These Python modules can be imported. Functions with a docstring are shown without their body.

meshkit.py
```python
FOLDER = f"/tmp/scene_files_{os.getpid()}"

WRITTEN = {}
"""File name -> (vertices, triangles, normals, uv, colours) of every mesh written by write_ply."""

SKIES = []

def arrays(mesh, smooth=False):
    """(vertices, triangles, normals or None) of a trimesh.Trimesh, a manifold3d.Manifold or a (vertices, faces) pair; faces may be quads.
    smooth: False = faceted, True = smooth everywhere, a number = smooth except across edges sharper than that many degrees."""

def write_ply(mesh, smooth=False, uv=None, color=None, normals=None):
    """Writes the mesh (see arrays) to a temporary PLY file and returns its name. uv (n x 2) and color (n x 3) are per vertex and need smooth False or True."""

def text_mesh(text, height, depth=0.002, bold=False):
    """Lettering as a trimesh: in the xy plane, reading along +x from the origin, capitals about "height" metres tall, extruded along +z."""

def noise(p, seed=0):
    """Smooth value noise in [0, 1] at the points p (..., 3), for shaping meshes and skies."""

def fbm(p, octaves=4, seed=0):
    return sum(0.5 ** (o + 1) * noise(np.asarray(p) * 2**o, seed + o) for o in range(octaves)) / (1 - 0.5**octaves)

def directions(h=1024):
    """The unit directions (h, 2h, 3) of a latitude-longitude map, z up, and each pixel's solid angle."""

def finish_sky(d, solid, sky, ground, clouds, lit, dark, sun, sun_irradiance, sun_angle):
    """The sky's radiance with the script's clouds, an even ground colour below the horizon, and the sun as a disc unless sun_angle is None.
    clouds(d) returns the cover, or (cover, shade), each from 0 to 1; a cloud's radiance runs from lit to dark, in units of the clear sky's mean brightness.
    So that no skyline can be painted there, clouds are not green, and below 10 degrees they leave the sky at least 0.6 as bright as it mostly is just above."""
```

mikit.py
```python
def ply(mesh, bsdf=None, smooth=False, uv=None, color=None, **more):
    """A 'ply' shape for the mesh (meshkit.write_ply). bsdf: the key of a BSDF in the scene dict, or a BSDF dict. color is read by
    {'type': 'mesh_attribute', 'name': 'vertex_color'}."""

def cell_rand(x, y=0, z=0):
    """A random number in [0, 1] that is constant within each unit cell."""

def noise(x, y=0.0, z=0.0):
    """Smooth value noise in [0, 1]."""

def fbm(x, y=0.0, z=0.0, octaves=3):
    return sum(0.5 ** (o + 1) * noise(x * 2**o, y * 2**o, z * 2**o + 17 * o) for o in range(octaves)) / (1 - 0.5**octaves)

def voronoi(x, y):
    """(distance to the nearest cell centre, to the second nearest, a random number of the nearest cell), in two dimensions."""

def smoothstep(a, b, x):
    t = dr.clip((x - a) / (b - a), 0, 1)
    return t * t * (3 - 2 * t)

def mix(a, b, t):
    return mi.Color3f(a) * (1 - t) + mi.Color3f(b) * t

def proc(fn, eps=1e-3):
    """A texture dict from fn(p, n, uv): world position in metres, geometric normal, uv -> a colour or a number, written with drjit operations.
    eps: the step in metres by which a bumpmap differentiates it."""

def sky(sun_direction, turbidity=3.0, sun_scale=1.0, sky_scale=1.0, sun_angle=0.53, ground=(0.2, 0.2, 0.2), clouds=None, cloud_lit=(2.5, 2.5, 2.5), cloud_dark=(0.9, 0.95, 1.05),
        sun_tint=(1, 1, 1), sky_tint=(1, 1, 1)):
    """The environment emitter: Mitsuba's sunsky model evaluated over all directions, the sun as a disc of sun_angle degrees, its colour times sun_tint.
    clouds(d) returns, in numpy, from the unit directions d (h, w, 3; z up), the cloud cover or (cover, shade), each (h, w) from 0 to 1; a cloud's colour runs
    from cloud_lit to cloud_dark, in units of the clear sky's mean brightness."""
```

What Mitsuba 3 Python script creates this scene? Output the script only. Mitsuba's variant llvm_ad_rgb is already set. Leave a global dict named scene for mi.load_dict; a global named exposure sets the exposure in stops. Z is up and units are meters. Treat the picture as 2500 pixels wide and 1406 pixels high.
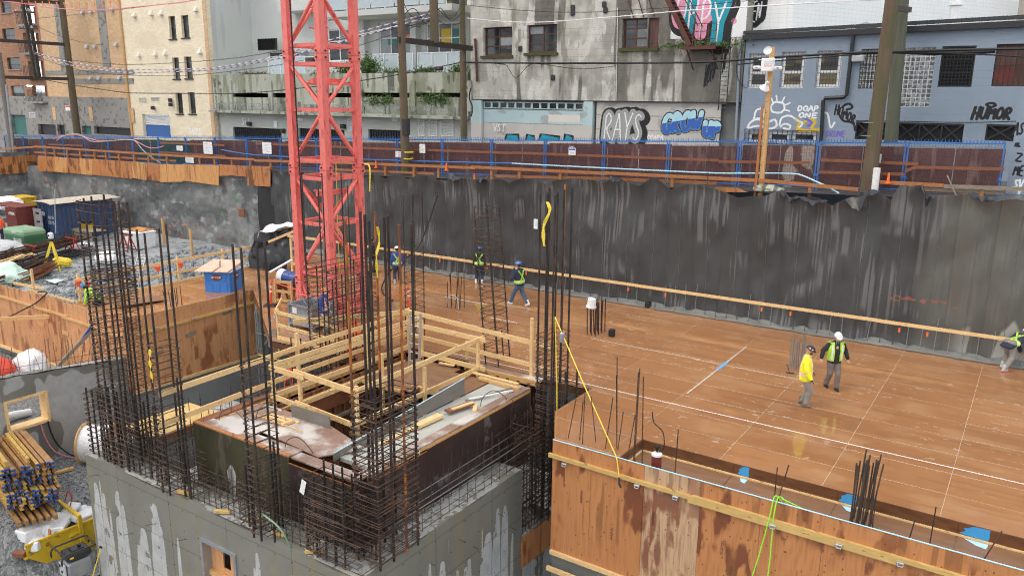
import math, random
import numpy as np, shapely, trimesh, manifold3d as m3
from shapely.geometry import Polygon, LineString, box as sbox
from shapely.ops import unary_union
import mitsuba as mi, drjit as dr, mikit, meshkit
from mikit import proc, noise, fbm, voronoi, cell_rand, smoothstep, mix

T = mi.ScalarTransform4f
scene, labels = {}, {}
random.seed(7)
rng = np.random.default_rng(11)

# ---------------------------------------------------------------- camera, sky, exposure
RIGHT = np.array([0.831833, 0.554953, 0.008931])
UPV = np.array([-0.136862, 0.189498, 0.972296])
FWD = np.array([-0.537886, 0.810011, -0.233583])
CAMERA = np.eye(4)
CAMERA[:3, 0], CAMERA[:3, 1], CAMERA[:3, 2], CAMERA[:3, 3] = -RIGHT, UPV, FWD, (0, 0, 8.7)
scene['camera'] = {'type': 'perspective', 'fov': 65.409, 'fov_axis': 'x', 'near_clip': 0.1, 'far_clip': 2000.0,
                   'to_world': T(CAMERA)}
# an even overcast: the cloud is the light, slightly brighter overhead than low down
scene['sky'] = mikit.sky((-0.35, -0.5, 0.8), turbidity=3, sun_scale=0.12, sun_angle=25, clouds=lambda d: 1.0,
                         cloud_lit=(2.5, 2.56, 2.66), ground=(0.12, 0.12, 0.12))
exposure = 2.7

# ---------------------------------------------------------------- names, labels, entries
_used = {}


def unique(k):
    if k not in _used:
        _used[k] = 0
        return k
    _used[k] += 1
    return unique('%s_%03d' % (k, _used[k]))


def thing(name, label=None, cat=None, group=None, kind=None):
    k = unique(name)
    e = {}
    if label: e['label'] = label
    if cat: e['category'] = cat
    if group: e['group'] = group
    if kind: e['kind'] = kind
    labels[k] = e
    return k


def put(t, name, mesh, m, smooth=False, label=None, kind=None, to_world=None, **kw):
    k = unique(t + '__' + name)
    d = dict(mesh) if isinstance(mesh, dict) else mikit.ply(mesh, 'mat_' + m, smooth=smooth, **kw)
    if isinstance(mesh, dict): d['bsdf'] = {'type': 'ref', 'id': 'mat_' + m}
    if to_world is not None: d['to_world'] = to_world
    scene[k] = d
    if label or kind:
        labels[k] = {a: b for a, b in (('label', label), ('kind', kind)) if b}
    return k


def solo(name, mesh, m, label=None, cat=None, group=None, kind=None, smooth=False, **kw):
    k = thing(name, label, cat, group, kind)
    scene[k] = mikit.ply(mesh, 'mat_' + m, smooth=smooth, **kw)
    return k


# ---------------------------------------------------------------- mesh helpers: a mesh is (vertices, triangles)
def cat(ms):
    vs, fs, n = [], [], 0
    for v, f in ms:
        vs.append(np.asarray(v, float)); fs.append(np.asarray(f, int) + n); n += len(v)
    return np.vstack(vs), np.vstack(fs)


_BF = np.array([[0, 2, 3], [0, 3, 1], [4, 5, 7], [4, 7, 6], [0, 1, 5], [0, 5, 4], [2, 6, 7], [2, 7, 3], [0, 4, 6], [0, 6, 2], [1, 3, 7], [1, 7, 5]])


def bx(x0, x1, y0, y1, z0, z1):
    v = np.array([[x, y, z] for z in (z0, z1) for y in (y0, y1) for x in (x0, x1)], float)
    return v, _BF


def beam(p0, p1, w, h, up=(0, 0, 1), off=0.0):
    """A squared timber or bar from p0 to p1, w wide across, h high along up."""
    p0, p1 = np.array(p0, float), np.array(p1, float)
    d = p1 - p0; L = np.linalg.norm(d); d /= L
    s = np.cross(d, up)
    if np.linalg.norm(s) < 1e-6: s = np.cross(d, (1, 0, 0))
    s /= np.linalg.norm(s); u = np.cross(s, d)
    v = []
    for c in (0, 1):
        for b in (-.5, .5):
            for a in (-.5, .5):
                v.append((p0 if c == 0 else p1) + s * w * a + u * h * b + u * off)
    return np.array(v), _BF


def tube(pts, r, n=6, cap=True):
    p = np.asarray(pts, float); t = np.gradient(p, axis=0); t /= np.linalg.norm(t, axis=1, keepdims=True) + 1e-12
    ref = np.array([0, 0, 1.]) if abs(t[:, 2]).mean() < .8 else np.array([1., 0, 0])
    a = np.cross(t, ref); a /= np.linalg.norm(a, axis=1, keepdims=True) + 1e-9
    b = np.cross(t, a); ang = np.arange(n) * 2 * np.pi / n
    r = np.broadcast_to(r, (len(p),))
    v = (p[:, None] + r[:, None, None] * (np.cos(ang)[None, :, None] * a[:, None] + np.sin(ang)[None, :, None] * b[:, None])).reshape(-1, 3)
    i, j = np.meshgrid(np.arange(len(p) - 1), np.arange(n), indexing='ij')
    q = np.stack([i * n + j, i * n + (j + 1) % n, (i + 1) * n + (j + 1) % n, (i + 1) * n + j], -1).reshape(-1, 4)
    f = [q[:, [0, 1, 2]], q[:, [0, 2, 3]]]
    if cap:
        m = len(v); v = np.vstack([v, p[:1], p[-1:]]); k = np.arange(n)
        f += [np.stack([k * 0 + m, (k + 1) % n, k], 1), np.stack([k * 0 + m + 1, (len(p) - 1) * n + k, (len(p) - 1) * n + (k + 1) % n], 1)]
    return v, np.vstack(f)[:, ::-1]


def rod(p0, p1, r, n=6): return tube([p0, p1], r, n)


def lathe(profile, n=16, c=(0, 0, 0)):
    pr = np.array(profile, float); ang = np.arange(n) * 2 * np.pi / n
    v = np.stack([np.outer(pr[:, 0], np.cos(ang)), np.outer(pr[:, 0], np.sin(ang)), np.repeat(pr[:, 1:], n, 1)], -1).reshape(-1, 3) + np.array(c)
    i, j = np.meshgrid(np.arange(len(pr) - 1), np.arange(n), indexing='ij')
    q = np.stack([i * n + j, i * n + (j + 1) % n, (i + 1) * n + (j + 1) % n, (i + 1) * n + j], -1).reshape(-1, 4)
    return v, np.vstack([q[:, [0, 1, 2]], q[:, [0, 2, 3]]])


def rotz(a):
    c, s = math.cos(a), math.sin(a); return np.array([[c, -s, 0], [s, c, 0], [0, 0, 1.]])


def rotx(a):
    c, s = math.cos(a), math.sin(a); return np.array([[1, 0, 0], [0, c, -s], [0, s, c]])


def roty(a):
    c, s = math.cos(a), math.sin(a); return np.array([[c, 0, s], [0, 1, 0], [-s, 0, c]])


def mv(m, t=(0, 0, 0), R=None):
    v = np.asarray(m[0], float)
    if R is not None: v = v @ np.asarray(R).T
    return v + np.array(t, float), m[1]


def hull(pts):
    m = m3.Manifold.hull_points(np.asarray(pts, float)).to_mesh()
    return np.array(m.vert_properties[:, :3], float), np.array(m.tri_verts)


def rbox(sx, sy, sz, r=.02):
    """A box about the origin with bevelled edges."""
    p = []
    for a in (-1, 1):
        for b in (-1, 1):
            for c in (-1, 1):
                for k in range(3):
                    e = np.array([r, r, r], float); e[k] = 0
                    p.append((a * (sx / 2 - e[0]), b * (sy / 2 - e[1]), c * (sz / 2 - e[2])))
    return hull(p)


def extr(poly, depth, plane='xz', at=0.0):
    """A shapely polygon extruded: plane 'xy' upwards from z = at; 'xz' towards +y from y = at; 'yz' towards +x from x = at."""
    out = []
    for g in getattr(poly, 'geoms', [poly]):
        if g.is_empty or g.area < 1e-6: continue
        m = trimesh.creation.extrude_polygon(g, depth, engine='earcut')
        v, f = np.array(m.vertices), np.array(m.faces)
        if plane == 'xy': v = v + (0, 0, at)
        elif plane == 'xz': v, f = v[:, [0, 2, 1]] + (0, at, 0), f[:, ::-1]
        else: v = v[:, [2, 0, 1]] + (at, 0, 0)
        out.append((v, f))
    return cat(out)


def grid(fn, nu, nv):
    """A sheet from fn(u, v) -> (..., 3) with u, v from 0 to 1."""
    u, v = np.meshgrid(np.linspace(0, 1, nu), np.linspace(0, 1, nv), indexing='ij')
    p = fn(u, v).reshape(-1, 3)
    i, j = np.meshgrid(np.arange(nu - 1), np.arange(nv - 1), indexing='ij')
    q = np.stack([i * nv + j, (i + 1) * nv + j, (i + 1) * nv + j + 1, i * nv + j + 1], -1).reshape(-1, 4)
    return p, np.vstack([q[:, [0, 1, 2]], q[:, [0, 2, 3]]])


def thick(m, t):
    """A sheet given a thickness t along its normals (a closed shell)."""
    tm = trimesh.Trimesh(*m, process=False); v, f = np.array(tm.vertices), np.array(tm.faces)
    w = v - np.array(tm.vertex_normals) * t
    e = trimesh.grouping.group_rows(tm.edges_sorted, require_count=1)
    b = tm.edges[e]; n = len(v)
    side = np.vstack([np.stack([b[:, 1], b[:, 0], b[:, 0] + n], 1), np.stack([b[:, 1], b[:, 0] + n, b[:, 1] + n], 1)])
    return np.vstack([v, w]), np.vstack([f, f[:, ::-1] + n, side])


def sag(a, b, s, n=14):
    a, b = np.array(a, float), np.array(b, float); t = np.linspace(0, 1, n)[:, None]
    p = a + (b - a) * t; p[:, 2] -= s * 4 * (t * (1 - t))[:, 0]; return p


def curve(pts, n=40):
    """A smooth curve through the points."""
    from scipy.interpolate import PchipInterpolator
    p = np.array(pts, float); s = np.r_[0, np.cumsum(np.linalg.norm(np.diff(p, axis=0), axis=1))]
    return PchipInterpolator(s, p)(np.linspace(0, s[-1], n))


def crumple(c, sx, sy, sz, seed, n=3, amp=.35):
    """A lumpy bag or heap of sheeting about c."""
    m = trimesh.creation.icosphere(subdivisions=n); v = np.array(m.vertices)
    k = meshkit.fbm(v * 1.7 + seed * 3.1, 4, seed); d = 1 + amp * (k - .5) * 2 + amp * .5 * (np.abs(meshkit.noise(v * 4 + seed, seed + 5) - .5))
    v = v * d[:, None]; v[:, 2] = np.maximum(v[:, 2], -.55)
    v[:, 2] += .55
    return v * (sx, sy, sz / 1.55) + np.array(c, float), np.array(m.faces)


# ---------------------------------------------------------------- materials
def mat(name, color, rough=.6, spec=.5, metal=0.0, bump=None, bscale=.004, beps=2e-3, coat=0.0, coat_rough=.1):
    tex = lambda c: proc(c) if callable(c) else ({'type': 'rgb', 'value': list(c)} if not np.isscalar(c) else float(c))
    d = {'type': 'principled', 'base_color': tex(color), 'roughness': tex(rough), 'specular': spec, 'metallic': metal}
    if coat: d.update(clearcoat=coat, clearcoat_gloss=1 - coat_rough)
    if bump is not None:
        d = {'type': 'bumpmap', 'arbitrary': proc(bump, beps), 'scale': bscale, 'bsdf': d}
    scene['mat_' + name] = {'type': 'twosided', 'bsdf': d}


def S_(p): return p.x + p.y        # a running length along any wall that follows x or y


def deck_colour(p, n, uv):
    sx, sy = dr.floor((p.x + .9) / 2.44), dr.floor((p.y - 18.07) / 1.22)
    t = cell_rand(sx, sy, 3)
    c = mix((.375, .180, .078), (.275, .122, .049), fbm(p.x * .35, p.y * .35, 1.3, 4) * .6 + t * .45)
    c = c * (.94 + .12 * fbm(p.x * 1.4, p.y * 9, 5.0))
    c = mix(c, mi.Color3f(.42, .25, .13), smoothstep(.50, .80, fbm(p.x * .9, p.y * 1.6, 9.0, 4)) * .4)
    c = mix(c, mi.Color3f(.15, .068, .034), smoothstep(.60, .68, fbm(p.x * .35, p.y * 3.0, 22.0, 4)) * .2)
    sc = smoothstep(.70, .78, fbm(p.x * 5, p.y * 9, 3.0, 4)) * smoothstep(.5, .62, fbm(p.x * .6, p.y * .6, 40.0))
    return mix(c, mi.Color3f(.50, .42, .34), sc * .55)


def deck_rough(p, n, uv):
    wet = smoothstep(.34, .52, fbm(p.x * .55, p.y * .55, 7.0))
    return .17 - .125 * wet + .03 * smoothstep(.5, .7, noise(p.x * 6, p.y * 6))


mat('deck', deck_colour, deck_rough, spec=.5, bump=lambda p, n, uv: fbm(p.x * 2, p.y * 2, 0.0, 2), bscale=.004, beps=.02)
mat('seam', (.56, .49, .41), .4)
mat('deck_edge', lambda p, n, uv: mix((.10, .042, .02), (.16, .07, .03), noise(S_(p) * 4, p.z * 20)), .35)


def ply_fn(base, dark, stain, amount):
    def fn(p, n, uv):
        s = S_(p)
        sh = cell_rand(dr.floor(s / 1.22), 0, 5)
        w = fbm(s * 1.6, p.z * .55, sh * 9)
        g = dr.sin((s * 11 + w * 16) * 2.2) * .5 + .5
        fine = fbm(s * 42, p.z * 2.2, 3.0)
        c = mix(base, dark, .45 * g * smoothstep(.3, .7, fine) + .35 * fine + .25 * sh)
        k = smoothstep(.54, .66, fbm(s * 3.2, p.z * 1.1 + sh * 7, 12.0, 4)) * smoothstep(1 - amount, 1.25 - amount, fbm(s * .8, p.z * .5, 31.0) + sh * .25)
        c = mix(c, mi.Color3f(stain), k * .85)
        drip = smoothstep(.66, .72, noise(s * 9, p.z * .45, 4.0)) * smoothstep(.45, .62, fbm(s * 1.1, p.z * .6, 8.0))
        c = mix(c, mi.Color3f(dark) * .55, drip * .6)
        kn = voronoi(s * 5, p.z * 3.2)
        c = mix(c, mi.Color3f(stain) * .7, smoothstep(.10, .05, kn[0]) * smoothstep(.6, .7, kn[2]) * .8)
        return c
    return fn


mat('ply_form', ply_fn((.53, .235, .09), (.40, .155, .056), (.15, .040, .018), .56), .5, bump=lambda p, n, uv: fbm(S_(p) * 30, p.z * 2), bscale=.003)
mat('ply_form_pale', ply_fn((.60, .40, .24), (.36, .21, .12), (.20, .06, .03), .5), .55, bump=lambda p, n, uv: fbm(S_(p) * 30, p.z * 2), bscale=.003)
mat('ply_left', ply_fn((.62, .33, .155), (.45, .205, .085), (.26, .085, .033), .5), .55, bump=lambda p, n, uv: fbm(S_(p) * 30, p.z * 2), bscale=.003)
mat('ply_hoard', ply_fn((.50, .205, .065), (.30, .105, .033), (.10, .035, .016), .55), .5)
mat('ply_hoard_pale', ply_fn((.62, .33, .12), (.42, .17, .05), (.28, .09, .03), .4), .5)
mat('ply_dark', lambda p, n, uv: mix(mix((.060, .036, .030), (.034, .022, .022), fbm(S_(p) * 1.5, p.z * 1.2)), mi.Color3f(.20, .17, .16),
    smoothstep(.60, .72, fbm(S_(p) * 1.4, p.z * 1.6, 5.0, 5)) * .5), .34)
mat('ply_green', lambda p, n, uv: mix(mix((.062, .058, .026), (.030, .026, .016), fbm(S_(p) * 2.5, p.z * 1.2, 3.0, 4)), mi.Color3f(.10, .085, .065),
    smoothstep(.6, .75, fbm(S_(p) * 6, p.z * 1.5, 9.0)) * .6), .36)
mat('ply_fence', lambda p, n, uv: mix(mix((.165, .060, .044), (.075, .032, .029), fbm(S_(p) * 3, p.z * .9, dr.floor(S_(p) / 1.22), 4)), mi.Color3f(.24, .15, .12),
    smoothstep(.62, .8, fbm(S_(p) * 5, p.z * .8, 21.0)) * .7), .5)
mat('ply_fence_worn', lambda p, n, uv: mix((.13, .05, .035), (.42, .33, .27), smoothstep(.48, .58, fbm(S_(p) * 2.6, p.z * 1.1, 21.0, 4))), .5)
mat('ply_fence_blue', lambda p, n, uv: mix((.050, .040, .055), (.085, .04, .045), fbm(S_(p) * 2, p.z * 1.2)), .5)
mat('ply_fence_green', lambda p, n, uv: mix((.022, .085, .072), (.016, .055, .05), fbm(S_(p) * 3, p.z * 2)), .5)
mat('ply_top', lambda p, n, uv: mix(mix((.29, .19, .145), (.20, .12, .09), fbm(p.x * 1.6, p.y * 1.6, 0.0, 4)), mi.Color3f(.60, .58, .55),
    smoothstep(.46, .66, fbm(p.x * 1.1, p.y * 1.1, 6.0, 5)) * .8), .38)
mat('ply_slab', lambda p, n, uv: mix((.25, .135, .075), (.17, .088, .048), fbm(p.x * 1.6, p.y * 6)), .25)


def lumber_fn(a, b, knot):
    def fn(p, n, uv):
        l = p.x * .8 + p.y * 1.1 + p.z * .35
        g = fbm((p.x * 7 + p.y * 5), p.z * 38, l * .4)
        c = mix(a, b, g)
        k = voronoi(l * 3.1, p.z * 7)
        return mix(c, mi.Color3f(knot), smoothstep(.13, .05, k[0]) * smoothstep(.55, .6, k[2]) * .75)
    return fn


mat('lumber', lumber_fn((.80, .58, .30), (.62, .40, .17), (.30, .14, .05)), .6)
mat('lumber_tan', lumber_fn((.66, .42, .19), (.48, .27, .10), (.22, .09, .03)), .6)
mat('lumber_old', lumber_fn((.46, .20, .075), (.28, .105, .035), (.10, .035, .015)), .5)
mat('lumber_red', lumber_fn((.27, .105, .05), (.16, .055, .03), (.06, .02, .01)), .5)
mat('lumber_grey', lumber_fn((.30, .25, .19), (.20, .15, .11), (.08, .05, .03)), .6)
mat('lumber_yellow', lumber_fn((.66, .46, .17), (.48, .30, .10), (.20, .09, .03)), .5)
mat('stud', lumber_fn((.24, .11, .05), (.13, .055, .028), (.05, .02, .01)), .6)


def wet_concrete(p, n, uv):
    s = S_(p)
    c = mix((.215, .212, .185), (.155, .153, .130), fbm(s * 1.2, p.z * .8, 2.0, 4))
    c = mix(c, mi.Color3f(.22, .185, .10), smoothstep(.55, .75, fbm(s * 4, p.z * .35, 14.0)) * .45)
    dry = mi.Float(0)      # dry tongues with pointed tops, left between the wet runs
    for w, o in ((.85, 0.0), (.37, .21), (.57, 3.3)):
        q = (s + o) / w; k = dr.floor(q)
        top, wide = -2.25 - 1.5 * cell_rand(k, 1, o), (.13 + .30 * cell_rand(k, 2, o)) * (cell_rand(k, 3, o) > .38)
        d = dr.abs(q - k - .5 + .10 * (noise(p.z * 1.7, k, o) - .5)) + .05 * (noise(s * 16, p.z * 3.5, o) - .5)
        dry = dr.maximum(dry, smoothstep(.0, .03, wide * dr.sqrt(dr.sqrt(dr.clip((top - p.z) / 1.3, 0, 1))) - d) * (top > p.z))
    brk = smoothstep(.26, .32, fbm(s * 3, p.z * 2.2, 25.0))
    c = mix(c, mix((.46, .47, .475), (.33, .335, .33), fbm(s * 6, p.z * 3, 5.0)), dry * brk)
    hole = voronoi(s * 9, p.z * 9)
    c = c * (1 - .55 * smoothstep(.09, .04, hole[0]) * smoothstep(.7, .75, hole[2]))
    th = dr.sqrt(dr.square(s / .61 - dr.round(s / .61)) * .37 + dr.square((p.z + 2.7) / .61 - dr.round((p.z + 2.7) / .61)) * .37)
    c = c * (1 - .6 * smoothstep(.030, .018, th))      # form-tie holes
    j = dr.minimum(dr.abs((p.z + 3.25) - 1.22 * dr.round((p.z + 3.25) / 1.22)), dr.abs(s - 2.44 * dr.round(s / 2.44)))
    return c * (1 - .35 * smoothstep(.02, .006, j))


mat('concrete_wet', wet_concrete, .42, bump=lambda p, n, uv: fbm(S_(p) * 5, p.z * 5), bscale=.012, beps=.01)
mat('concrete_patch', lambda p, n, uv: mix(mix((.20, .195, .17), (.15, .147, .125), fbm(S_(p) * 1.4, p.z * 1.4)), mix((.40, .40, .38), (.30, .30, .29), fbm(S_(p) * 7, p.z * 5, 3.0)),
    smoothstep(.50, .53, fbm(S_(p) * 1.0, p.z * .8, 44.0, 3))), .5)
mat('concrete_plain', lambda p, n, uv: mix((.30, .32, .31), (.22, .235, .225), fbm(S_(p) * 1.6, p.z * 1.1, 2.0, 4)), .5)
mat('concrete_dark', lambda p, n, uv: mix((.20, .205, .195), (.13, .135, .125), fbm(S_(p) * 1.6, p.z * 1.1, 2.0, 4)), .5)
mat('concrete_top', lambda p, n, uv: mix(mix((.40, .40, .38), (.27, .27, .255), fbm(p.x * 3, p.y * 3, 0.0, 4)), mi.Color3f(.10, .10, .095),
    smoothstep(.56, .64, fbm(p.x * 8, p.y * 8, 3.0)) * .7), .6, bump=lambda p, n, uv: fbm(p.x * 14, p.y * 14, p.z * 14), bscale=.02, beps=.01)
mat('concrete_pad', lambda p, n, uv: mix((.46, .46, .42), (.35, .35, .32), fbm(p.x * 2, p.y * 2, 0.0, 4)), .5)


def shot_fn(p, n, uv):
    s = S_(p)
    c = mix((.115, .120, .122), (.21, .212, .21), smoothstep(.35, .75, fbm(s * .55, p.z * .8, 1.0, 5)))
    c = mix(c, mi.Color3f(.40, .41, .42), smoothstep(.60, .78, fbm(s * 1.5, p.z * 2.2, 11.0, 5)) * .55)
    c = mix(c, mi.Color3f(.085, .09, .09), smoothstep(.57, .66, fbm(s * 1.1, p.z * .5, 19.0, 4)) * .7)
    org = smoothstep(.80, .84, noise(s * 4.5, p.z * 9.0, 2.0)) * smoothstep(.50, .6, fbm(s * .35, p.z * .5, 23.0))
    c = mix(c, mi.Color3f(.60, .20, .10), org * .5)
    grn = .7 * smoothstep(.70, .78, fbm(s * 2.3, p.z * 2.3, 51.0, 4)) * smoothstep(-47, -44, p.x) * smoothstep(-36.5, -38, p.x)
    return mix(c, mi.Color3f(.10, .30, .14), grn * .6)


mat('shotcrete', shot_fn, .55, bump=lambda p, n, uv: fbm(p.x * 4, p.z * 4, p.y * 4, 4), bscale=.10, beps=.03)


def membrane_fn(p, n, uv):
    s = p.x
    c = mix((.038, .041, .043), (.062, .064, .065), fbm(s * .5, p.z * .5, 1.0, 4))
    region = smoothstep(.44, .58, fbm(s * .62, p.z * .45, 3.0, 4) + .04)
    line = smoothstep(.42, .66, noise(s * 16, p.z * .55, 2.0)) * smoothstep(.28, .6, noise(s * 2.4, p.z * 1.1, 5.0))
    c = mix(c, mi.Color3f(.18, .183, .186), region * line * .6)
    c = mix(c, mi.Color3f(.12, .118, .105), smoothstep(-3.4, -2.4, s + .5 * noise(p.z * .8, 3.0)) * .8)
    pl = smoothstep(.53, .59, fbm(s * 1.1, p.z * .35, 71.0)) * smoothstep(-2.2, -1.2, s) * smoothstep(2.4, 1.6, p.z)
    c = mix(c, mi.Color3f(.34, .34, .31), pl)
    org = smoothstep(.45, .6, noise(s * 6, p.z * 10)) * smoothstep(.14, .06, dr.abs(p.z - 1.72 + .02 * s)) * smoothstep(-4.3, -3.8, s) * smoothstep(-1.7, -2.2, s)
    return mix(c, mi.Color3f(.36, .11, .06), org * .6)


mat('membrane', membrane_fn, lambda p, n, uv: .40 + .25 * fbm(p.x * 2, p.z * 2), bump=lambda p, n, uv: fbm(p.x * 2.4, p.z * 1.0, 4.0, 4), bscale=.06, beps=.02)
mat('membrane_back', (.016, .018, .024), .3)
mat('membrane_line', (.15, .15, .15), .6)

mat('rebar', lambda p, n, uv: mix((.045, .030, .024), (.115, .055, .032), smoothstep(.42, .7, fbm(p.x * 6 + p.z * 2, p.y * 6, p.z * 3))), .55, metal=.15)
mat('rebar_big', lambda p, n, uv: mix((.030, .025, .023), (.075, .045, .033), smoothstep(.42, .7, fbm(p.x * 6, p.y * 6, p.z * 2))) * (.65 + .55 * smoothstep(.2, .8, dr.sin(p.z * 130) * .5 + .5)), .5, metal=.2)
mat('rebar_orange', lambda p, n, uv: mix((.42, .13, .025), (.16, .06, .03), smoothstep(.45, .6, fbm(p.x * 8, p.y * 8, p.z * 2.2))) * (.7 + .5 * smoothstep(.2, .8, dr.sin(p.z * 130) * .5 + .5)), .55)
mat('dowel', lambda p, n, uv: mix((.05, .045, .04), (.10, .07, .05), noise(p.x * 5, p.y * 5, p.z * 4)), .5, metal=.2)
mat('dowel_grey', (.26, .26, .25), .4, metal=.4)

mat('crane_red', lambda p, n, uv: mix(mix((.80, .195, .165), (.73, .16, .14), fbm(p.x * 2, p.y * 2, p.z * .6)), mi.Color3f(.36, .08, .07),
    smoothstep(.60, .70, fbm(p.x * 9, p.y * 9, p.z * 2.6, 5)) * .65), lambda p, n, uv: .30 + .3 * fbm(p.x * 6, p.y * 6, p.z * 2))
mat('rust_red', (.33, .03, .02), .5)
mat('galv', lambda p, n, uv: mix((.42, .45, .48), (.30, .33, .36), fbm(p.x * 5, p.y * 5, p.z * 5)), .38, metal=.55)
mat('alu', (.55, .56, .57), .35, metal=.7)
mat('steel_dark', (.05, .05, .055), .4, metal=.5)
mat('black', (.012, .012, .014), .5)
mat('black_matte', (.010, .010, .011), .9, spec=.1)
mat('black_gloss', (.012, .013, .016), .25)
mat('white', lambda p, n, uv: mix((.80, .81, .82), (.66, .67, .68), fbm(p.x * 3, p.y * 3, p.z * 3)), .5)
mat('white_gloss', (.80, .81, .82), .3)
mat('grey_plastic', (.42, .44, .45), .4)
mat('blue', (.035, .12, .36), .4)
mat('blue_fence', lambda p, n, uv: mix((.028, .13, .40), (.045, .18, .50), noise(p.x * 2, p.z * 3)), .35)
mat('blue_toilet', lambda p, n, uv: mix((.045, .20, .56), (.03, .15, .47), fbm(p.x * 3, p.y * 3, p.z * 2)), .4)
mat('blue_drum', (.018, .06, .25), .3)
mat('blue_paint', (.045, .30, .62), .5)
mat('blue_container', lambda p, n, uv: mix(mix((.030, .058, .13), (.048, .082, .165), fbm(p.x * 2, p.y * 2, p.z * .8)), mi.Color3f(.10, .06, .05),
    smoothstep(.66, .74, fbm(p.x * 4, p.y * 4, p.z * 1.5)) * .6), .5)
mat('yellow', lambda p, n, uv: mix(mix((.62, .42, .02), (.52, .33, .018), fbm(p.x * 2, p.y * 2, p.z * 2)), mi.Color3f(.20, .10, .03), smoothstep(.64, .72, fbm(p.x * 5, p.y * 5, p.z * 5, 4)) * .8), .4)
mat('yellow_bright', (.80, .60, .05), .45)
mat('orange', (.80, .16, .03), .5)
mat('red', (.60, .035, .03), .4)
mat('maroon', lambda p, n, uv: mix((.17, .032, .022), (.12, .025, .02), fbm(p.x * 2, p.y * 2, p.z * 2)), .5)
mat('green_machine', (.20, .33, .20), .5)
mat('green_dark', (.035, .12, .055), .45)
mat('lime', (.42, .80, .03), .6)
mat('lime_rope', (.30, .85, .05), .5)
mat('pale_green', (.55, .72, .62), .6)
mat('orange_sack', (.75, .085, .05), .6)


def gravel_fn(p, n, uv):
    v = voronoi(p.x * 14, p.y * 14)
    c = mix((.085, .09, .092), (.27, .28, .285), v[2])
    return c * (.55 + .45 * smoothstep(.02, .18, v[1] - v[0]))


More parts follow.
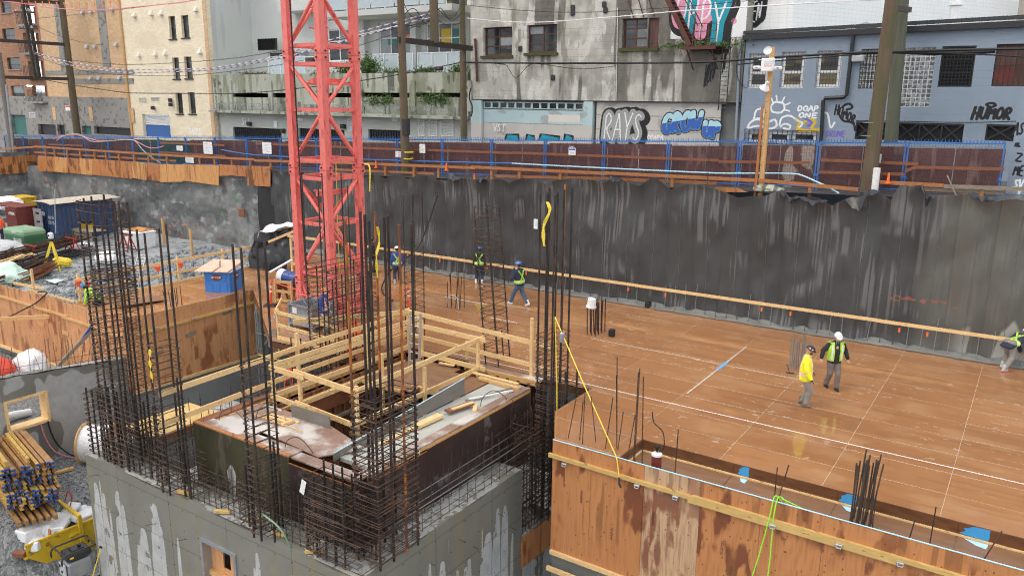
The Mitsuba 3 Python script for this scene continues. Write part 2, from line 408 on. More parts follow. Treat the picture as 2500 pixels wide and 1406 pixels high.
mat('gravel', gravel_fn, .55, bump=lambda p, n, uv: 1 - voronoi(p.x * 14, p.y * 14)[0], bscale=.03, beps=.008)
mat('gravel_stone', lambda p, n, uv: mix((.07, .075, .078), (.30, .31, .32), cell_rand(dr.floor(p.x * 22), dr.floor(p.y * 22), 4)), .5)
mat('rock', lambda p, n, uv: mix(mix((.34, .36, .37), (.20, .215, .225), fbm(p.x * 1.2, p.y * 1.2, 0.0, 5)), mi.Color3f(.12, .13, .135), smoothstep(.55, .68, fbm(p.x * 3.4, p.y * 3.4, 5.0, 4)) * .8), .6,
    bump=lambda p, n, uv: fbm(p.x * 5, p.y * 5, 0.0, 4), bscale=.16, beps=.03)
mat('asphalt', lambda p, n, uv: mix((.07, .07, .07), (.045, .045, .047), fbm(p.x, p.y, 0.0, 4)), .35)

# ================================================================ THE SETTING
def zg(x): return 5.5 + .031 * x          # the alley falls gently to the left


def structure(name, mesh, m, label=None, smooth=False):
    k = solo(name, mesh, m, smooth=smooth); labels[k] = {'kind': 'structure'}
    if label: labels[k]['label'] = label
    return k


# alley, far ground, lower ground
structure('alley', (np.array([[-110, 31.0, zg(-110)], [30, 31.0, zg(30)], [30, 62, zg(30)], [-110, 62, zg(-110)]]), np.array([[0, 1, 2], [0, 2, 3]])), 'asphalt')
structure('far_ground', (np.array([[-900, 62, 1.5], [900, 62, 4.5], [900, 900, 4.5], [-900, 900, 1.5]]), np.array([[0, 1, 2], [0, 2, 3]])), 'asphalt')


def low_ground(u, v):
    x, y = -62 + 66 * u, -24 + 47 * v
    z = -4.62 - 1.65 * np.clip(np.maximum((x + 25.6) / 1.4, (9.9 - y) / .8), 0, 1) + .08 * (meshkit.fbm(np.stack([x, y, x * 0], -1) * 1.3, 3) - .5)
    return np.stack([x, y, z], -1)


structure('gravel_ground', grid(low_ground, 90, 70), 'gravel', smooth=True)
lg = lambda x, y: -4.62 - 1.65 * min(1, max(0, (x + 25.6) / 1.4, (9.9 - y) / .8))
ico = trimesh.creation.icosphere(subdivisions=0)
st = []
for i in range(9000):
    x, y = rng.uniform(-31, -21), rng.uniform(6, 15.5)
    s = rng.uniform(.012, .042)
    if x > -22.6 and y > 11: continue
    v = np.array(ico.vertices) * s * rng.uniform(.6, 1.3, 3)
    st.append((v + (x, y, lg(x, y) + s * .3 - .005), np.array(ico.faces)))
solo('gravel_stones', cat(st), 'gravel_stone', 'loose crushed grey gravel stones lying over the lower ground', 'gravel', kind='stuff')


def yard(u, v):
    x, y = -67 + 34.6 * u, 16.8 + 14.6 * v
    k = meshkit.fbm(np.stack([x, y, x * 0], -1) * .5, 4, 3)
    z = -.55 + .35 * (k - .5) - 1.0 * np.clip((x + 37.5) / 4.5, 0, 1) * (.6 + .8 * k)
    return np.stack([x, y, z], -1)


structure('rock_yard', grid(yard, 120, 80), 'rock', smooth=True)

# pit walls of sprayed concrete (left half of the far wall, and the end wall)
def shot_far(u, v):
    x, z = -66.2 + 30.4 * u, -1.2 + 5.6 * v
    d = .32 * (meshkit.fbm(np.stack([x * .55, z * .7, x * 0], -1), 5, 4) - .5) + .10 * (meshkit.noise(np.stack([x * 2.2, z * 2.2, x * 0], -1), 9) - .5)
    return np.stack([x, 31.0 + d, np.minimum(z, zg(x) - .3)], -1)


def shot_end(u, v):
    y, z = 31.4 - 26 * u, -1.2 + 5.4 * v
    d = .3 * (meshkit.fbm(np.stack([y * .55, z * .7, y * 0], -1), 5, 5) - .5)
    return np.stack([-66.1 + d, y, z], -1)


pw = thing('pit_wall', 'rough grey sprayed concrete excavation wall marked with orange paint', 'retaining wall')
labels[pw] = {'kind': 'structure'}
put(pw, 'far_face', grid(shot_far, 170, 50), 'shotcrete', smooth=True)
put(pw, 'end_face', grid(shot_end, 90, 40), 'shotcrete', smooth=True)
put(pw, 'backing', bx(-36.5, 6, 31.25, 31.6, -3, 4.3), 'concrete_dark')
put(pw, 'anchor_plate', cat([mv(rbox(.5, .08, .5, .02), (-40.03, 30.75, 1.72)), mv(rbox(.35, .1, .5, .02), (-38.14, 30.75, 2.08))]), 'lumber_red')

# membrane sheets hung over the right half of the far wall: each strip is a part
mb = thing('drainage_membrane', 'dark grey drainage membrane hung in vertical strips down the excavation wall', 'membrane')
TOPS = [(-38.2, 4.30), (-37.3, 4.42), (-31.5, 4.5), (-29.3, 4.62), (-26, 4.70), (-24.4, 4.75), (-23.9, 5.02), (-23.4, 4.80), (-22.4, 4.78), (-22.0, 5.0), (-21.4, 4.85), (-19.5, 5.02), (-16.3, 5.15),
        (-15.3, 5.38), (-14.6, 5.12), (-13.3, 5.42), (-12.6, 5.18), (-11.4, 5.25), (-10.0, 5.08), (-8.8, 5.0), (-8.2, 5.30), (-7.9, 5.12), (-6.5, 5.02), (-5.6, 5.2), (-5.1, 5.55), (-4.4, 5.40), (-4.2, 5.86),
        (-3.5, 5.80), (-3.3, 5.45), (-2.6, 5.46), (-1.9, 5.66), (-1.2, 5.50), (0, 5.5), (4, 5.6)]
tx, tz = np.array(TOPS).T
seams = np.arange(-37.3, 4.2, 1.17)
mlines = []
for a, b in zip(seams[:-1], seams[1:]):
    def strip(u, v, a=a, b=b):
        x = a - .06 + (b - a + .09) * u
        zt = np.interp(x, tx, tz) + .24 * np.abs(np.sin(x * 1.55 + .8 * np.sin(x * .9))) - .14
        z = zt * v
        belly = (.06 + .10 * (.5 + .5 * math.sin(a * 5.3))) * np.sin(np.pi * u) + .42 * (meshkit.fbm(np.stack([x * .8, z * .45, x * 0], -1), 3, 8) - .5)
        fold = .16 * np.clip((z - zt + .55) / .55, 0, 1) ** 2 * (meshkit.noise(np.stack([x * 2.1, z * 2, x * 0], -1), 3) + .1)
        foot = .22 * np.clip((.45 - z) / .45, 0, 1)
        y = 30.93 - belly - fold - .05 * (1 - u) - foot * .4
        return np.stack([x, y, z], -1)
    m = grid(strip, 14, 40)
    put(mb, 'membrane_strip', thick(m, .012), 'membrane', smooth=50)
    mlines.append((a + b) / 2)
def mem_y(x, z):
    i = int(np.clip((x + 37.3) // 1.17, 0, len(seams) - 2)); u = (x - seams[i]) / 1.17; p = np.array([[x * .8, z * .45, 0]])
    return 30.93 - (.06 + .10 * (.5 + .5 * math.sin(seams[i] * 5.3))) * math.sin(math.pi * min(1, max(0, u))) - .42 * (float(meshkit.fbm(p, 3, 8)[0]) - .5)
for x in mlines:
    zt = float(np.interp(x, tx, tz))
    put(mb, 'seam_line', tube([(x, mem_y(x, z) - .035, z) for z in np.linspace(.5, zt - .25, 18)], .007, 4), 'membrane_line')
# the flaps that fold over its top
for x0, w, h, z in ((-24.2, .9, .34, 4.72), (-22.4, .7, .26, 4.76), (-8.3, .8, .30, 5.02), (-7.6, 1.1, .22, 5.0), (-5.95, 1.15, .50, 4.98), (-3.55, .5, .42, 5.42), (-15.5, .6, .2, 5.14), (-2.1, .8, .2, 5.42)):
    f = lambda u, v: np.stack([x0 + w * (u * (1 - .45 * v) + .3 * v), 30.72 - .24 * v - .10 * u, np.interp(x0 + w * u, tx, tz) + .03 - h * .9 * v * (1 - .55 * np.abs(2 * u - .7)) + .05 * np.sin(9 * u)], -1)
    put(mb, 'folded_flap', thick(grid(f, 10, 8), .012), 'membrane_back', smooth=50)
# the loose end strip beside the sprayed concrete
f = lambda u, v: np.stack([-38.3 + 1.25 * u, 30.7 - .12 * np.sin(3 * u + 4 * v), .1 + (4.4 + .1 * u) * v], -1)
put(mb, 'loose_strip', thick(grid(f, 12, 24), .012), 'black', smooth=True, label='loose black end strip of membrane beside the sprayed concrete')
put(mb, 'footing_spill', thick(grid(lambda u, v: np.stack([-36.5 + 40 * u, 30.72 - .26 * v - .14 * (meshkit.noise(np.stack([u * 160, v * 3, u * 0], -1), 4) - .5) * (v > .5), .02 + .16 * (1 - v) * (.5 + meshkit.noise(np.stack([u * 130, v * 4, u * 0], -1), 6))], -1), 220, 5), .01), 'concrete_dark', smooth=True)

# plywood hoarding pinned over the top of the left wall: each sheet is a part
hd = thing('plywood_skirt', 'weathered orange plywood sheets capping the top of the sprayed concrete wall', 'hoarding')
for i, (q, pale) in enumerate([
    ([(-63.28, 30.66, 4.05), (-60.81, 30.66, 4.05), (-61.07, 30.66, 2.95), (-63.58, 30.66, 2.87)], 0),
    ([(-60.80, 30.66, 4.08), (-59.16, 30.66, 4.07), (-59.42, 30.66, 2.96), (-61.06, 30.66, 2.98)], 1),
    ([(-59.16, 30.66, 4.10), (-57.51, 30.66, 4.09), (-57.75, 30.66, 3.00), (-59.40, 30.66, 3.02)], 0),
    ([(-57.50, 30.66, 4.12), (-55.79, 30.66, 4.15), (-56.03, 30.66, 3.02), (-57.75, 30.66, 3.00)], 1),
    ([(-55.79, 30.66, 4.17), (-50.94, 30.66, 4.22), (-51.15, 30.66, 3.07), (-56.02, 30.66, 3.05)], 0),
    ([(-50.93, 30.66, 4.25), (-49.16, 30.66, 4.24), (-49.36, 30.66, 3.07), (-51.13, 30.66, 3.15)], 1),
    ([(-49.16, 30.66, 4.26), (-47.76, 30.66, 4.23), (-47.94, 30.66, 3.11), (-49.35, 30.66, 3.10)], 0),
    ([(-47.76, 30.66, 4.23), (-45.32, 30.66, 4.33), (-45.47, 30.66, 3.24), (-47.95, 30.66, 3.06)], 1),
    ([(-45.31, 30.66, 4.36), (-41.72, 30.66, 4.48), (-41.87, 30.66, 3.25), (-45.46, 30.66, 3.32)], 1),
    ([(-41.71, 30.66, 4.53), (-40.32, 30.66, 4.55), (-40.39, 30.66, 3.96), (-41.80, 30.66, 3.83)], 0),
    ([(-40.32, 30.66, 4.55), (-39.02, 30.66, 4.57), (-39.08, 30.66, 3.95), (-40.40, 30.66, 3.92)], 0),
    ([(-39.09, 30.66, 4.59), (-37.03, 30.66, 4.66), (-37.14, 30.66, 3.50), (-39.21, 30.66, 3.43)], 0),
]):
    y = 30.66 - .012 * (i % 3)
    put(hd, 'plywood_sheet', extr(Polygon([(p[0] + (.012 if j in (0, 3) else -.012), p[2]) for j, p in enumerate(q)]), .022, 'xz', y), 'ply_hoard_pale' if pale else 'ply_hoard')
for q in (
    [(-65.70, 29.10, 3.90), (-65.70, 29.97, 3.90), (-65.70, 29.80, 2.60), (-65.70, 28.93, 2.62)],
    [(-65.70, 29.97, 3.91), (-65.70, 30.92, 3.90), (-65.70, 30.76, 2.60), (-65.70, 29.80, 2.62)],
    [(-65.70, 30.92, 3.92), (-65.70, 31.75, 3.92), (-65.70, 31.59, 2.66), (-65.70, 30.77, 2.68)],
):
    put(hd, 'plywood_sheet', extr(Polygon([(p[1], p[2]) for p in q]), .022, 'yz', -65.7), 'ply_hoard')

# ---------------------------------------------------------------- the deck: sheets of wet plywood, each a part
DECK = Polygon([(4, 18.07), (-7.85, 18.07), (-7.85, 16.75), (-9.75, 16.75), (-10.72, 18.4), (-10.72, 20.62), (-18.45, 20.62), (-18.45, 18.6), (-22.75, 18.35),
                (-29.53, 23.0), (-29.53, 16.75), (-33.5, 16.75), (-33.5, 30.75), (4, 30.75)])
DECK = DECK.difference(sbox(-24.55, 21.1, -22.4, 23.3))
dk = thing('deck'); labels[dk] = {'kind': 'structure'}
put(dk, 'joint_bed', extr(DECK.buffer(-.01), .05, 'xy', -.0525), 'seam')
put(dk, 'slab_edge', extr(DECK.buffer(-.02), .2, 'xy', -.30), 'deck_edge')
full = {}
k = 0
for ix in range(-16, 4):
    for iy in range(-3, 12):
        x0, y0 = -.9 + 2.44 * ix, 18.07 + 1.22 * iy
        if (ix + iy) % 1: continue
        g = .0085 if rng.random() < .7 else .012
        c = DECK.intersection(sbox(x0 + .0045, y0 + g, x0 + 2.44 - .0045, y0 + 1.22 - g))
        if c.area < .03: continue
        put(dk, 'plywood_sheet', extr(c, .018 + .0012 * rng.random(), 'xy', -.0178), 'deck')
# chalk and tape lines laid on it
tp = thing('deck_tape', 'long straight white tape line laid across the plywood deck', 'tape line')
scene[tp] = mikit.ply(bx(-16.5, 3, 20.86, 20.895, .001, .004), 'mat_white')
for n, (x0, x1, y0, y1, m) in enumerate([(-13.2, -9.0, 25.2, 25.24, 'seam'), (-8.17, -8.13, 21.9, 27.6, 'seam'), (-8.2, -8.08, 24.6, 25.5, 'blue_paint'), (-21.5, -19.2, 27.0, 27.05, 'white'), (-17.9, -16.6, 25.35, 25.4, 'white'), (-9.2, -5.2, 25.13, 25.17, 'seam')]):
    put(dk, 'chalk_line', bx(x0, x1, y0, y1, .001, .004), m)

# the step down along the near edge, and the recess floor
rc = thing('slab_recess'); labels[rc] = {'kind': 'structure'}
for a in np.arange(-7.85, 4, 2.44):
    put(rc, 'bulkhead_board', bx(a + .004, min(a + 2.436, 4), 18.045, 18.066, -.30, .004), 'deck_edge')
put(rc, 'bulkhead_board', bx(-7.872, -7.851, 16.75, 18.066, -.30, .004), 'deck_edge')
for a in np.arange(-7.85, 4, 2.44):
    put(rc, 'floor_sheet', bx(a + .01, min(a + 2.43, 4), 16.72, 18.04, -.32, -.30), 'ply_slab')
put(rc, 'foot_strip', bx(-7.84, 4, 18.0, 18.04, -.299, -.262), 'lumber')
put(rc, 'foot_strip', bx(-7.845, -7.80, 16.75, 17.99, -.299, -.262), 'lumber')
put(rc, 'floor_backing', bx(-7.86, 4, 16.72, 18.06, -.6, -.323), 'concrete_dark')
for x0, w, z0 in ((-5.3, .28, -.3), (-2.95, .40, -.3), (.05 - .55, .55, -.3)):
    v = np.array([(x0 + w * t, 18.043 - .001, z0 + .045 + .25 * s) for t, s in ((0, .1), (.3, 0), (1, 0), (1, 1), (.45, .97), (.25, .7), (.12, .62), (.2, .4))])
    put(rc, 'blue_paint_mark', extr(Polygon([(q[0], q[2]) for q in v]), .002, 'xz', 18.042), 'blue_paint', label='blue sprayed paint mark on the step board')
    put(rc, 'blue_paint_mark', extr(Polygon([(x0 + .1, 17.98), (x0 + w, 17.98), (x0 + w * .95, 17.75), (x0 + w * .6, 17.8)]), .002, 'xy', -.2995), 'art_sky')

# ================================================================ BUILDINGS across the alley (their fronts stand at y = 39)
FY = 39.0
mat('pane', lambda p, n, uv: mix((.022, .027, .030), (.06, .068, .072), smoothstep(.45, .6, fbm(p.x * .9, p.z * 1.3, p.y))), .08)
mat('pane_pale', lambda p, n, uv: mix((.24, .27, .28), (.12, .14, .15), smoothstep(.4, .6, fbm(p.x * 1.2, p.z * 1.2, p.y))), .12)
mat('pane_warm', lambda p, n, uv: mix((.05, .05, .045), (.16, .13, .06), smoothstep(.5, .6, noise(p.x * 1.6, p.z * 5))), .1)
scene['mat_glass'] = {'type': 'thindielectric', 'int_ior': 1.5}
scene['mat_frosted'] = {'type': 'twosided', 'bsdf': {'type': 'principled', 'base_color': {'type': 'rgb', 'value': [.42, .50, .54]}, 'roughness': .15}}


def brick_fn(a, b, mortar, stain):
    def fn(p, n, uv):
        s = S_(p); row = dr.floor(p.z / .1)
        col = dr.floor((s + .15 * (row - 2 * dr.floor(row / 2))) / .3)
        c = mix(a, b, cell_rand(col, row, 2))
        fz = p.z / .1 - row; fs = (s + .15 * (row - 2 * dr.floor(row / 2))) / .3 - col
        m = dr.maximum(smoothstep(.14, .08, fz), smoothstep(.06, .03, fs))
        c = mix(c, mi.Color3f(mortar), m * .6)
        return mix(c, mi.Color3f(stain), smoothstep(.55, .72, fbm(s * .45, p.z * .55, 7.0, 4)) * .35)
    return fn


mat('brick_tan', brick_fn((.68, .47, .28), (.55, .36, .20), (.46, .34, .24), (.42, .28, .16)), .7)
mat('brick_brown', brick_fn((.40, .205, .12), (.31, .15, .085), (.30, .19, .14), (.22, .12, .08)), .7)
mat('brick_cream', brick_fn((.86, .77, .58), (.76, .66, .48), (.60, .52, .40), (.60, .50, .36)), .7)
mat('band_concrete', lambda p, n, uv: mix(mix((.32, .31, .29), (.24, .235, .225), fbm(p.x * .6, p.z * .6, 1.0, 4)), mi.Color3f(.11, .105, .10), smoothstep(.56, .72, fbm(p.x * 3.4, p.z * 3.4, 3.0, 5)) * .75), .7)
mat('render_grey', lambda p, n, uv: mix((.62, .645, .63), (.53, .55, .535), fbm(p.y * .35 + p.x * .2, p.z * .5, 2.0, 4)) * (1 - .12 * smoothstep(.6, .75, noise(p.y * 3, p.z * .3))), .7)


def garage_fn(p, n, uv):
    c = mix((.46, .48, .41), (.34, .355, .29), fbm(p.x * .8, p.z * 1.4, 2.0, 4))
    c = mix(c, mi.Color3f(.16, .17, .10), smoothstep(.48, .68, fbm(p.x * 2.4, p.z * .5, 6.0, 4)) * .7)
    return mix(c, mi.Color3f(.055, .06, .04), smoothstep(.60, .68, noise(p.x * 5, p.z * .5, 3.0)) * smoothstep(.45, .6, fbm(p.x * .7, p.z * 1.8, 9.0)) * .8)


mat('garage_concrete', garage_fn, .7)
mat('garage_grey', lambda p, n, uv: mix((.52, .54, .50), (.43, .45, .42), fbm(p.x * .8, p.z, 2.0)), .7)


def old_fn(p, n, uv):
    c = mix((.50, .49, .44), (.32, .31, .28), smoothstep(.30, .70, fbm(p.x * 1.1, p.z * 1.0, 2.0, 5)))
    c = mix(c, mi.Color3f(.64, .63, .58), smoothstep(.58, .66, fbm(p.x * 2.1, p.z * .9, 41.0, 5)) * .7)
    st = smoothstep(.575, .64, fbm(p.x * 1.25, p.z * .16, 8.0, 4) + .05 * noise(p.x * 9, p.z * 2) + .07 * smoothstep(-18.5, -17, p.x) * smoothstep(11.2, 10.9, p.z + .3 * noise(p.x * 3)))
    c = mix(c, mi.Color3f(.085, .075, .062), st * .8)
    st2 = smoothstep(.62, .72, fbm(p.x * 2.6, p.z * .5, 28.0, 5))
    c = mix(c, mi.Color3f(.19, .18, .14), st2 * .7)
    c = c * (.82 + .34 * fbm(p.x * 5, p.z * 2.2, 13.0, 4))
    j = dr.abs(p.z / .36 - dr.round(p.z / .36))
    c = c * (1 - .22 * smoothstep(.06, .02, j) * smoothstep(.4, .6, noise(p.x * .8, dr.floor(p.z / .36) * 3)))
    hole = voronoi(p.x * 3.5, p.z * 3.5)
    return c * (1 - .6 * smoothstep(.09, .05, hole[0]) * smoothstep(.62, .66, hole[2]))


mat('old_concrete', old_fn, .7, bump=lambda p, n, uv: fbm(p.x * 3, p.z * 6, 0.0, 4), bscale=.03, beps=.02)
mat('moss', lambda p, n, uv: mix((.045, .065, .018), (.09, .085, .035), noise(p.x * 9, p.y * 9, p.z * 9)), .9)
mat('pale_blue', lambda p, n, uv: mix(mix((.47, .60, .62), (.40, .54, .56), fbm(p.x, p.z)), mi.Color3f(.30, .29, .27), smoothstep(.6, .75, fbm(p.x * 1.3, p.z * 2, 6.0, 4)) * .6), .55)
mat('pale_beige', lambda p, n, uv: mix(mix((.55, .53, .49), (.47, .455, .43), fbm(p.x, p.z)), mi.Color3f(.27, .25, .23), smoothstep(.6, .75, fbm(p.x * 1.6, p.z * 1.6, 6.0, 4)) * .6), .55)
mat('patch_cream', (.66, .63, .58), .6)
mat('blue_grey', lambda p, n, uv: mix(mix((.265, .325, .405), (.220, .275, .350), fbm(p.x * .6, p.z * .9, 1.0, 4)), mi.Color3f(.16, .20, .27),
    smoothstep(.04, .015, dr.abs(p.z / .3 - dr.round(p.z / .3))) * smoothstep(.45, .6, noise(p.x * .7, dr.floor(p.z / .3) * 5)) * .6), .55)
mat('white_brick', lambda p, n, uv: mix(mix((.84, .86, .85), (.74, .76, .75), fbm(p.y * .5, p.z * .5, 0.0, 4)), mi.Color3f(.50, .52, .52),
    dr.maximum(smoothstep(.08, .03, dr.abs(p.z / .2 - dr.round(p.z / .2))), smoothstep(.05, .02, dr.abs((p.y + p.x) / .4 - dr.round((p.y + p.x) / .4)))) * .4), .7)
mat('tan_wall', lambda p, n, uv: mix((.50, .44, .36), (.40, .35, .29), fbm(p.x, p.z, 0.0, 4)), .7)
mat('roof_dark', (.035, .037, .04), .4)
mat('roof_grey', (.20, .21, .22), .5)
mat('gutter', (.02, .021, .023), .35)
mat('teal_door', (.045, .16, .145), .5)
mat('brown_board', lambda p, n, uv: mix((.13, .06, .045), (.07, .035, .03), noise(p.x * 12, p.z * 1.2)), .6)
mat('rust_stair', (.10, .035, .025), .6)
mat('art_pink', (.80, .32, .48), .6)
mat('art_teal', (.01, .30, .40), .6)
mat('art_black', (.012, .012, .014), .6)
mat('art_white', (.80, .82, .83), .6)
mat('art_blue', (.035, .12, .44), .6)
mat('art_sky', (.42, .68, .78), .6)
mat('art_silver', (.33, .34, .33), .5)
mat('art_yellow', (.65, .45, .04), .6)
mat('art_violet', (.16, .13, .48), .6)
mat('art_rose', (.75, .22, .30), .6)


mat('plaster', (.38, .37, .35), .8)


def front(t, name, outline, holes, m, y=FY, depth=.35, label=None):
    p = Polygon(outline)
    if holes: p = p.difference(unary_union([sbox(a, c, b, d) for a, b, c, d in holes]))
    return put(t, name, extr(p, depth, 'xz', y), m, label=label)


def rc_(a, b, c, d): return Polygon([(a, c), (b, c), (b, d), (a, d)])


def window(t, r, m_frame='black', m_pane='pane', cols=1, rows=1, y=FY, w=.06, sill=None, inset=.14, extra=()):
    """A window in the hole r = (x0, x1, z0, z1): frame with bars, panes behind it, perhaps a sill."""
    x0, x1, z0, z1 = r
    fr = [bx(x0, x0 + w, y + inset, y + inset + .07, z0, z1), bx(x1 - w, x1, y + inset, y + inset + .07, z0, z1),
          bx(x0 + w, x1 - w, y + inset, y + inset + .07, z0, z0 + w), bx(x0 + w, x1 - w, y + inset, y + inset + .07, z1 - w, z1)]
    bars = [x0 + (x1 - x0) * i / cols for i in range(1, cols)]; rws = [z0 + (z1 - z0) * i / rows for i in range(1, rows)] + [z0 + (z1 - z0) * e for e in extra]
    for b in bars: fr.append(bx(b - w * .4, b + w * .4, y + inset + .004, y + inset + .066, z0 + w, z1 - w))
    for b in rws: fr.append(bx(x0 + w, x1 - w, y + inset + .008, y + inset + .062, b - w * .4, b + w * .4))
    k = put(t, 'window', cat(fr), m_frame)
    xs = [x0 + w] + bars + [x1 - w]; zs = [z0 + w] + sorted(rws) + [z1 - w]
    for a, b in zip(xs[:-1], xs[1:]):
        for c, d in zip(zs[:-1], zs[1:]):
            put(k, 'pane', bx(a + .003, b - .003, y + inset + .035, y + inset + .045, c + .003, d - .003), m_pane if isinstance(m_pane, str) else m_pane[int(rng.integers(len(m_pane)))])
    if sill: put(k, 'sill', bx(x0 - .08, x1 + .08, y - .09, y + .12, z0 - .1, z0 - .005), sill)
    return k


def louvre(t, r, m='white', y=FY, n=8, name='louvre'):
    x0, x1, z0, z1 = r
    k = put(t, name, cat([bx(x0, x0 + .05, y - .05, y + .1, z0, z1), bx(x1 - .05, x1, y - .05, y + .1, z0, z1), bx(x0 + .05, x1 - .05, y - .05, y + .1, z1 - .05, z1), bx(x0 + .05, x1 - .05, y - .05, y + .1, z0, z0 + .05)]), m)
    put(k, 'back', bx(x0 + .05, x1 - .05, y + .085, y + .1, z0 + .05, z1 - .05), m)
    for i in range(n):
        z = z0 + .08 + (z1 - z0 - .16) * (i + .5) / n
        put(k, 'slat', beam((x0 + .05, y + .02, z), (x1 - .05, y + .02, z), .09, .012, up=(0, -.6, .8)), m)
    return k


def bars(t, r, nx, nz, y, m='black', name='window_grille', rr=.012):
    x0, x1, z0, z1 = r
    put(t, name, cat([bx(a - rr, a + rr, y - rr, y + rr, z0, z1) for a in np.linspace(x0, x1, nx)] + [bx(x0, x1, y - rr * 2.2, y - rr * 1.1, c - rr, c + rr) for c in np.linspace(z0, z1, nz)]), m)


# ---- brick apartment building, far left
b1 = thing('brick_apartment_building', 'tall brown and tan brick apartment building at the far left of the alley', 'building')
W1 = [(-83.79, -81.87, 15.85, 16.92), (-84.18, -81.78, 13.40, 14.45), (-83.99, -81.57, 10.75, 11.83), (-83.93, -81.42, 8.10, 9.24)]
D1 = [(-84.64, -81.77, 4.61, 6.53), (-79.65, -76.46, 4.79, 5.77), (-76.17, -74.88, 4.87, 5.80), (-71.99, -70.45, 5.02, 5.80), (-70.00, -64.16, 5.16, 5.81)]
BALC = [(-80.20, -77.58, 14.67, 16.25), (-80.39, -77.60, 12.17, 13.95), (-80.12, -77.39, 9.98, 11.43), (-79.93, -77.34, 7.84, 9.24)]
zl = 8.28
BX1 = (-77.16, 39.00, 12.48)[0]
front(b1, 'left_wall', [(-115, zl), (BX1, zl), (BX1, 22), (-115, 22)], W1 + BALC, 'brick_brown')
front(b1, 'right_wall', [(BX1, zl), (-64.4, zl), (-64.4, 22), (BX1, 22)], [], 'brick_tan', y=FY - .02)
front(b1, 'ground_floor', [(-115, 1.5), (-64.4, 1.5), (-64.4, zl), (-115, zl)], D1, 'band_concrete', y=FY - .06)
for r in ((-74.29, -73.07, 10.31, 16.46), (-67.56, -66.40, 10.76, 16.11), (-77.14, -63.18, 10.17, 10.55), (-72.58, -63.30, 9.42, 9.85)):
    put(b1, 'concrete_band', bx(r[0], r[1], FY - .06, FY - .021, r[2], r[3]), 'band_concrete')
for r in ((-76.59, -76.08, 6.21, 7.36), (-70.46, -69.93, 6.25, 7.45), (-64.15, -63.67, 6.27, 7.47)):
    put(b1, 'brick_pier', bx(r[0], r[1], FY - .1, FY - .061, r[2], r[3]), 'brick_tan')
for r in W1: window(b1, r, 'steel_dark', ('pane', 'pane_pale'), 1, 1, sill='band_concrete', extra=(.4,))
for r in BALC:
    put(b1, 'balcony_back', bx(r[0] - .1, r[1] + .1, FY + 1.2, FY + 1.3, r[2] - .1, r[3] + .1), 'brick_brown')
    put(b1, 'balcony_floor', bx(r[0], r[1], FY - .5, FY + 1.2, r[2] - .18, r[2] - .002), 'band_concrete')
    q = put(b1, 'balcony_rail', cat([bx(r[0], r[1], FY - .5, FY - .46, r[2] + 1.0, r[2] + 1.05)] + [bx(a, a + .03, FY - .5, FY - .47, r[2], r[2] + 1.0) for a in np.linspace(r[0], r[1] - .03, 12)]), 'steel_dark')
for i, r in enumerate(D1):
    put(b1, 'door', bx(r[0], r[1], FY + .2, FY + .24, r[2], r[3]), 'teal_door' if i in (0, 3) else 'steel_dark')
for p in [(-69.74, 38.90, 15.26), (-68.42, 38.90, 15.23), (-65.30, 38.90, 15.25), (-69.63, 38.90, 12.50), (-68.36, 38.90, 12.50), (-65.22, 38.90, 12.55), (-69.60, 38.90, 9.90), (-68.26, 38.90, 9.89), (-65.18, 38.90, 9.91)]:
    put(b1, 'wall_vent', hull([(p[0] + a * .18, p[1] + b, p[2] + c) for a in (-1, 1) for b, c in ((.07, .16), (.07, -.14), (-.16, -.14), (-.1, .06))]), 'grey_plastic')
louvre(b1, (-80.89, -79.82, 6.31, 6.81), 'white', FY - .06, 5, 'vent')
sg = put(b1, 'wall_sign', bx(*(-74.32, -73.56, 7.07, 7.53)[:2], FY - .09, FY - .061, *(-74.32, -73.56, 7.07, 7.53)[2:]), 'white')
r = (-74.28, -73.52, 7.39, 7.53)
put(sg, 'red_header', bx(r[0] + .02, r[1] - .02, FY - .094, FY - .0901, r[2], r[3] - .02), 'red')

# ---- cream brick block with a grey side wall
b2 = thing('cream_brick_building', 'cream brick block with narrow paired windows and a plain grey side wall', 'building')
W2 = [(-57.91, -57.07, 12.75, 14.43), (-56.34, -55.43, 12.80, 14.42), (-57.89, -57.04, 9.78, 11.38), (-56.36, -55.44, 9.81, 11.41), (-57.86, -57.01, 7.12, 8.73), (-56.27, -55.40, 7.15, 8.77)]
LD = (-62.67, -58.93, 5.20, 7.00)
XR = (-53.20, 39.33, 9.56)[0]
front(b2, 'front_wall', [(-64.36, 2), (-53.2, 2), (-53.2, 24), (-64.36, 24)], W2 + [LD], 'brick_cream', y=FY)
put(b2, 'corner_strip', bx(-53.6, -53.2, FY - .03, FY - .001, 2, 24), 'brick_tan')
put(b2, 'side_wall', bx(-53.6, -53.21, FY + .36, 58, 2, 24), 'render_grey')
put(b2, 'downpipe', tube([(-64.2, FY - .1, 3), (-64.2, FY - .1, 23)], .09, 8), 'lumber_tan')
for r in W2: window(b2, r, 'black', 'pane', 1, 1, sill='gutter', extra=(.3,), inset=.2)
louvre(b2, (LD[0] + .3, LD[1] - .1, LD[2] + 1.0, LD[3] - .1), 'white', FY + .15, 9)
put(b2, 'door', bx(LD[0] + .1, LD[1], FY + .2, FY + .25, LD[2], LD[2] + .95), 'blue')
for r in ((-62.77, -61.85, 7.95, 8.31), (-61.10, -60.04, 8.10, 8.36)): louvre(b2, r, 'grey_plastic', FY, 4, 'vent')
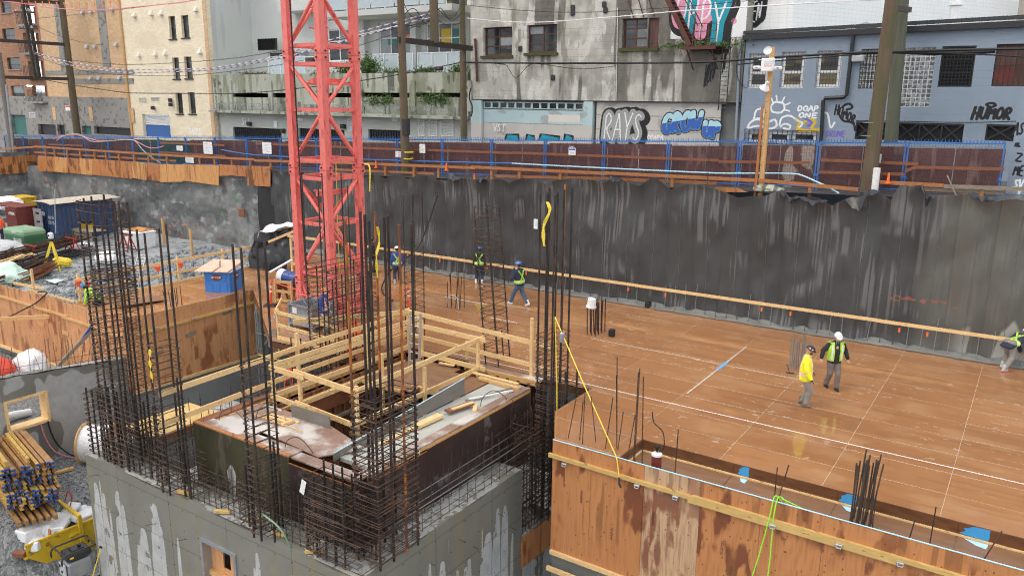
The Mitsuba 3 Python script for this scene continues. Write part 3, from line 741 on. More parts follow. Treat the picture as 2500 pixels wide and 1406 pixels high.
for p in [(-62.26, 38.90, 14.73), (-59.98, 38.90, 14.75), (-58.69, 38.90, 14.72), (-54.33, 38.90, 14.78), (-62.17, 38.90, 11.68), (-59.93, 38.90, 11.70), (-58.63, 38.90, 11.74), (-54.24, 38.90, 11.76)]:
    put(b2, 'wall_lamp', hull([(p[0] + a * s, p[1] + b, p[2] + c) for a in (-1, 1) for s, b, c in ((.08, .09, .2), (.22, .09, -.15), (.22, -.2, -.15), (.1, -.05, .1))]), 'patch_cream')
for p in [(-60.74, 38.80, 7.52), (-58.33, 38.80, 8.15), (-58.33, 38.80, 7.81)]:
    put(b2, 'flood_lamp', mv(rbox(.3, .25, .3, .05), p), 'steel_dark')

# ---- modern flats over a concrete parking garage
b3 = thing('modern_flats', 'modern flats with glass balconies over a stained concrete parking garage', 'building')
gx0, gx1 = -53.1, -29.15
HS = [(-50.95, -46.90, 8.45, 8.74), (-46.51, -44.97, 8.45, 8.76), (-41.31, -38.71, 8.52, 8.79), (-37.71, -33.69, 8.56, 8.84), (-33.23, -29.17, 8.60, 8.86)]
HG = [(-51.56, -46.15, 5.32, 6.27), (-44.35, -39.84, 5.57, 6.38), (-37.65, -34.62, 5.79, 6.50)]
zc = (-39.07, 39.00, 7.50)[2]
front(b3, 'planter_wall', [(gx0, zc), (gx1, zc), (gx1, 10.05), (gx0, 10.05)], HS, 'garage_concrete', depth=.3)
front(b3, 'lower_wall', [(gx0, 2), (gx1, 2), (gx1, zc - .02), (gx0, zc - .02)], HG, 'garage_grey', y=FY + .35)
put(b3, 'canopy', bx(gx0, gx1, FY - .55, FY + .34, zc - .18, zc - .004), 'garage_concrete')
put(b3, 'garage_room', cat([bx(gx0, gx1, FY + 7, FY + 7.1, 2, 9.69), bx(gx0, gx0 + .1, FY + .31, FY + 7, 2, 9.69), bx(gx1 - .1, gx1, FY + .31, FY + 7, 2, 9.69), bx(gx0 + .1, gx1 - .1, FY + .66, FY + 7, 7.2, 7.4)]), 'plaster')
for r in ((-51.11, -50.82, 7.34, 9.70), (-46.79, -46.40, 7.42, 9.68), (-38.46, -37.65, 7.57, 9.65), (-33.61, -33.18, 7.66, 9.64), (-29.10, -28.86, 7.74, 9.62)):
    put(b3, 'pier', bx(r[0], r[1], FY - .12, FY - .003, r[2] + .05, r[3] - .05), 'garage_concrete')
for r in HG:
    d = put(b3, 'garage_door', bx(r[0], r[1], FY + .5, FY + .54, r[2], r[3]), 'steel_dark')
    for a in np.arange(r[0] + .1, r[1], .22): put(d, 'bar', bx(a, a + .05, FY + .44, FY + .49, r[2], r[3]), 'gutter')
for r in ((-33.30, -32.80, 6.20, 7.29), (-32.43, -31.81, 6.23, 7.31), (-31.49, -30.50, 6.27, 7.26), (-39.45, -38.84, 6.29, 7.15)): louvre(b3, r, 'white', FY + .34, 9)
for r in ((-46.88, -46.53, 6.34, 6.81), (-44.52, -43.85, 6.90, 7.07), (-35.51, -34.96, 7.08, 7.29)): put(b3, 'wall_sign', bx(r[0], r[1], FY + .31, FY + .345, r[2], r[3]), 'white')
for p in [(-49.47, 39.20, 6.54), (-39.81, 39.20, 6.62), (-45.84, 39.20, 6.14)]:
    put(b3, 'flood_lamp', mv(rbox(.35, .3, .3, .05), p), 'steel_dark')
wire = []
for i in range(170):
    x = gx0 + .3 + i * (gx1 - gx0 - .6) / 170; a = i * 1.1
    wire.append(tube([(x + .07 * math.sin(a), FY - .30 + .24 * math.cos(t), zc + .30 + .24 * math.sin(t)) for t in np.linspace(0, 6.28, 11)], .009, 4, False))
put(b3, 'razor_wire', cat(wire), 'galv', kind='stuff')
for i in range(13): put(b3, 'wire_bracket', beam((gx0 + 1 + i * 1.85, FY - .3, zc), (gx0 + 1 + i * 1.85, FY - .3, zc + .5), .03, .03), 'gutter')
# set-back upper floors
UY = 43.0
put(b3, 'terrace', bx(gx0, gx1, FY + .31, FY + 7.1, 9.7, 9.9), 'garage_concrete')
z4 = (-38.85, 43.00, 13.76)[2]; zt = 10.0
hol = [(-51.46, -46.23, 10.68, 11.87), (-44.88, -41.42, 11.04, 13.29), (-39.85, -36.69, 10.83, 13.52), (-35.62, -32.48, 10.77, 13.35)]
front(b3, 'upper_wall', [(gx0 - .2, zt), (gx1 - 1.2, zt), (gx1 - 1.2, 24), (gx0 - .2, 24)], hol + [(-44.73, -32.20, 13.86, 14.91)], 'render_grey', y=UY, depth=.3)
put(b3, 'upper_interior', bx(gx0, gx1 - 1, UY + 1.5, UY + 1.6, zt, 24), 'concrete_dark')
for r in hol: window(b3, r, 'white', ('pane', 'pane_pale'), 3, 1, y=UY, w=.1, extra=(.62,), inset=.08)
window(b3, (-44.73, -32.20, 13.86, 14.91), 'white', ('pane', 'pane_pale', 'pane_warm'), 7, 1, y=UY, w=.1)
for r, m in (((-34.40, -33.61, 12.07, 12.96), 'art_yellow'), ((-33.54, -32.71, 11.86, 12.93), 'teal_door'), ((-39.09, -38.23, 12.06, 12.54), 'teal_door'), ((-37.41, -36.86, 12.42, 12.71), 'orange')):
    put(b3, 'window_poster', bx(r[0], r[1], UY + .10, UY + .111, r[2], r[3]), m)
xa, xb = (-41.99, -32.20, 13.59, 14.11)[:2]
put(b3, 'balcony_slab', bx(xa - .4, xb + .8, UY - 2.6, UY - .002, z4, z4 + .38), 'render_grey')
for a in np.linspace(xa - .3, xb + .2, 6)[:-1]:
    put(b3, 'balustrade_glass', bx(a + .04, a + (xb - xa + .5) / 5 - .04, UY - 2.5, UY - 2.485, z4 + .45, z4 + 1.5), 'frosted')
put(b3, 'balustrade_rail', bx(xa - .4, xb + .8, UY - 2.53, UY - 2.46, z4 + 1.5, z4 + 1.56), 'white')
for a, _, _ in [(-41.02, 43.00, 12.12), (-36.34, 43.00, 12.00), (-32.21, 43.00, 11.89)]:
    put(b3, 'pier', bx(a - .25, a + .25, UY - .5, UY - .003, zt, z4 - .003), 'render_grey')
for (a, _, _), (b, _, _) in ([(-38.89, 41.00, 11.16), (-35.01, 41.00, 11.09)], [(-34.66, 41.00, 11.09), (-31.04, 41.00, 11.02)], [(-49.05, 41.00, 11.35), (-45.12, 41.00, 11.28)]):
    put(b3, 'balustrade_glass', bx(a, b, UY - 2, UY - 1.985, zt + .1, zt + 1.3), 'frosted')
    put(b3, 'balustrade_rail', cat([bx(a, b, UY - 2.03, UY - 1.96, zt + 1.305, zt + 1.36)] + [bx(q, q + .05, UY - 2.06, UY - 2.01, zt, zt + 1.3) for q in np.linspace(a, b - .05, 4)]), 'white')
q = (-51.31, -49.27, 11.91, 12.75); louvre(b3, (q[0], q[1], q[2], q[3]), 'gutter', UY - 1.0, 9, 'slat_screen')
q = (-48.22, -45.26, 11.39, 14.57); put(b3, 'stair_tower', bx(q[0], q[1] + .6, UY - 1.6, UY - .004, 14.5, 24), 'render_grey')
window(b3, (-44.73, -44.11, 13.96, 15.30), 'white', 'pane_pale', 1, 3, y=UY - .2, w=.08)


def leaves(c, spread, n, size, seed, drop=0.0):
    g = np.random.default_rng(seed); v = []; f = []
    for i in range(n):
        o = np.array(c) + g.normal(0, 1, 3) * np.array(spread) * (.45 + .5 * g.random()); o[2] -= drop * g.random()
        d = g.normal(0, 1, 3); d /= np.linalg.norm(d); e = np.cross(d, g.normal(0, 1, 3)); e /= np.linalg.norm(e) + 1e-9
        s = size * g.uniform(.6, 1.4); k = len(v)
        v += [o - d * s, o + e * s * .35, o + d * s, o - e * s * .35]; f += [(k, k + 1, k + 2), (k, k + 2, k + 3)]
    return np.array(v), np.array(f)


mat('leaf', lambda p, n, uv: mix((.05, .115, .03), (.13, .19, .055), cell_rand(dr.floor(p.x * 9), dr.floor(p.y * 9), dr.floor(p.z * 9))), .55)
mat('leaf_dry', lambda p, n, uv: mix((.16, .105, .055), (.10, .09, .035), cell_rand(dr.floor(p.x * 9), dr.floor(p.y * 9), dr.floor(p.z * 9))), .7)
for i, (p, sx, sz, n, lab, m) in enumerate([((-37.56, 39.50, 10.62), 1.0, .75, 1500, 'tall bushy green shrub in the planter right of the crane mast', 'leaf'), ((-39.60, 39.50, 10.46), .8, .45, 800, 'low green shrub in the planter seen through the crane mast', 'leaf'),
                                            ((-35.45, 39.50, 10.16), 1.1, .28, 700, 'thin trailing green plant beside the mossy utility pole', 'leaf'), ((-32.76, 39.50, 10.21), 1.2, .3, 800, 'trailing green plant on the planter edge between the two poles', 'leaf'),
                                            ((-30.27, 39.50, 10.23), .8, .45, 700, 'green bush at the right end of the planter', 'leaf'), ((-33.59, 39.50, 10.07), 1.6, .16, 500, 'low dry grass strip along the planter edge', 'leaf_dry'), ((-48.94, 39.50, 9.93), 2.6, .2, 1100, 'dry brown grass growing along the left planter', 'leaf_dry'), ((-41.74, 39.50, 10.08), 1.4, .25, 700, 'dry grass behind the crane mast on the planter', 'leaf_dry')]):
    t = thing('planter_shrub' if m == 'leaf' else 'planter_grass', lab, 'plant')
    put(t, 'foliage', leaves((p[0], 39.5, max(p[2], 10.1)), (sx * .6, .22, sz * .6), n, .10, 100 + i, .35), m)
    put(t, 'stem', cat([tube(curve([(p[0] + a * .4, 39.5, 9.9), (p[0] + a * .7, 39.4, 10.1 + sz * .3), (p[0] + a, 39.45, 10.1 + sz * .6)], 6), .015, 4) for a in np.linspace(-sx * .5, sx * .5, 5)]), 'brown_board')
for i, p in enumerate([(-36.59, 38.95, 8.55), (-35.53, 38.95, 8.64), (-32.17, 38.95, 8.71), (-31.05, 38.95, 8.72)]):
    t = thing('hanging_weed', ('drooping green weed hanging from the garage slot, %s of four' % ('leftmost', 'second', 'third', 'rightmost')[i]), 'plant')
    put(t, 'foliage', leaves((p[0], 38.9, p[2]), (.5, .12, .18), 260, .09, 150 + i, .4), 'leaf')

# ---- old stained concrete warehouse
b4 = thing('old_concrete_building', 'old stained concrete warehouse with rusty windows, fire escape and pale garage doors', 'building')
wx0, wx1 = -28.95, -12.75
zs = (-20.73, 39.00, 8.51)[2]
W4 = [(-28.04, -26.05, 10.95, 12.50), (-25.07, -23.11, 11.05, 12.52), (-19.21, -17.81, 11.16, 12.62)]
front(b4, 'upper_wall', [(wx0, zs), (wx1, zs), (wx1, 22), (wx0, 22)], W4 + [(-17.77, -17.19, 11.13, 12.58)], 'old_concrete')
for i, r in enumerate(W4): window(b4, r, 'rust_stair', ('pane', 'pane_pale', 'pane'), 2, 3, w=.08, inset=.2)
r = (-17.77, -17.19, 11.13, 12.58)
put(b4, 'boarded_window', bx(r[0], r[1], FY + .12, FY + .16, r[2], r[3]), 'brown_board', label='red brown boarded half of the right window')
for r in W4 + [(-19.21, -17.19, 11.15, 12.61)]:
    put(b4, 'sill', bx(r[0] - .1, r[1] + .1, FY - .16, FY - .003, r[2] - .16, r[2] - .01), 'moss', label='mossy window sill')
for a, b in (((-28.55, 38.90, 11.91), (-28.41, 38.90, 9.50)),):
    put(b4, 'rust_pipe', tube([a, b], .07, 8), 'rust_stair')
put(b4, 'white_cable', tube([(-19.50, 38.95, 13.16), (-19.39, 38.95, 8.52)], .02, 5), 'white')
# rings and stubs left in the wall
for p in [(-22.16, 38.95, 13.29), (-22.15, 38.95, 13.04), (-20.29, 38.95, 13.36), (-20.20, 38.95, 13.07), (-25.46, 38.95, 11.28), (-23.29, 38.95, 9.71)]:
    put(b4, 'wall_anchor', mv(rbox(.24, .14, .3, .04), p), 'steel_dark')
# lower storey
p0 = (-28.15, -21.39, 6.22, 7.95); p1 = (-21.34, -20.79, 6.36, 8.49); p2 = (-20.64, -13.75, 6.51, 8.53)
zm = (-24.61, 39.00, 7.18)[2]
put(b4, 'garage_door', bx(p0[0], p0[1], FY + .16, FY + .22, zm + .02, p0[3]), 'pale_blue', label='pale blue upper part of the left garage door')
put(b4, 'garage_door', bx(p0[0], p0[1], FY + .15, FY + .21, 4, zm), 'pale_beige', label='beige lower part of the left garage door')
tr = (-28.09, -21.42, 8.00, 8.38)
for i in range(12):
    a = tr[0] + (tr[1] - tr[0]) * i / 12; b = tr[0] + (tr[1] - tr[0]) * (i + 1) / 12
    f = put(b4, 'transom_window', cat([bx(a, a + .06, FY + .12, FY + .2, tr[2], tr[3]), bx(b - .06, b - .001, FY + .12, FY + .2, tr[2], tr[3]), bx(a + .06, b - .06, FY + .12, FY + .2, tr[3] - .05, tr[3]), bx(a + .06, b - .06, FY + .12, FY + .2, tr[2], tr[2] + .05)]), 'pale_blue')
    put(f, 'pane', bx(a + .06, b - .06, FY + .165, FY + .175, tr[2] + .05, tr[3] - .05), 'pane')
put(b4, 'pillar', bx(p1[0], p1[1], FY - .02, FY + .3, zm, zs - .004), 'pale_blue'); put(b4, 'pillar', bx(p1[0], p1[1], FY - .02, FY + .3, 4, zm - .002), 'pale_beige')
put(b4, 'pillar', bx(wx0, p0[0] - .02, FY - .02, FY + .3, zm, zs - .004), 'pale_blue'); put(b4, 'pillar', bx(wx0, p0[0] - .02, FY - .02, FY + .3, 4, zm - .002), 'pale_beige')
nb = 6
for i in range(nb):
    za, zb = 4 + (zs - 4) * i / nb, 4 + (zs - 4) * (i + 1) / nb
    put(b4, 'door_board', bx(p2[0], p2[1], FY + .16, FY + .22, za + .012, zb - .012), 'pale_beige')
put(b4, 'door_backing', bx(wx0, wx1, FY + .4, FY + .42, 4, zs), 'concrete_dark')
r = (-23.66, -21.63, 7.32, 7.72); put(b4, 'paint_patch', bx(r[0], r[1], FY + .148, FY + .158, r[2], r[3]), 'patch_cream', label='cream paint patch on the pale blue door')
put(b4, 'lintel', bx(wx0, wx1, FY - .03, FY + .36, zs - .05, zs - .006), 'steel_dark')
put(b4, 'side_return', bx(wx1 - .3, wx1, FY + .36, 60, 3, 22), 'old_concrete')
put(b4, 'side_return', bx(wx0, wx0 + .3, FY + .36, 60, 3, 22), 'old_concrete')
# mural ground, fire escape, ladder
r = (-16.54, -13.29, 11.54, 14.43)
put(b4, 'mural_ground', bx(r[0], wx1 - .01, FY - .006, FY - .001, r[2], 22), 'art_white', label='white painted ground of the mural behind the fire escape')
fe = thing('fire_escape', 'rusty brown steel fire escape stair and landing on the concrete building', 'fire escape')
fy0, fy1 = FY - 1.05, FY - .02
L = (-15.45, -13.81, 11.07, 11.22)
put(fe, 'landing', cat([bx(L[0], L[1], fy0, fy1, L[2], L[2] + .05)] + [bx(L[0], L[1], y, y + .06, L[2] - .12, L[2] - .002) for y in (fy0, fy1 - .06)]), 'rust_stair')
put(fe, 'moss', leaves(((L[0] + L[1]) / 2 - .2, FY - .4, L[2] + .12), (1.4, .3, .10), 900, .08, 77), 'leaf')
sa, sb = np.array((-16.48, 38.00, 13.49)), np.array((-15.09, 38.00, 11.25))
for y in (fy0, fy0 + .65):
    put(fe, 'stringer', beam((sa[0], y, sa[2]), (sb[0], y, L[2] + .06), .05, .22), 'rust_stair')
    put(fe, 'hand_rail', beam((sa[0] + .35, y, sa[2] + .9), (sb[0] + .35, y, L[2] + .95), .04, .04), 'rust_stair')
for i in range(13):
    t = (i + .5) / 13; q = sa + (np.array([sb[0], 0, L[2]]) - sa) * t
    put(fe, 'tread', bx(q[0] - .13, q[0] + .13, fy0 + .03, fy0 + .62, q[2] - .01, q[2] + .02), 'rust_stair')
for x in np.linspace(L[0] + .5, L[1], 4): put(fe, 'rail_post', beam((x, fy0, L[2]), (x, fy0, L[2] + 1.05), .035, .035), 'rust_stair')
for h in (.35, .7, 1.05): put(fe, 'guard_rail', beam((L[0] + .5, fy0, L[2] + h), (L[1], fy0, L[2] + h), .03, .03), 'rust_stair')
for x in (L[0] + .2, L[1] - .2): put(fe, 'bracket', beam((x, fy0 + .05, L[2] - .1), (x, FY - .02, L[2] - 1.0), .05, .05), 'rust_stair')
hb = (-18.85, -17.72, 12.66, 13.82)
for x in (hb[0], (hb[0] + hb[1]) / 2, hb[1]): put(fe, 'hanger', beam((x - .3, FY - .3, hb[3] + .6), (x + .25, FY - .05, hb[2]), .06, .06), 'rust_stair')
ld = thing('wall_ladder', 'thin black steel ladder fixed at the corner of the concrete building', 'ladder')
q = (-13.76, -13.37, 8.12, 11.09)
for x in (q[0], q[1]): put(ld, 'rail', rod((x, 38.8, q[2]), (x, 38.8, q[3]), .025), 'gutter')
for i in range(14): z = q[2] + (q[3] - q[2]) * (i + .5) / 14; put(ld, 'rung', rod((q[0], 38.8, z), (q[1], 38.8, z), .015), 'gutter')

# ---- blue-grey painted building
b5 = thing('blue_grey_building', 'blue grey painted two storey building with barred windows at the right', 'building')
cx0 = -12.7
zr0, zr1 = (-12.94, 39.00, 11.51)[2], (-1.55, 39.00, 11.63)[2]
W5 = [(-12.49, -11.52, 9.17, 10.76), (-10.97, -9.89, 9.17, 10.80), (-9.38, -8.30, 9.18, 10.82)]
GB = [(-7.51, -6.76, 9.18, 10.84), (-5.89, -4.57, 8.41, 10.86)]
LV = (-4.35, -3.09, 9.24, 10.89); WB = (-2.38, -1.06, 9.27, 10.92)
LW = [(-12.28, -11.47, 6.60, 7.16), (-11.32, -10.32, 6.64, 7.20), (-10.21, -9.10, 6.69, 7.23)]
GR = [(-7.42, -3.15, 6.95, 7.74), (-2.34, -1.30, 7.08, 7.75)]
front(b5, 'front_wall', [(cx0, 3.5), (8, 3.5), (8, zr1 + .2), (cx0, zr0)], W5 + GB + [LV, WB] + LW + GR, 'blue_grey')
put(b5, 'room', cat([bx(cx0, 8, FY + 6, FY + 6.1, 3.5, zr0 - .3), bx(cx0, 8, FY + .36, FY + 6, 3.5, 3.6)]), 'plaster')
put(b5, 'roof', (np.array([[cx0, FY - .1, zr0 + .02], [8, FY - .1, zr1 + .22], [8, 56, zr1 + 1.6], [cx0, 56, zr0 + 1.5]]), np.array([[0, 1, 2], [0, 2, 3]])), 'roof_grey')
put(b5, 'cornice', beam((cx0 - .1, FY - .14, zr0 - .02), (8, FY - .14, zr1 + .2), .28, .24), 'gutter')
put(b5, 'roof_edge', beam((cx0 - .1, FY - .05, zr0 + .2), (8, FY - .05, zr1 + .5), .35, .14), 'roof_dark')
for r in W5:
    window(b5, r, 'white_gloss', ('pane_warm', 'pane'), 1, 1, w=.17, extra=(.44,), inset=.12)
    bars(b5, (r[0] + .05, r[1] - .05, r[2] + .05, r[3] - .05), 8, 6, FY + .06, rr=.008)
for r in LW: window(b5, r, 'white_gloss', ('pane_warm', 'pane'), 1, 1, w=.15, inset=.14)
bars(b5, (-12.42, -9.06, 6.61, 7.26), 16, 4, FY - .06)
mat('glass_block', lambda p, n, uv: mix((.10, .11, .115), (.34, .36, .37), smoothstep(.35, .75, noise(p.x * 14, p.z * 14, 2.0))), .12)
for r, nx, nz in ((GB[0], 5, 9), (GB[1], 7, 13)):
    f = put(b5, 'glass_block_window', cat([bx(a - .012, a + .012, FY + .05, FY + .12, r[2], r[3]) for a in np.linspace(r[0], r[1], nx + 1)] + [bx(r[0], r[1], FY + .052, FY + .118, c - .012, c + .012) for c in np.linspace(r[2], r[3], nz + 1)]), 'white')
    ax, az = np.linspace(r[0], r[1], nx + 1), np.linspace(r[2], r[3], nz + 1)
    for i in range(nx):
        for j in range(nz): put(f, 'glass_block', mv(rbox(ax[i + 1] - ax[i] - .03, .1, az[j + 1] - az[j] - .03, .02), ((ax[i] + ax[i + 1]) / 2, FY + .10, (az[j] + az[j + 1]) / 2)), 'glass_block')
bars(b5, GB[0], 7, 6, FY + .02)
louvre(b5, LV, 'gutter', FY + .12, 11); bars(b5, (LV[0] + .1, LV[1] - .1, LV[2] + .05, LV[3] - .05), 9, 4, FY + .05)
put(b5, 'boarded_window', bx(WB[0], WB[1], FY + .16, FY + .2, WB[2], WB[3]), 'brown_board'); bars(b5, WB, 8, 3, FY + .05)
r = (-2.25, -1.71, 9.45, 10.01); put(b5, 'window_graffiti', mv(extr(shapely.Point(0, 0).buffer(.36), .004, 'xz', 0), ((r[0] + r[1]) / 2, FY + .152, (r[2] + r[3]) / 2)), 'maroon')
for r, n in ((GR[0], 5), (GR[1], 1)):
    put(b5, 'door_recess', bx(r[0], r[1], FY + .3, FY + .34, r[2], r[3]), 'black')
    for i in range(n):
        a, b = r[0] + (r[1] - r[0]) * i / n, r[0] + (r[1] - r[0]) * (i + 1) / n
        put(b5, 'gate_panel', cat([beam((a, FY + .05, r[2]), (b, FY + .05, r[3]), .03, .07), beam((a, FY + .07, r[3]), (b, FY + .07, r[2]), .03, .07), bx(a, a + .06, FY + .02, FY + .1, r[2], r[3]), bx(a, b, FY + .02, FY + .1, r[3] - .08, r[3])]), 'gutter')
put(b5, 'downpipe', tube([(-7.90, 38.85, 11.42), (-7.92, 38.85, 8.89), (-8.03, 38.85, 8.79), (-8.85, 38.85, 8.74), (-8.90, 38.85, 8.63), (-8.82, 38.85, 6.73)], .085, 8), 'gutter')
put(b5, 'downpipe', tube([(-12.95, 38.90, 11.45), (-12.83, 38.90, 6.57)], .06, 8), 'blue_grey')
p = (-7.59, 38.80, 10.45); put(b5, 'meter_box', mv(rbox(.5, .25, .3, .04), p), 'grey_plastic')
rv = thing('roof_vent', 'round grey roof vent cap on the blue grey building', 'vent'); p = (-8.05, 42.00, 11.95)
put(rv, 'stack', lathe([(.3, -.6), (.3, .1)], 12, p), 'galv'); put(rv, 'cap', lathe([(.02, .3), (.45, .15), (.5, .02), (.3, .02)], 14, p), 'galv')
rv = thing('roof_vent', 'white upright vent pipe on the roof at the top right', 'vent'); p = (-4.79, 46.00, 12.88)
put(rv, 'stack', lathe([(.24, -1.4), (.24, .25)], 12, p), 'white'); put(rv, 'cap', lathe([(.01, .65), (.3, .55), (.34, .3), (.24, .26)], 12, p), 'white')

# ---- buildings behind it
b6 = thing('white_brick_building', 'plain white brick wall rising behind the blue grey building', 'building')
put(b6, 'wall', bx(-12.74, -12.3, FY + 1.0, 62, 11.2, 24), 'white_brick')
put(b6, 'front_wall', bx(-12.72, -10.9, FY + .95, FY + 1.35, 11.4, 24), 'white_brick')
put(b6, 'wall', (np.array([[-10.9, FY + 1.1, 11.3], [-2.2, 58, 12], [-2.2, 58, 26], [-10.9, FY + 1.1, 26]]), np.array([[0, 1, 2], [0, 2, 3]])), 'white_brick')
b7 = thing('tan_barred_building', 'tan building with barred graffiti windows behind the roof at the top right', 'building')
q = (-8.20, -2.00, 12.78, 15.46)
put(b7, 'wall', bx(q[0], q[1] + 12, 57, 57.4, 9, 24), 'tan_wall')
for r in ((-7.84, -6.93, 13.40, 16.07), (-6.71, -4.86, 13.34, 15.96), (-4.71, -2.91, 13.26, 15.82)):
    put(b7, 'window', bx(r[0], r[1], 56.9, 56.95, r[2], r[3]), 'black_gloss')
    bars(b7, r, 16, 2, 56.8, 'galv')

# ================================================================ CONCRETE CORE, FORMWORK, WALLS
core = thing('concrete_core', 'stained grey concrete core wall with rebar dowels along its ledge and a door opening', 'concrete wall')
LZ = -1.75
DOOR = (-17.2, -15.75, -8.2, -2.62)
rough = lambda: 0
fr = Polygon([(-22.6, -8.2), (-11.4, -8.2), (-11.4, LZ)] + [(x, LZ + .05 * math.sin(x * 1.7) * (abs(x + 17) < 5)) for x in np.linspace(-11.8, -22.2, 24)] + [(-22.6, LZ - .02)])
put(core, 'front_wall', extr(fr.difference(sbox(DOOR[0], DOOR[2], DOOR[1], DOOR[3])), .86, 'xz', 11.2), 'concrete_wet')
rw = Polygon([(12.062, -8.2), (17.8, -8.2), (17.8, LZ - .06)] + [(y, LZ + .04 * math.sin(y * 2.3)) for y in np.linspace(17.5, 12.4, 14)] + [(12.062, LZ)])
put(core, 'right_wall', extr(rw, .86, 'yz', -12.262), 'concrete_wet')
put(core, 'right_wall', extr(Polygon([(17.802, -8.2), (19.7, -8.2), (19.7, -3.95), (17.802, -3.9)]), .86, 'yz', -12.262), 'concrete_wet')
put(core, 'left_wall', bx(-19.35, -18.52, 12.062, 20.5, -8.2, LZ - .03), 'concrete_plain')
put(core, 'outer_wall', bx(-22.55, -20.75, 12.062, 16.2, -8.2, LZ + .18), 'concrete_plain')
# a rough skin on the ledges
def ledge(x0, x1, y0, y1, n, m, z=LZ):
    g = grid(lambda u, v: np.stack([x0 + (x1 - x0) * u, y0 + (y1 - y0) * v, z + .015 + .05 * meshkit.noise(np.stack([u * n * 1.2, v * m * 1.2, u * 0], -1), 3) * (np.sin(np.pi * v) ** .4) * (np.sin(np.pi * u) ** .2)], -1), n, m)
    put(core, 'rough_ledge', g, 'concrete_top', smooth=True)
ledge(-22.58, -11.42, 11.22, 12.04, 130, 12); ledge(-12.25, -11.42, 12.05, 17.78, 12, 80); ledge(-22.5, -20.8, 12.1, 16.1, 20, 50, LZ + .18); ledge(-19.33, -18.54, 12.1, 20.4, 12, 80, LZ - .03)
dr_ = put(core, 'door_frame', cat([bx(DOOR[0] + .002, DOOR[0] + .09, 11.16, 11.5, -8, DOOR[3] - .002), bx(DOOR[1] - .09, DOOR[1] - .002, 11.16, 11.5, -8, DOOR[3] - .002), bx(DOOR[0] + .09, DOOR[1] - .09, 11.16, 11.5, DOOR[3] - .09, DOOR[3] - .002)]), 'galv')
put(dr_, 'plywood_infill', extr(sbox(DOOR[0] + .09, -8, DOOR[1] - .09, DOOR[3] - .09).difference(unary_union([sbox(-16.62, -3.45, -16.32, -2.82), sbox(-16.14, -3.45, -15.9, -2.82)])), .04, 'xz', 11.42), 'ply_left')
put(dr_, 'brace', bx(DOOR[0] + .1, DOOR[1] - .1, 11.3, 11.41, -3.75, -3.6), 'lumber_tan')
# form-tie stubs
for x, z in ((-21.9, -2.2), (-19.2, -2.9), (-16.2 - 1.6, -2.9), (-15.4, -3.1), (-14.0, -3.4), (-13.0, -2.5), (-20.4, -3.6)):
    put(core, 'tie_stub', rod((x, 11.22, z), (x - .12, 10.95, z + .03), .008, 5), 'dowel')
for y, z in ((12.6, -2.5), (13.6, -2.55), (14.8, -2.5), (15.4, -3.0), (16.6, -2.6), (17.2, -3.3)):
    put(core, 'tie_stub', rod((-11.42, y, z), (-11.16, y - .08, z + .03), .008, 5), 'dowel')
# small timber blocks on the ledge
for x, y, a in ((-18.0, 11.35, .2), (-16.3, 11.3, .5), (-15.3, 11.5, .5), (-14.3, 11.4, .1), (-13.0, 11.35, .6)):
    put(core, 'timber_block', mv(rbox(.42, .1, .09, .01), (x, y, LZ + .1), rotz(a)), 'lumber_yellow')
# rebar dowels rising from the ledges and the horizontal bars tied to them
def dowel(t, x, y, z0, z1, r=.011, m='dowel', lean=(0, 0), name='rebar_dowel'):
    put(t, name, rod((x, y, z0), (x + lean[0], y + lean[1], z1), r, 5), m)
for i, x in enumerate(np.arange(-21.9, -12.2, .24)):
    for y in (11.36, 11.88):
        h = (.95 if x < -18.9 else .62 if x < -16.4 else 1.15) + .12 * rng.normal()
        dowel(core, x + .03 * rng.normal(), y, LZ - .05, LZ + h, .011, lean=(.02 * rng.normal(), .02 * rng.normal()))
for i, y in enumerate(np.arange(12.4, 17.7, .37)):
    for x in (-11.55, -12.08):
        dowel(core, x, y + .02 * rng.normal(), LZ - .05, LZ + 1.2 + .14 * rng.normal(), .010, lean=(.02 * rng.normal(), .02 * rng.normal()))
for y in np.arange(12.5, 20.2, .34):
    for x in (-18.75, -19.15): dowel(core, x, y, LZ - .05, -.25 + .75 * rng.random(), .011, lean=(.03 * rng.normal(), .03 * rng.normal()))
for z in (.08, .20, .33, .46, .62):
    for y in (11.36, 11.88):
        put(core, 'horizontal_bar', tube(sag((-22.0, y + .014, LZ + z), (-11.6, y + .014, LZ + z + .02), .02, 8), .010, 5), 'dowel')
for z, a in ((.12, 12.3), (.30, 12.3), (.45, 12.6), (.72, 12.3)):
    for x in (-11.55, -12.08): put(core, 'horizontal_bar', tube(sag((x + .014, a, LZ + z), (x + .014, 19.4, LZ + z + .03), .02, 8), .010, 5), 'dowel_grey' if z > .4 else 'dowel')
for x in (-18.75, -19.15):
    for z in (.25, .6, .95): put(core, 'horizontal_bar', rod((x + .014, 12.3, LZ + z), (x + .014, 20.3, LZ + z), .010, 5), 'dowel')
for x, s in ((-17.9, 1), (-17.5, 1), (-16.9, 1), (-16.5, 1), (-15.9, 1)):      # hooked bars over the door head
    put(core, 'hooked_bar', tube(curve([(x, 11.36, LZ - .05), (x, 11.36, LZ + .42), (x + .04, 11.46, LZ + .53), (x + .1, 11.85, LZ + .55), (x + .12, 11.95, LZ + .48)], 14), .014, 6), 'rebar')
for x in (-17.75, -17.2, -16.2, -15.2): put(core, 'cross_bar', rod((x, 11.3, LZ + .3), (x + .25, 12.3, LZ + .34), .013, 5), 'rebar')

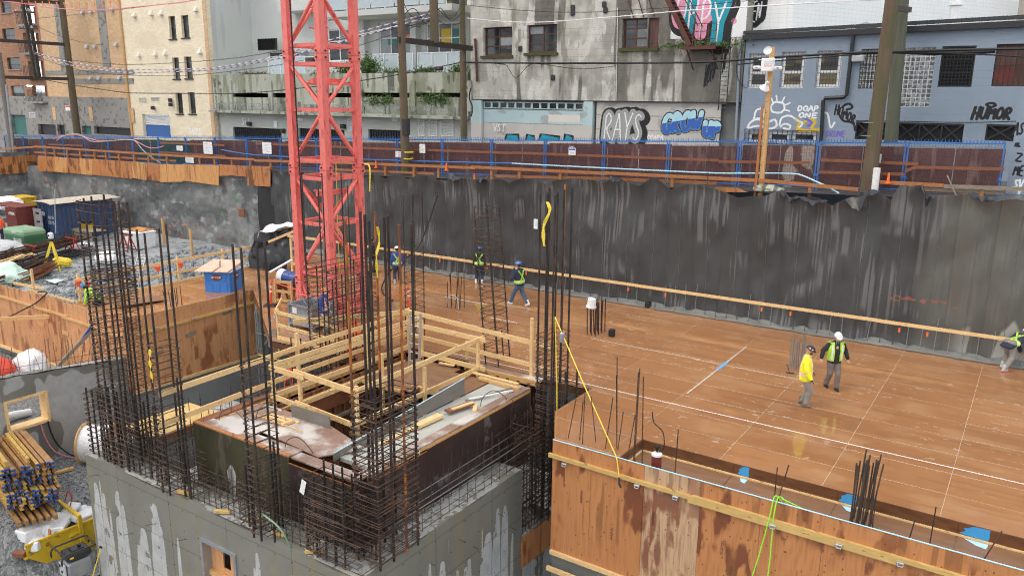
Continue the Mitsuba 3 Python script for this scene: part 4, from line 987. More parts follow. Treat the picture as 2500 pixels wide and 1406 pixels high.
# ---- inner formwork of the shaft
mat('board_grey', lambda p, n, uv: mix((.20, .18, .16), (.145, .13, .115), fbm(S_(p) * 2, p.z * 8)), .45)
fm = thing('shaft_formwork', 'dark plywood formwork box around the open lift shaft with timber top plates', 'formwork')
X0, X1, Y0, Y1 = -18.45, -12.3, 12.12, 20.4
put(fm, 'green_panel', bx(X0, -14.62, Y0 - .02, Y0, LZ - .3, -.03), 'ply_green', label='mossy green plywood form panel with a pale concrete splash')
sp = shapely.Point(0, 0).buffer(1)
sp = Polygon([(-16.92 + .17 * math.cos(t) * (1 + .12 * math.sin(5 * t)), -1.22 + (.36 if math.sin(t) > 0 else .55) * math.sin(t)) for t in np.linspace(0, 6.28, 40)])
put(fm, 'concrete_splash', extr(sp, .008, 'xz', Y0 - .029), 'concrete_top')
put(fm, 'dark_panel', bx(-14.618, X1, Y0 - .035, Y0 - .01, LZ - .3, -.17), 'ply_dark')
put(fm, 'dark_panel', bx(-13.15, X1 - .02, Y0 - .06, Y0 - .036, LZ - .3, -.25), 'ply_green')
put(fm, 'top_edge_strip', bx(-14.618, X1, Y0 - .037, Y0 - .008, -.17, -.155), 'lumber_old')
put(fm, 'top_edge_strip', bx(X0, -14.62, Y0 - .022, Y0 + .10, -.028, .012), 'lumber_old')
edges = [12.1, 14.6, 17.05, 19.5]
for a, b in zip(edges, edges[1:]):
    put(fm, 'dark_panel', bx(X1, X1 + .022, a + .003, b - .003, LZ - .6, -.20 + .05 * ((a > 14) and 1)), 'ply_dark')
    put(fm, 'top_edge_strip', bx(X1 - .003, X1 + .024, a, b, -.198 + .05 * ((a > 14) and 1), -.184 + .05 * ((a > 14) and 1)), 'lumber_old')
put(fm, 'side_panel', bx(X0 - .022, X0, Y0, Y1, LZ - .3, -.03), 'ply_dark')
put(fm, 'back_panel', bx(X0, X1, Y1, Y1 + .022, LZ - .3, -.03), 'ply_dark')
# top plates and short studs under them
put(fm, 'top_plate', bx(X0, X0 + .30, Y0 + .1, Y1, -.025, .02), 'lumber_red')
put(fm, 'top_plate', bx(X0 + .3, -14.6, Y0 + .1, Y0 + .42, -.03, .018), 'ply_top')
put(fm, 'top_plate', bx(-14.56, X1 - .02, Y0, Y0 + .34, -.04, .0), 'ply_top')
put(fm, 'top_plate', bx(X1 - .32, X1 - .002, 12.46, 19.6, -.05, -.012), 'ply_top')
put(fm, 'edge_timber', bx(X1 - .06, X1 - .002, 12.5, 19.6, -.14, -.052), 'lumber_tan')
put(fm, 'edge_timber', bx(X0 + .3, X0 + .36, Y0 + .5, Y1, -.18, -.03), 'lumber_tan')
put(fm, 'top_plate', bx(-15.2, X1, Y1 - .28, Y1 - .002, -.02, .06), 'ply_top'); put(fm, 'edge_timber', bx(-15.2, X1, Y1 - .34, Y1 - .282, -.13, .05), 'lumber_tan')
put(fm, 'top_plate', bx(X0 + .3, -15.25, Y1 - .25, Y1 - .002, -.06, -.01), 'lumber_red')
for y in np.arange(12.8, 19.6, .38): put(fm, 'stud', bx(X1 - .14, X1 - .045, y, y + .05, -.5, -.142), 'stud')
for y in np.arange(12.9, 20.3, .55): put(fm, 'stud', bx(X0 + .08, X0 + .36, y, y + .1, -1.2, -.03), 'stud')
for x in np.arange(-17.9, -12.6, .4): put(fm, 'stud', bx(x, x + .09, Y1 - .36, Y1 - .26, -1.2, -.06), 'stud')
# platforms: near plywood sheets, concrete strip on the right, far plywood
put(fm, 'platform_sheet', bx(-18.1, -16.5, 12.56, 14.15, -.07, -.045), 'ply_top')
put(fm, 'platform_sheet', (np.array([[-16.75, 12.8, z] for z in (-.05, -.02)] + [[-14.0, 12.5, z] for z in (-.02, .01)] + [[-13.35, 13.5, z] for z in (-.01, .02)] + [[-16.4, 14.42, z] for z in (-.05, -.02)]), np.array([[1, 3, 5], [1, 5, 7], [0, 4, 2], [0, 6, 4], [0, 2, 3], [0, 3, 1], [2, 4, 5], [2, 5, 3], [4, 6, 7], [4, 7, 5], [6, 0, 1], [6, 1, 7]])), 'ply_top', label='large dusty plywood sheet lying skewed over the near edge')
put(fm, 'concrete_strip', bx(-13.65, X1 - .33, 12.9, 19.75, -.16, -.06), 'concrete_pad')
put(fm, 'grey_edge_board', extr(Polygon([(12.7, -.1), (18.05, -.02), (18.05, .48), (17.6, .46), (12.7, .1)]), .022, 'yz', -13.68), 'board_grey')
put(fm, 'blue_rope', tube([(-13.66, 12.7, .12), (-13.66, 15.2, .29), (-13.66, 18.05, .49)], .016, 5), 'art_sky')
put(fm, 'grey_edge_board', bx(-16.55, -15.05, 13.9, 13.925, -.1, .34), 'board_grey')
put(fm, 'platform_sheet', bx(-17.2, -15.25, 17.4, 19.95, -.12, -.095), 'ply_slab')
put(fm, 'platform_sheet', bx(-15.6, -13.72, 17.9, 19.5, -.10, -.06), 'ply_slab'); put(fm, 'edge_timber', bx(-15.6, -13.72, 17.84, 17.898, -.22, -.064), 'lumber_tan')
put(fm, 'edge_timber', bx(-17.2, -15.62, 17.34, 17.398, -.22, -.1), 'lumber_tan')
# inside of the shaft
put(fm, 'inner_wall', bx(X0 + .45, X0 + .50, 14.2, 20.2, -7, -.22), 'stud')
for y in np.arange(14.2, 20.0, .42): put(fm, 'inner_stud', bx(X0 + .501, X0 + .59, y, y + .09, -4.5, -.2), 'stud')
for z, m in ((-.30, 'lumber_tan'), (-1.25, 'lumber_grey'), (-2.3, 'lumber_red')): put(fm, 'inner_wale', bx(X0 + .595, X0 + .69, 14.2, 20.1, z - .1, z), m)
put(fm, 'inner_brown_board', bx(X0 + .592, X0 + .62, 14.2, 20.0, -.95, -.42), 'lumber_red')
put(fm, 'inner_wall', bx(X0 + .5, -13.72, 20.15, 20.2, -7, -.22), 'stud')
for x in np.arange(-17.7, -13.8, .42): put(fm, 'inner_stud', bx(x, x + .09, 20.05, 20.149, -4.5, -.2), 'stud')
put(fm, 'inner_wale', bx(X0 + .7, -13.75, 19.95, 20.045, -1.3, -1.2), 'lumber_grey')
for z in (-2.1, -3.2): put(fm, 'cross_beam', bx(X0 + .7, -13.7, 17.2, 17.3, z, z + .14), 'lumber_tan')
put(fm, 'inner_wall', bx(X0 + .5, -13.7, 12.9, 12.95, -7, -.2), 'stud'); put(fm, 'shaft_floor', bx(X0 + .5, -13.7, 12.95, 20.1, -6.9, -6.8), 'stud')
for x in (-15.2, -14.2): put(fm, 'steel_post', bx(x, x + .12, 16.6, 16.72, -5, -1.2), 'steel_dark')
for p in ((-18.0, 12.6, .3), (-15.1, 12.4, .2), (-13.5, 14.3, 1.2), (-12.75, 17.6, 1.1), (-17.2, 13.2, 1.5)):
    a = p[2]; q = np.array([math.cos(a), math.sin(a), 0])
    put(fm, 'lifting_loop', tube(curve([np.array([p[0], p[1], -.05]), np.array([p[0], p[1], .22]) + q * .1, np.array([p[0], p[1], .36]) + q * .4, np.array([p[0], p[1], .15]) + q * .75, np.array([p[0], p[1], -.05]) + q * .9], 18), .012, 5), 'dowel')
for y in (13.55, 14.25): put(fm, 'white_chock', bx(X1 - .02, X1 + .012, y, y + .07, -.12, -.06), 'white')

# loose timber and offcuts lying on the formwork
def plank(p, L, w, h, a, m, label, cat='plank', tilt=0.0):
    return solo('loose_plank', mv(rbox(L, w, h, .006), p, rotz(a) @ roty(tilt)), m, label, cat)
plank((-13.25, 14.9, -.01), 1.9, .14, .05, 1.52, 'lumber', 'pale plank lying beside the grey edge board near the corner cage')
plank((-13.2, 15.75, .02), 1.05, .24, .09, 1.5, 'lumber', 'short thick pale timber on the concrete strip')
plank((-13.05, 17.0, .05), .95, .22, .06, 1.35, 'lumber_red', 'dark brown offcut with a pale edge on the concrete strip')
plank((-12.98, 17.05, .09), .8, .10, .05, 1.35, 'lumber', 'thin pale strip on top of the dark brown offcut')
plank((-12.72, 17.3, 0), .5, .12, .07, 2.1, 'lumber', 'small pale block at the outer edge of the concrete strip')
plank((-13.0, 18.5, .0), 1.9, .06, .04, 1.25, 'lumber_grey', 'thin grey stick on the concrete strip near the far platform', 'stick')
plank((-12.9, 18.35, .03), 1.5, .06, .04, 1.1, 'white', 'thin white stick beside the grey stick', 'stick')
plank((-13.7, 19.62, .02), 1.9, .12, .05, -.02, 'lumber', 'pale plank at the back of the far plywood platform')
plank((-13.3, 19.35, -.0), 1.6, .14, .1, -.05, 'lumber_tan', 'tan timber in front of the far top plate')
plank((-15.8, 19.9, -.02), .6, .1, .05, .1, 'lumber', 'small pale offcut under the far guardrail')
for i, (x, y, L, a) in enumerate(((-16.55, 13.65, 1.1, .05), (-16.75, 13.5, .9, .02), (-16.2, 13.45, .35, 1.4))):
    plank((x, y, -.0 + .04 * (i == 2)), L, .09, .08, a, 'lumber', ('longest pale timber', 'second pale timber', 'short cross block')[i] + ' of the small stack before the grey board')
solo('formwork_bar', tube([(-17.6, 13.35, .03), (-15.4, 13.25, .06)], .018, 6), 'lumber_tan', 'long thin rusty pole lying across the plywood platform', 'pole')
# ---- guardrails of sawn timber
def rail_set(key_label, posts, rails, name='timber_guardrail', m='lumber', pw=.09, label_m=None):
    t = thing(name, key_label, 'guardrail')
    for p, z0, z1 in posts: put(t, 'post', bx(p[0] - pw / 2, p[0] + pw / 2, p[1] - pw / 2, p[1] + pw / 2, z0, z1), label_m or m)
    for a, b, h in rails: put(t, 'rail', beam(a, b, .045, h), m)
    return t
O = .07
rail_set('pale timber guardrail around the open lift shaft on the formwork',
         [((-14.62, 14.5), -.9, 1.12), ((-17.92, 14.45), -.3, 1.22), ((-16.9, 14.55), -.5, .95), ((-14.62, 20.05), -.4, 1.1), ((-17.05, 20.1), -.6, 1.25), ((-16.3, 17.3), -.9, .95), ((-17.9, 18.4), -.2, 1.25), ((-14.5, 17.2), -.9, .9)],
         [((-18.0, 14.4, 1.0), (-16.55, 14.4, .98), .155), ((-17.0, 14.44, 1.06), (-14.45, 14.4, .98), .155), ((-18.0, 14.4, .12), (-16.5, 14.4, .06), .155), ((-17.0, 14.44, .12), (-14.5, 14.4, .0), .155),
          ((-14.54, 14.3, 1.0), (-14.56, 20.3, 1.03), .155), ((-14.54, 14.3, .08), (-14.54, 20.2, .06), .155), ((-17.15, 20.02, 1.08), (-14.3, 20.0, 1.05), .155), ((-17.0, 20.0, .12), (-14.3, 20.0, .06), .155),
          ((-17.85, 14.4, 1.08), (-17.85, 21.0, 1.0), .145), ((-17.83, 14.4, .92), (-17.8, 21.0, .82), .14), ((-17.85, 14.4, .16), (-17.85, 20.6, .1), .16), ((-17.4, 14.6, -.2), (-17.4, 19.6, -.2), .14)])
rail_set('long pale double rail from the slim rebar column along the left of the core',
         [((-18.55, 15.95), -.2, 1.55), ((-18.5, 18.9), -.1, 1.12)],
         [((-18.6, 11.3, 1.0), (-18.6, 16.4, 1.06), .155), ((-18.56, 15.6, 1.08), (-18.6, 21.3, 1.02), .155), ((-18.6, 11.25, .16), (-18.6, 16.2, .26), .155), ((-18.56, 15.5, .28), (-18.6, 21.2, .24), .145)])
rail_set('pale timber guardrail between the far side of the core and the brown deck',
         [((-12.78, 20.4), -.1, 1.95), ((-18.2, 20.75), -.1, 1.35), ((-15.6, 20.75), -.1, .6)],
         [((-18.3, 20.68, 1.27), (-12.2, 20.55, 1.07), .155), ((-18.0, 20.68, .43), (-12.0, 20.55, .33), .145), ((-18.3, 20.66, 1.22), (-20.6, 17.6, 1.18), .16)])
rail_set('low pale timber guardrail along the stair opening beside the grey steel bin',
         [((-22.62, 18.62), -.6, 1.1), ((-20.2, 18.62), -.1, .35)],
         [((-22.7, 18.56, 1.0), (-19.4, 18.5, .95), .12), ((-22.6, 18.56, .52), (-19.4, 18.5, .46), .12), ((-22.6, 18.55, .05), (-19.3, 18.55, .06), .13), ((-22.7, 18.6, 1.02), (-24.0, 20.0, .98), .11)])
dp = thing('deck_plank_offcut', 'broken dark plank leaning off the deck edge by the grey steel bin', 'plank')
scene[dp] = mikit.ply(beam((-21.5, 19.35, .05), (-20.3, 18.9, .02), .15, .03), 'mat_lumber_red')
# hanging grey plywood flap with tie chains at the stair corner
fl = thing('hanging_plywood_flap', 'grey plywood flap hanging at the corner post of the stair opening', 'board')
put(fl, 'board', extr(Polygon([(-22.95, .30), (-22.66, .36), (-22.66, -.22), (-22.85, -.42), (-23.1, -.45)]), .02, 'xz', 18.55), 'lumber_grey')
ch = thing('form_tie_bunch', 'bunch of grey steel form clamps hanging beside the stair opening', 'clamps')
for i in range(26):
    p = np.array([-23.05, 18.7, .62 - .52 * (i % 2)]) + rng.normal(0, .07, 3) * (1, 1, 1.3); put(ch, 'clamp', mv(rbox(.07, .04, .025, .006), p, rotz(rng.random() * 6) @ rotx(rng.random() * 6)), 'galv')

_tm = meshkit.text_mesh('Weather', .07, .003); stencil = (np.array(_tm.vertices), np.array(_tm.faces))
# ---- right form wall along the slab edge: each plywood panel is a part
rf = thing('slab_edge_formwork', 'weathered orange plywood edge formwork along the near right side of the deck', 'formwork')
ax = [-9.77, -8.62, -7.16, -5.72, -4.3, -2.95, -1.55, -.2, 1.2, 2.6]
for i, (a, b) in enumerate(zip(ax, ax[1:])):
    put(rf, 'plywood_panel', bx(a + .004, b - .004, 16.70 - .004 * (i % 2), 16.722, -3.16 - .05 * (i % 3 == 1), .0 - .02 * (i % 2)), 'ply_form_pale' if i in (2,) else 'ply_form', label='greyed and stained plywood panel' if i == 2 else None)
for a, b in zip(ax[::2], ax[2::2] + [2.6]): put(rf, 'top_trim', bx(a, b - .004, 16.695, 16.73, .001, .012), 'art_sky')
for (a, b, z0, z1) in ((-9.85, -5.2, -.42, -.47), (-5.9, -.2, -.44, -.48), (-.6, 3, -.50, -.52), (-6.0, -1.4, -.54, -.56)):
    put(rf, 'wale_timber', beam((a, 16.655, z0), (b, 16.655, z1), .08, .10), 'lumber_yellow')
put(rf, 'bottom_timber', beam((-9.75, 16.66, -3.22), (-3, 16.66, -3.24), .09, .11), 'lumber'); put(rf, 'bottom_timber', beam((-9.75, 16.5, -3.62), (-5, 16.5, -3.66), .09, .11), 'lumber')
for x in (-9.35, -7.3, -6.3, -4.0, -2.6, -1.4, .5):
    c = put(rf, 'wedge_clamp', mv(rbox(.15, .07, .05, .012), (x, 16.6, -.53)), 'galv'); put(c, 'loop', tube([(x - .05, 16.58, -.53), (x - .04, 16.55, -.58), (x + .05, 16.55, -.58), (x + .06, 16.58, -.53)], .014, 5), 'galv')
put(rf, 'return_panel', extr(Polygon([(17.75, -3.92), (19.5, -3.95), (19.5, -5.0), (17.75, -4.92)]), .03, 'yz', -11.39), 'ply_form')
for x in (-8.9, -8.0, -6.9, -5.15, -4.9, -3.7, -2.4, -1.9):
    b = np.array([x, 16.694, -1.1 - .9 * rng.random()])
    put(rf, 'stencil_mark', mv(stencil, b, rotx(math.pi / 2) @ rotz(-math.pi / 2)), 'brown_board')
put(rf, 'under_wall', bx(-9.75, 3, 16.75, 17.0, -9, -.62), 'concrete_dark')
put(rf, 'slab_side', hull([(x, y, z) for x, y in ((-9.75, 16.75), (-9.70, 16.75), (-10.70, 18.4), (-10.64, 18.4)) for z in (-3.2, -.32)]), 'ply_dark')
bl = solo('black_liner', thick(grid(lambda u, v: np.stack([-11.3 + 3 * u, 16.3 - 4.2 * v, -5.3 - .8 * v + .25 * meshkit.noise(np.stack([u * 5, v * 7, u * 0], -1), 2)], -1), 20, 24), .01), 'black_gloss', 'shiny black plastic liner on the ground below the orange formwork', 'plastic sheet', smooth=True)

# ---- left form walls
lf = thing('left_slab_formwork', 'tan plywood edge formwork around the left corner of the deck', 'formwork')
ax = list(np.arange(-29.5, -41, -1.22)) + [-41.5]
for i, (a, b) in enumerate(zip(ax, ax[1:])): put(lf, 'plywood_panel', bx(b + .003, a - .003, 16.69 - .004 * (i % 2), 16.712, -2.93, .08 - .015 * (i % 2)), 'ply_left')
ay = [16.69, 17.9, 19.1, 20.33, 21.5, 22.72, 23.0]
for i, (a, b) in enumerate(zip(ay, ay[1:])): put(lf, 'plywood_panel', bx(-29.5 - .02, -29.48 + .004 * (i % 2), a + .003, b - .003, -3.05, .02 - .012 * (i % 2)), 'ply_left')
for a, b, z0, z1 in ((-38.9, -41.5, -.48, -.48), (-33.6, -39.1, -.53, -.48), (-29.6, -34.0, -.70, -.58)): put(lf, 'wale_timber', beam((a, 16.64, z0), (b, 16.64, z1), .08, .10), 'lumber_tan')
put(lf, 'wale_timber', beam((-29.43, 17.2, -.72), (-29.43, 23.2, -.58), .08, .10), 'lumber_yellow')
put(lf, 'bottom_timber', beam((-29.6, 16.63, -3.0), (-41.5, 16.63, -2.98), .10, .12), 'lumber'); put(lf, 'bottom_timber', beam((-29.42, 16.8, -3.1), (-29.42, 23.3, -3.14), .10, .12), 'lumber')
for y in (18.0, 19.7, 21.6): put(lf, 'clamp', mv(rbox(.12, .14, .06, .015), (-29.38, y, -.62)), 'galv')
for y, z in ((18.0, -1.75), (19.6, -1.3), (21.5, -.75)): put(lf, 'tie_plate', beam((-29.47, y - .25, z - .02), (-29.47, y + .25, z + .05), .03, .16), 'lumber_grey')
for x, z in ((-36.0, -1.25), (-34.0, -1.3)): put(lf, 'tie_plate', beam((x - .25, 16.67, z), (x + .25, 16.67, z - .03), .03, .16), 'lumber_tan')
put(lf, 'brace', beam((-31.6, 16.55, -.75), (-32.2, 14.9, -2.4), .12, .14), 'lumber_grey'); put(lf, 'brace_jack', rod((-31.5, 16.6, -.45), (-31.8, 16.1, -1.2), .05, 7), 'blue_drum')
put(lf, 'long_brace', beam((-34.6, 16.4, -.62), (-41.5, 13.4, -1.4), .10, .16), 'lumber_tan')
wl = thing('lower_concrete_wall', 'patchy grey concrete wall with a timber framed window opening', 'concrete wall')
WN = (12.05, 13.55, -3.15, -1.95)
put(wl, 'wall', extr(Polygon([(3, -8), (16.65, -8), (16.65, -1.5)] + [(y, -1.46 + .032 * (15.3 - y) * 3.4 + .03 * math.sin(5 * y)) for y in np.linspace(16.4, 3, 40)]).difference(sbox(WN[0], WN[2], WN[1], WN[3])), .4, 'yz', -29.9), 'concrete_patch')
f = put(wl, 'window_frame', cat([bx(-29.95, -29.45, WN[0], WN[0] + .1, WN[2], WN[3]), bx(-29.95, -29.45, WN[1] - .1, WN[1], WN[2], WN[3]), bx(-29.95, -29.45, WN[0] + .1, WN[1] - .1, WN[3] - .1, WN[3]), bx(-29.95, -29.45, WN[0] + .1, WN[1] - .1, WN[2], WN[2] + .1)]), 'lumber')
put(wl, 'rough_top', grid(lambda u, v: np.stack([-29.88 + .36 * v, 3 + 13.6 * u, -1.44 + .1088 * (15.3 - 3 - 13.6 * u) + .06 * meshkit.noise(np.stack([u * 60, v * 4, u * 0], -1), 3)], -1), 90, 5), 'concrete_top', smooth=True)
put(wl, 'panel_wall', bx(-29.86, -29.56, 16.72, 40, -8, -3.06), 'concrete_plain'); put(wl, 'panel_wall', bx(-45, -29.87, 16.74, 17.0, -8, -2.95), 'concrete_dark')
put(wl, 'deck_soffit', extr(DECK.intersection(sbox(-29.4, 18.6, -19.5, 31)).buffer(-.04), .3, 'xy', -.62), 'ply_slab')
put(wl, 'wall_behind', bx(-32, -9, 30.7, 31, -9, -.4), 'concrete_plain')
put(wl, 'light_column', bx(-29.5, -29.2, 23.1, 23.4, -6, -.95), 'concrete_plain')
for i, y in enumerate(np.arange(11.2, 16.5, .33)):
    z = -1.46 + .1088 * (15.3 - y)
    for dx in (0, -.25): dowel(wl, -29.55 + dx, y + .05 * rng.normal(), z - .1, z + .45 + .75 * rng.random(), .010, lean=(.22 * rng.normal(), .10 * rng.normal()))
for z in (.15, .4): put(wl, 'horizontal_bar', tube(sag((-29.6, 10.5, z - 1.0), (-29.6, 16.6, z - 1.55), .05), .009, 5), 'dowel')

# ================================================================ REBAR COLUMN CAGES
def cage(name, label, bars, ties, z0, zt, lean=(0, 0), rb=.028, rt=.011, cat='rebar cage', mb='rebar_big', jit=.012):
    """bars: (x, y[, z_top[, material]]); ties: lists of (rectangle x0, x1, y0, y1, heights)."""
    t = thing(name, label, cat)
    zmax = max([zt] + [b[2] for b in bars if len(b) > 2])
    sh = lambda z: np.array([lean[0], lean[1], 0]) * (z - z0) / (zmax - z0)
    for b in bars:
        x, y = b[0], b[1]; z1 = (b[2] if len(b) > 2 else zt) + rng.normal() * .05; m = b[3] if len(b) > 3 else mb
        za = b[4] if len(b) > 4 else z0
        put(t, 'vertical_bar', tube([np.array([x, y, z]) + sh(z) for z in (za, z1)], rb if m != 'dowel' else .014, 7), m)
    for (x0, x1, y0, y1, hs) in ties:
        for z in hs:
            z = z + rng.normal() * jit; dz = rng.normal() * .014; o = rt + rb; hk = .13
            a = [(x0 - o, y0 + hk, z + .05 + dz), (x0 - o, y0 - o, z), (x1 + o, y0 - o, z + dz), (x1 + o, y1 + o, z), (x0 - o, y1 + o, z - dz), (x0 - o, y0 - o + .01, z + .022), (x0 + hk, y0 - o, z + .022)]
            put(t, 'tie', tube([np.array(p) + sh(z) for p in a], rt, 5), 'rebar')
    return t


HS = lambda a, b, s: np.arange(a, b, s)
cage('rebar_column', 'tallest dense rebar column at the left corner of the core with a tangle of ties near its top',
     [(x, y) for y in (11.30, 12.05) for x in (-21.55, -21.2, -20.85, -20.45)] + [(-21.55, 11.7), (-20.45, 11.7)] + [(x, 11.36, .35 + .1 * rng.random()) for x in np.arange(-22.4, -19.8, .30)] + [(x, 11.95, .2) for x in np.arange(-22.3, -20.0, .45)] + [(-19.5, 11.4, -.2), (-19.2, 11.4, -.35), (-18.9, 11.45, -.25)],
     [(-21.55, -20.45, 11.30, 12.05, HS(-1.6, 4.0, .165)), (-21.55, -20.85, 11.30, 12.05, HS(-1.5, 3.9, .66)), (-22.45, -19.8, 11.33, 12.0, HS(-1.6, .25, .16)), (-21.2, -20.45, 11.30, 12.05, HS(3.3, 4.1, .05)),
      (-21.55, -20.45, 11.30, 12.05, [4.3, 4.55, 4.62, 4.95, 5.3, 5.62, 5.82])], LZ, 5.9)
cage('rebar_column', 'slim four-bar rebar column holding the ends of the long pale rails',
     [(-18.62, 11.15, 5.35), (-18.3, 11.15, 5.35), (-18.62, 11.75, 5.4), (-18.3, 11.75, 5.4), (-19.05, 11.4, -.4), (-17.85, 11.3, -.45), (-17.6, 11.3, -.5), (-18.45, 11.75, 1.4)],
     [(-18.62, -18.3, 11.15, 11.75, HS(-1.6, 2.55, .2)), (-18.9, -17.6, 11.2, 11.8, HS(-1.6, -.5, .2))], LZ, 5.4)
cage('rebar_column', 'slim four-bar rebar column in front of the mossy green form panel',
     [(-14.78, 11.05, 5.45), (-14.5, 11.05, 5.45), (-14.78, 11.7, 5.4), (-14.5, 11.7, 5.4), (-15.25, 11.3, -.1), (-15.05, 11.3, -.12), (-14.2, 11.2, -.9), (-14.65, 11.7, .6)],
     [(-14.78, -14.5, 11.05, 11.7, HS(-1.6, 2.7, .2)), (-15.25, -14.3, 11.1, 11.75, HS(-1.6, -.4, .17)), (-14.78, -14.5, 11.05, 11.7, [-.05, .1])], LZ, 5.45)
cage('rebar_column', 'heavy corner rebar column with orange sprayed bars and yellow tape on the front corner of the core',
     [(-11.3, 11.75, 6.2), (-11.3, 12.2, 6.25, 'rebar_big'), (-11.3, 12.65, 6.1, 'rebar_orange'), (-11.3, 13.05, 6.0), (-11.98, 11.75, 6.2, 'rebar_orange', 1.9), (-11.98, 11.75, 1.9), (-11.98, 12.2, 6.3), (-11.98, 12.65, 6.2, 'rebar_orange', 2.6), (-11.98, 12.65, 2.6), (-11.98, 13.05, 6.15), (-11.66, 12.0, 6.3, 'rebar_big'), (-11.66, 12.6, 6.1, 'rebar_orange')],
     [(-11.98, -11.3, 11.75, 13.05, HS(-1.6, 2.35, .15)), (-11.98, -11.3, 11.75, 12.65, HS(-1.55, 2.3, .31)), (-11.98, -11.3, 12.2, 13.05, HS(-1.5, 2.2, .31))], LZ, 6.2, rb=.031, rt=.012)
cage('rebar_cage', 'short rebar cage at the front corner of the core with a white tag',
     [(x, y, .28 + .05 * k) for k, y in enumerate((11.3, 11.9)) for x in (-13.15, -12.85, -12.55, -12.25, -11.95)],
     [(-13.15, -11.95, 11.3, 11.9, HS(-1.6, .25, .15)), (-13.15, -12.25, 11.3, 11.9, HS(-1.55, .2, .3)), (-12.85, -11.4, 11.25, 11.95, HS(-1.6, .05, .34))], LZ, .3, rb=.026, rt=.012)
cage('rebar_column', 'tall black rebar column beside the orange formwork with yellow straps',
     [(-11.72, 19.05), (-11.48, 19.05), (-11.24, 19.05), (-11.72, 19.55), (-11.24, 19.55, 6.15, 'rebar_big'), (-11.72, 20.0, 6.0), (-11.48, 20.0, 6.2, 'rebar_orange', 2.6), (-11.48, 20.0, 2.65), (-11.24, 20.0), (-10.85, 19.2, .9), (-10.85, 19.9, .8), (-11.95, 19.2, -.9), (-11.95, 19.9, -.9)],
     [(-11.72, -11.24, 19.05, 20.0, HS(-3.7, 1.95, .165)), (-11.72, -11.24, 19.05, 19.55, HS(-3.6, 1.8, .33)), (-11.28, -10.85, 19.15, 19.95, HS(-3.4, .75, .22)), (-12.1, -11.3, 18.3, 19.6, HS(-3.8, -.6, .15))], -3.9, 6.1, rb=.03)
hbx = thing('horizontal_rebar_mat', 'dense bundle of horizontal rebar between the core ledge and the tall black column', 'rebar')
for i in range(16):
    z = -3.75 + .2 * i
    for x in (-11.5, -11.56, -12.1): put(hbx, 'bar', rod((x + .02 * rng.normal(), 17.5 + .12 * rng.normal(), z + .02 * rng.normal()), (x + .02 * rng.normal(), 20.3, z + .12 * rng.normal()), .012, 5), 'rebar')
for y in np.arange(17.95, 20.2, .17):
    for x in (-11.47, -12.08): put(hbx, 'bar', rod((x, y, -3.95), (x + .03 * rng.normal(), y, -.7 + .9 * rng.random()), .012, 5), 'rebar')
cage('rebar_column', 'leaning freestanding rebar column on the deck beyond the shaft', [(-14.72, 20.62), (-14.2, 20.62), (-14.72, 21.3), (-14.2, 21.3), (-14.46, 21.3, 1.0)],
     [(-14.72, -14.2, 20.62, 21.3, HS(.25, 5.2, .205))], .0, 5.25, lean=(-.55, .1), rb=.022, rt=.011, jit=.03)
cage('rebar_column', 'dense rebar column standing in front of the crane base',
     [(-19.35, y, 6.0 + .3 * rng.random() if k % 2 == 0 else 3.2) for k, y in enumerate(np.arange(17.2, 19.7, .42))] + [(-18.75, y, 5.9 if k % 3 == 0 else 2.9) for k, y in enumerate(np.arange(17.3, 19.8, .42))] + [(-19.35, 16.4, 1.1), (-19.35, 16.8, 1.0)],
     [(-19.35, -18.75, 17.2, 19.7, HS(-1.6, 3.4, .16)), (-19.35, -18.75, 16.4, 18.0, HS(-1.6, 1.0, .2)), (-19.35, -18.75, 18.1, 19.7, HS(-1.5, 3.3, .32))], LZ, 6.0, rb=.022)
cage('rebar_column', 'thin four-bar rebar column behind the corner cage near the back membrane wall', [(-18.72, 21.2), (-18.3, 21.2), (-18.72, 21.75), (-18.3, 21.75)],
     [(-18.72, -18.3, 21.2, 21.75, HS(.3, 3.5, .22))], .0, 5.3, rb=.017, rt=.010)


def dowel_group(lab, pts, z0, z1, r=.016, m='rebar', lean=.06):
    t = thing('dowel_group', lab, 'rebar dowels')
    for x, y in pts: put(t, 'bar', rod((x, y, z0), (x + lean * rng.normal(), y + lean * rng.normal(), z1 + .12 * rng.normal()), r, 6), m)
    return t


g = dowel_group('short rebar dowels on the deck holding a looped grey cable', [(-20.35 + .22 * i, 25.7 + .32 * j) for i in range(4) for j in range(2)], 0, 1.45)
put(g, 'looped_cable', tube(curve([(-20.2, 25.6, .1), (-20.15, 25.5, .5), (-19.9, 25.5, .62), (-19.65, 25.5, .5), (-19.6, 25.5, .05)], 14), .02, 5), 'grey_plastic')
dowel_group('short black rebar dowels on the deck under the white bucket', [(-13.55 + .17 * i, 25.55 + .26 * j) for i in range(3) for j in range(4)], 0, 1.35, .02, 'rebar_big', .03)
dowel_group('cluster of short dowels behind the man in the yellow jacket', [(-6.2 + .16 * i, 26.0 + .22 * j) for i in range(4) for j in range(3)], 0, 1.1, .022, 'dowel_grey', .03)
dowel_group('cluster of bent grey dowels standing in the slab recess', [(-2.5 + .12 * i, 17.0 + .17 * j) for i in range(4) for j in range(4)], -.3, 1.25, .018, 'dowel', .05)
dowel_group('sparse thin dowels at the left end of the slab edge formwork', [(-9.5, 17.0), (-9.2, 17.1), (-9.0, 16.9), (-8.75, 17.2), (-8.4, 17.0), (-8.1, 17.1), (-7.75, 16.95)], -.1, 1.15, .012, 'rebar', .15)
dowel_group('tall thin dowels at the corner of the slab recess', [(-7.7, 17.3), (-7.45, 17.2), (-7.6, 17.0), (-8.3, 17.5), (-8.15, 17.2)], -.3, 2.2, .013, 'rebar', .14)
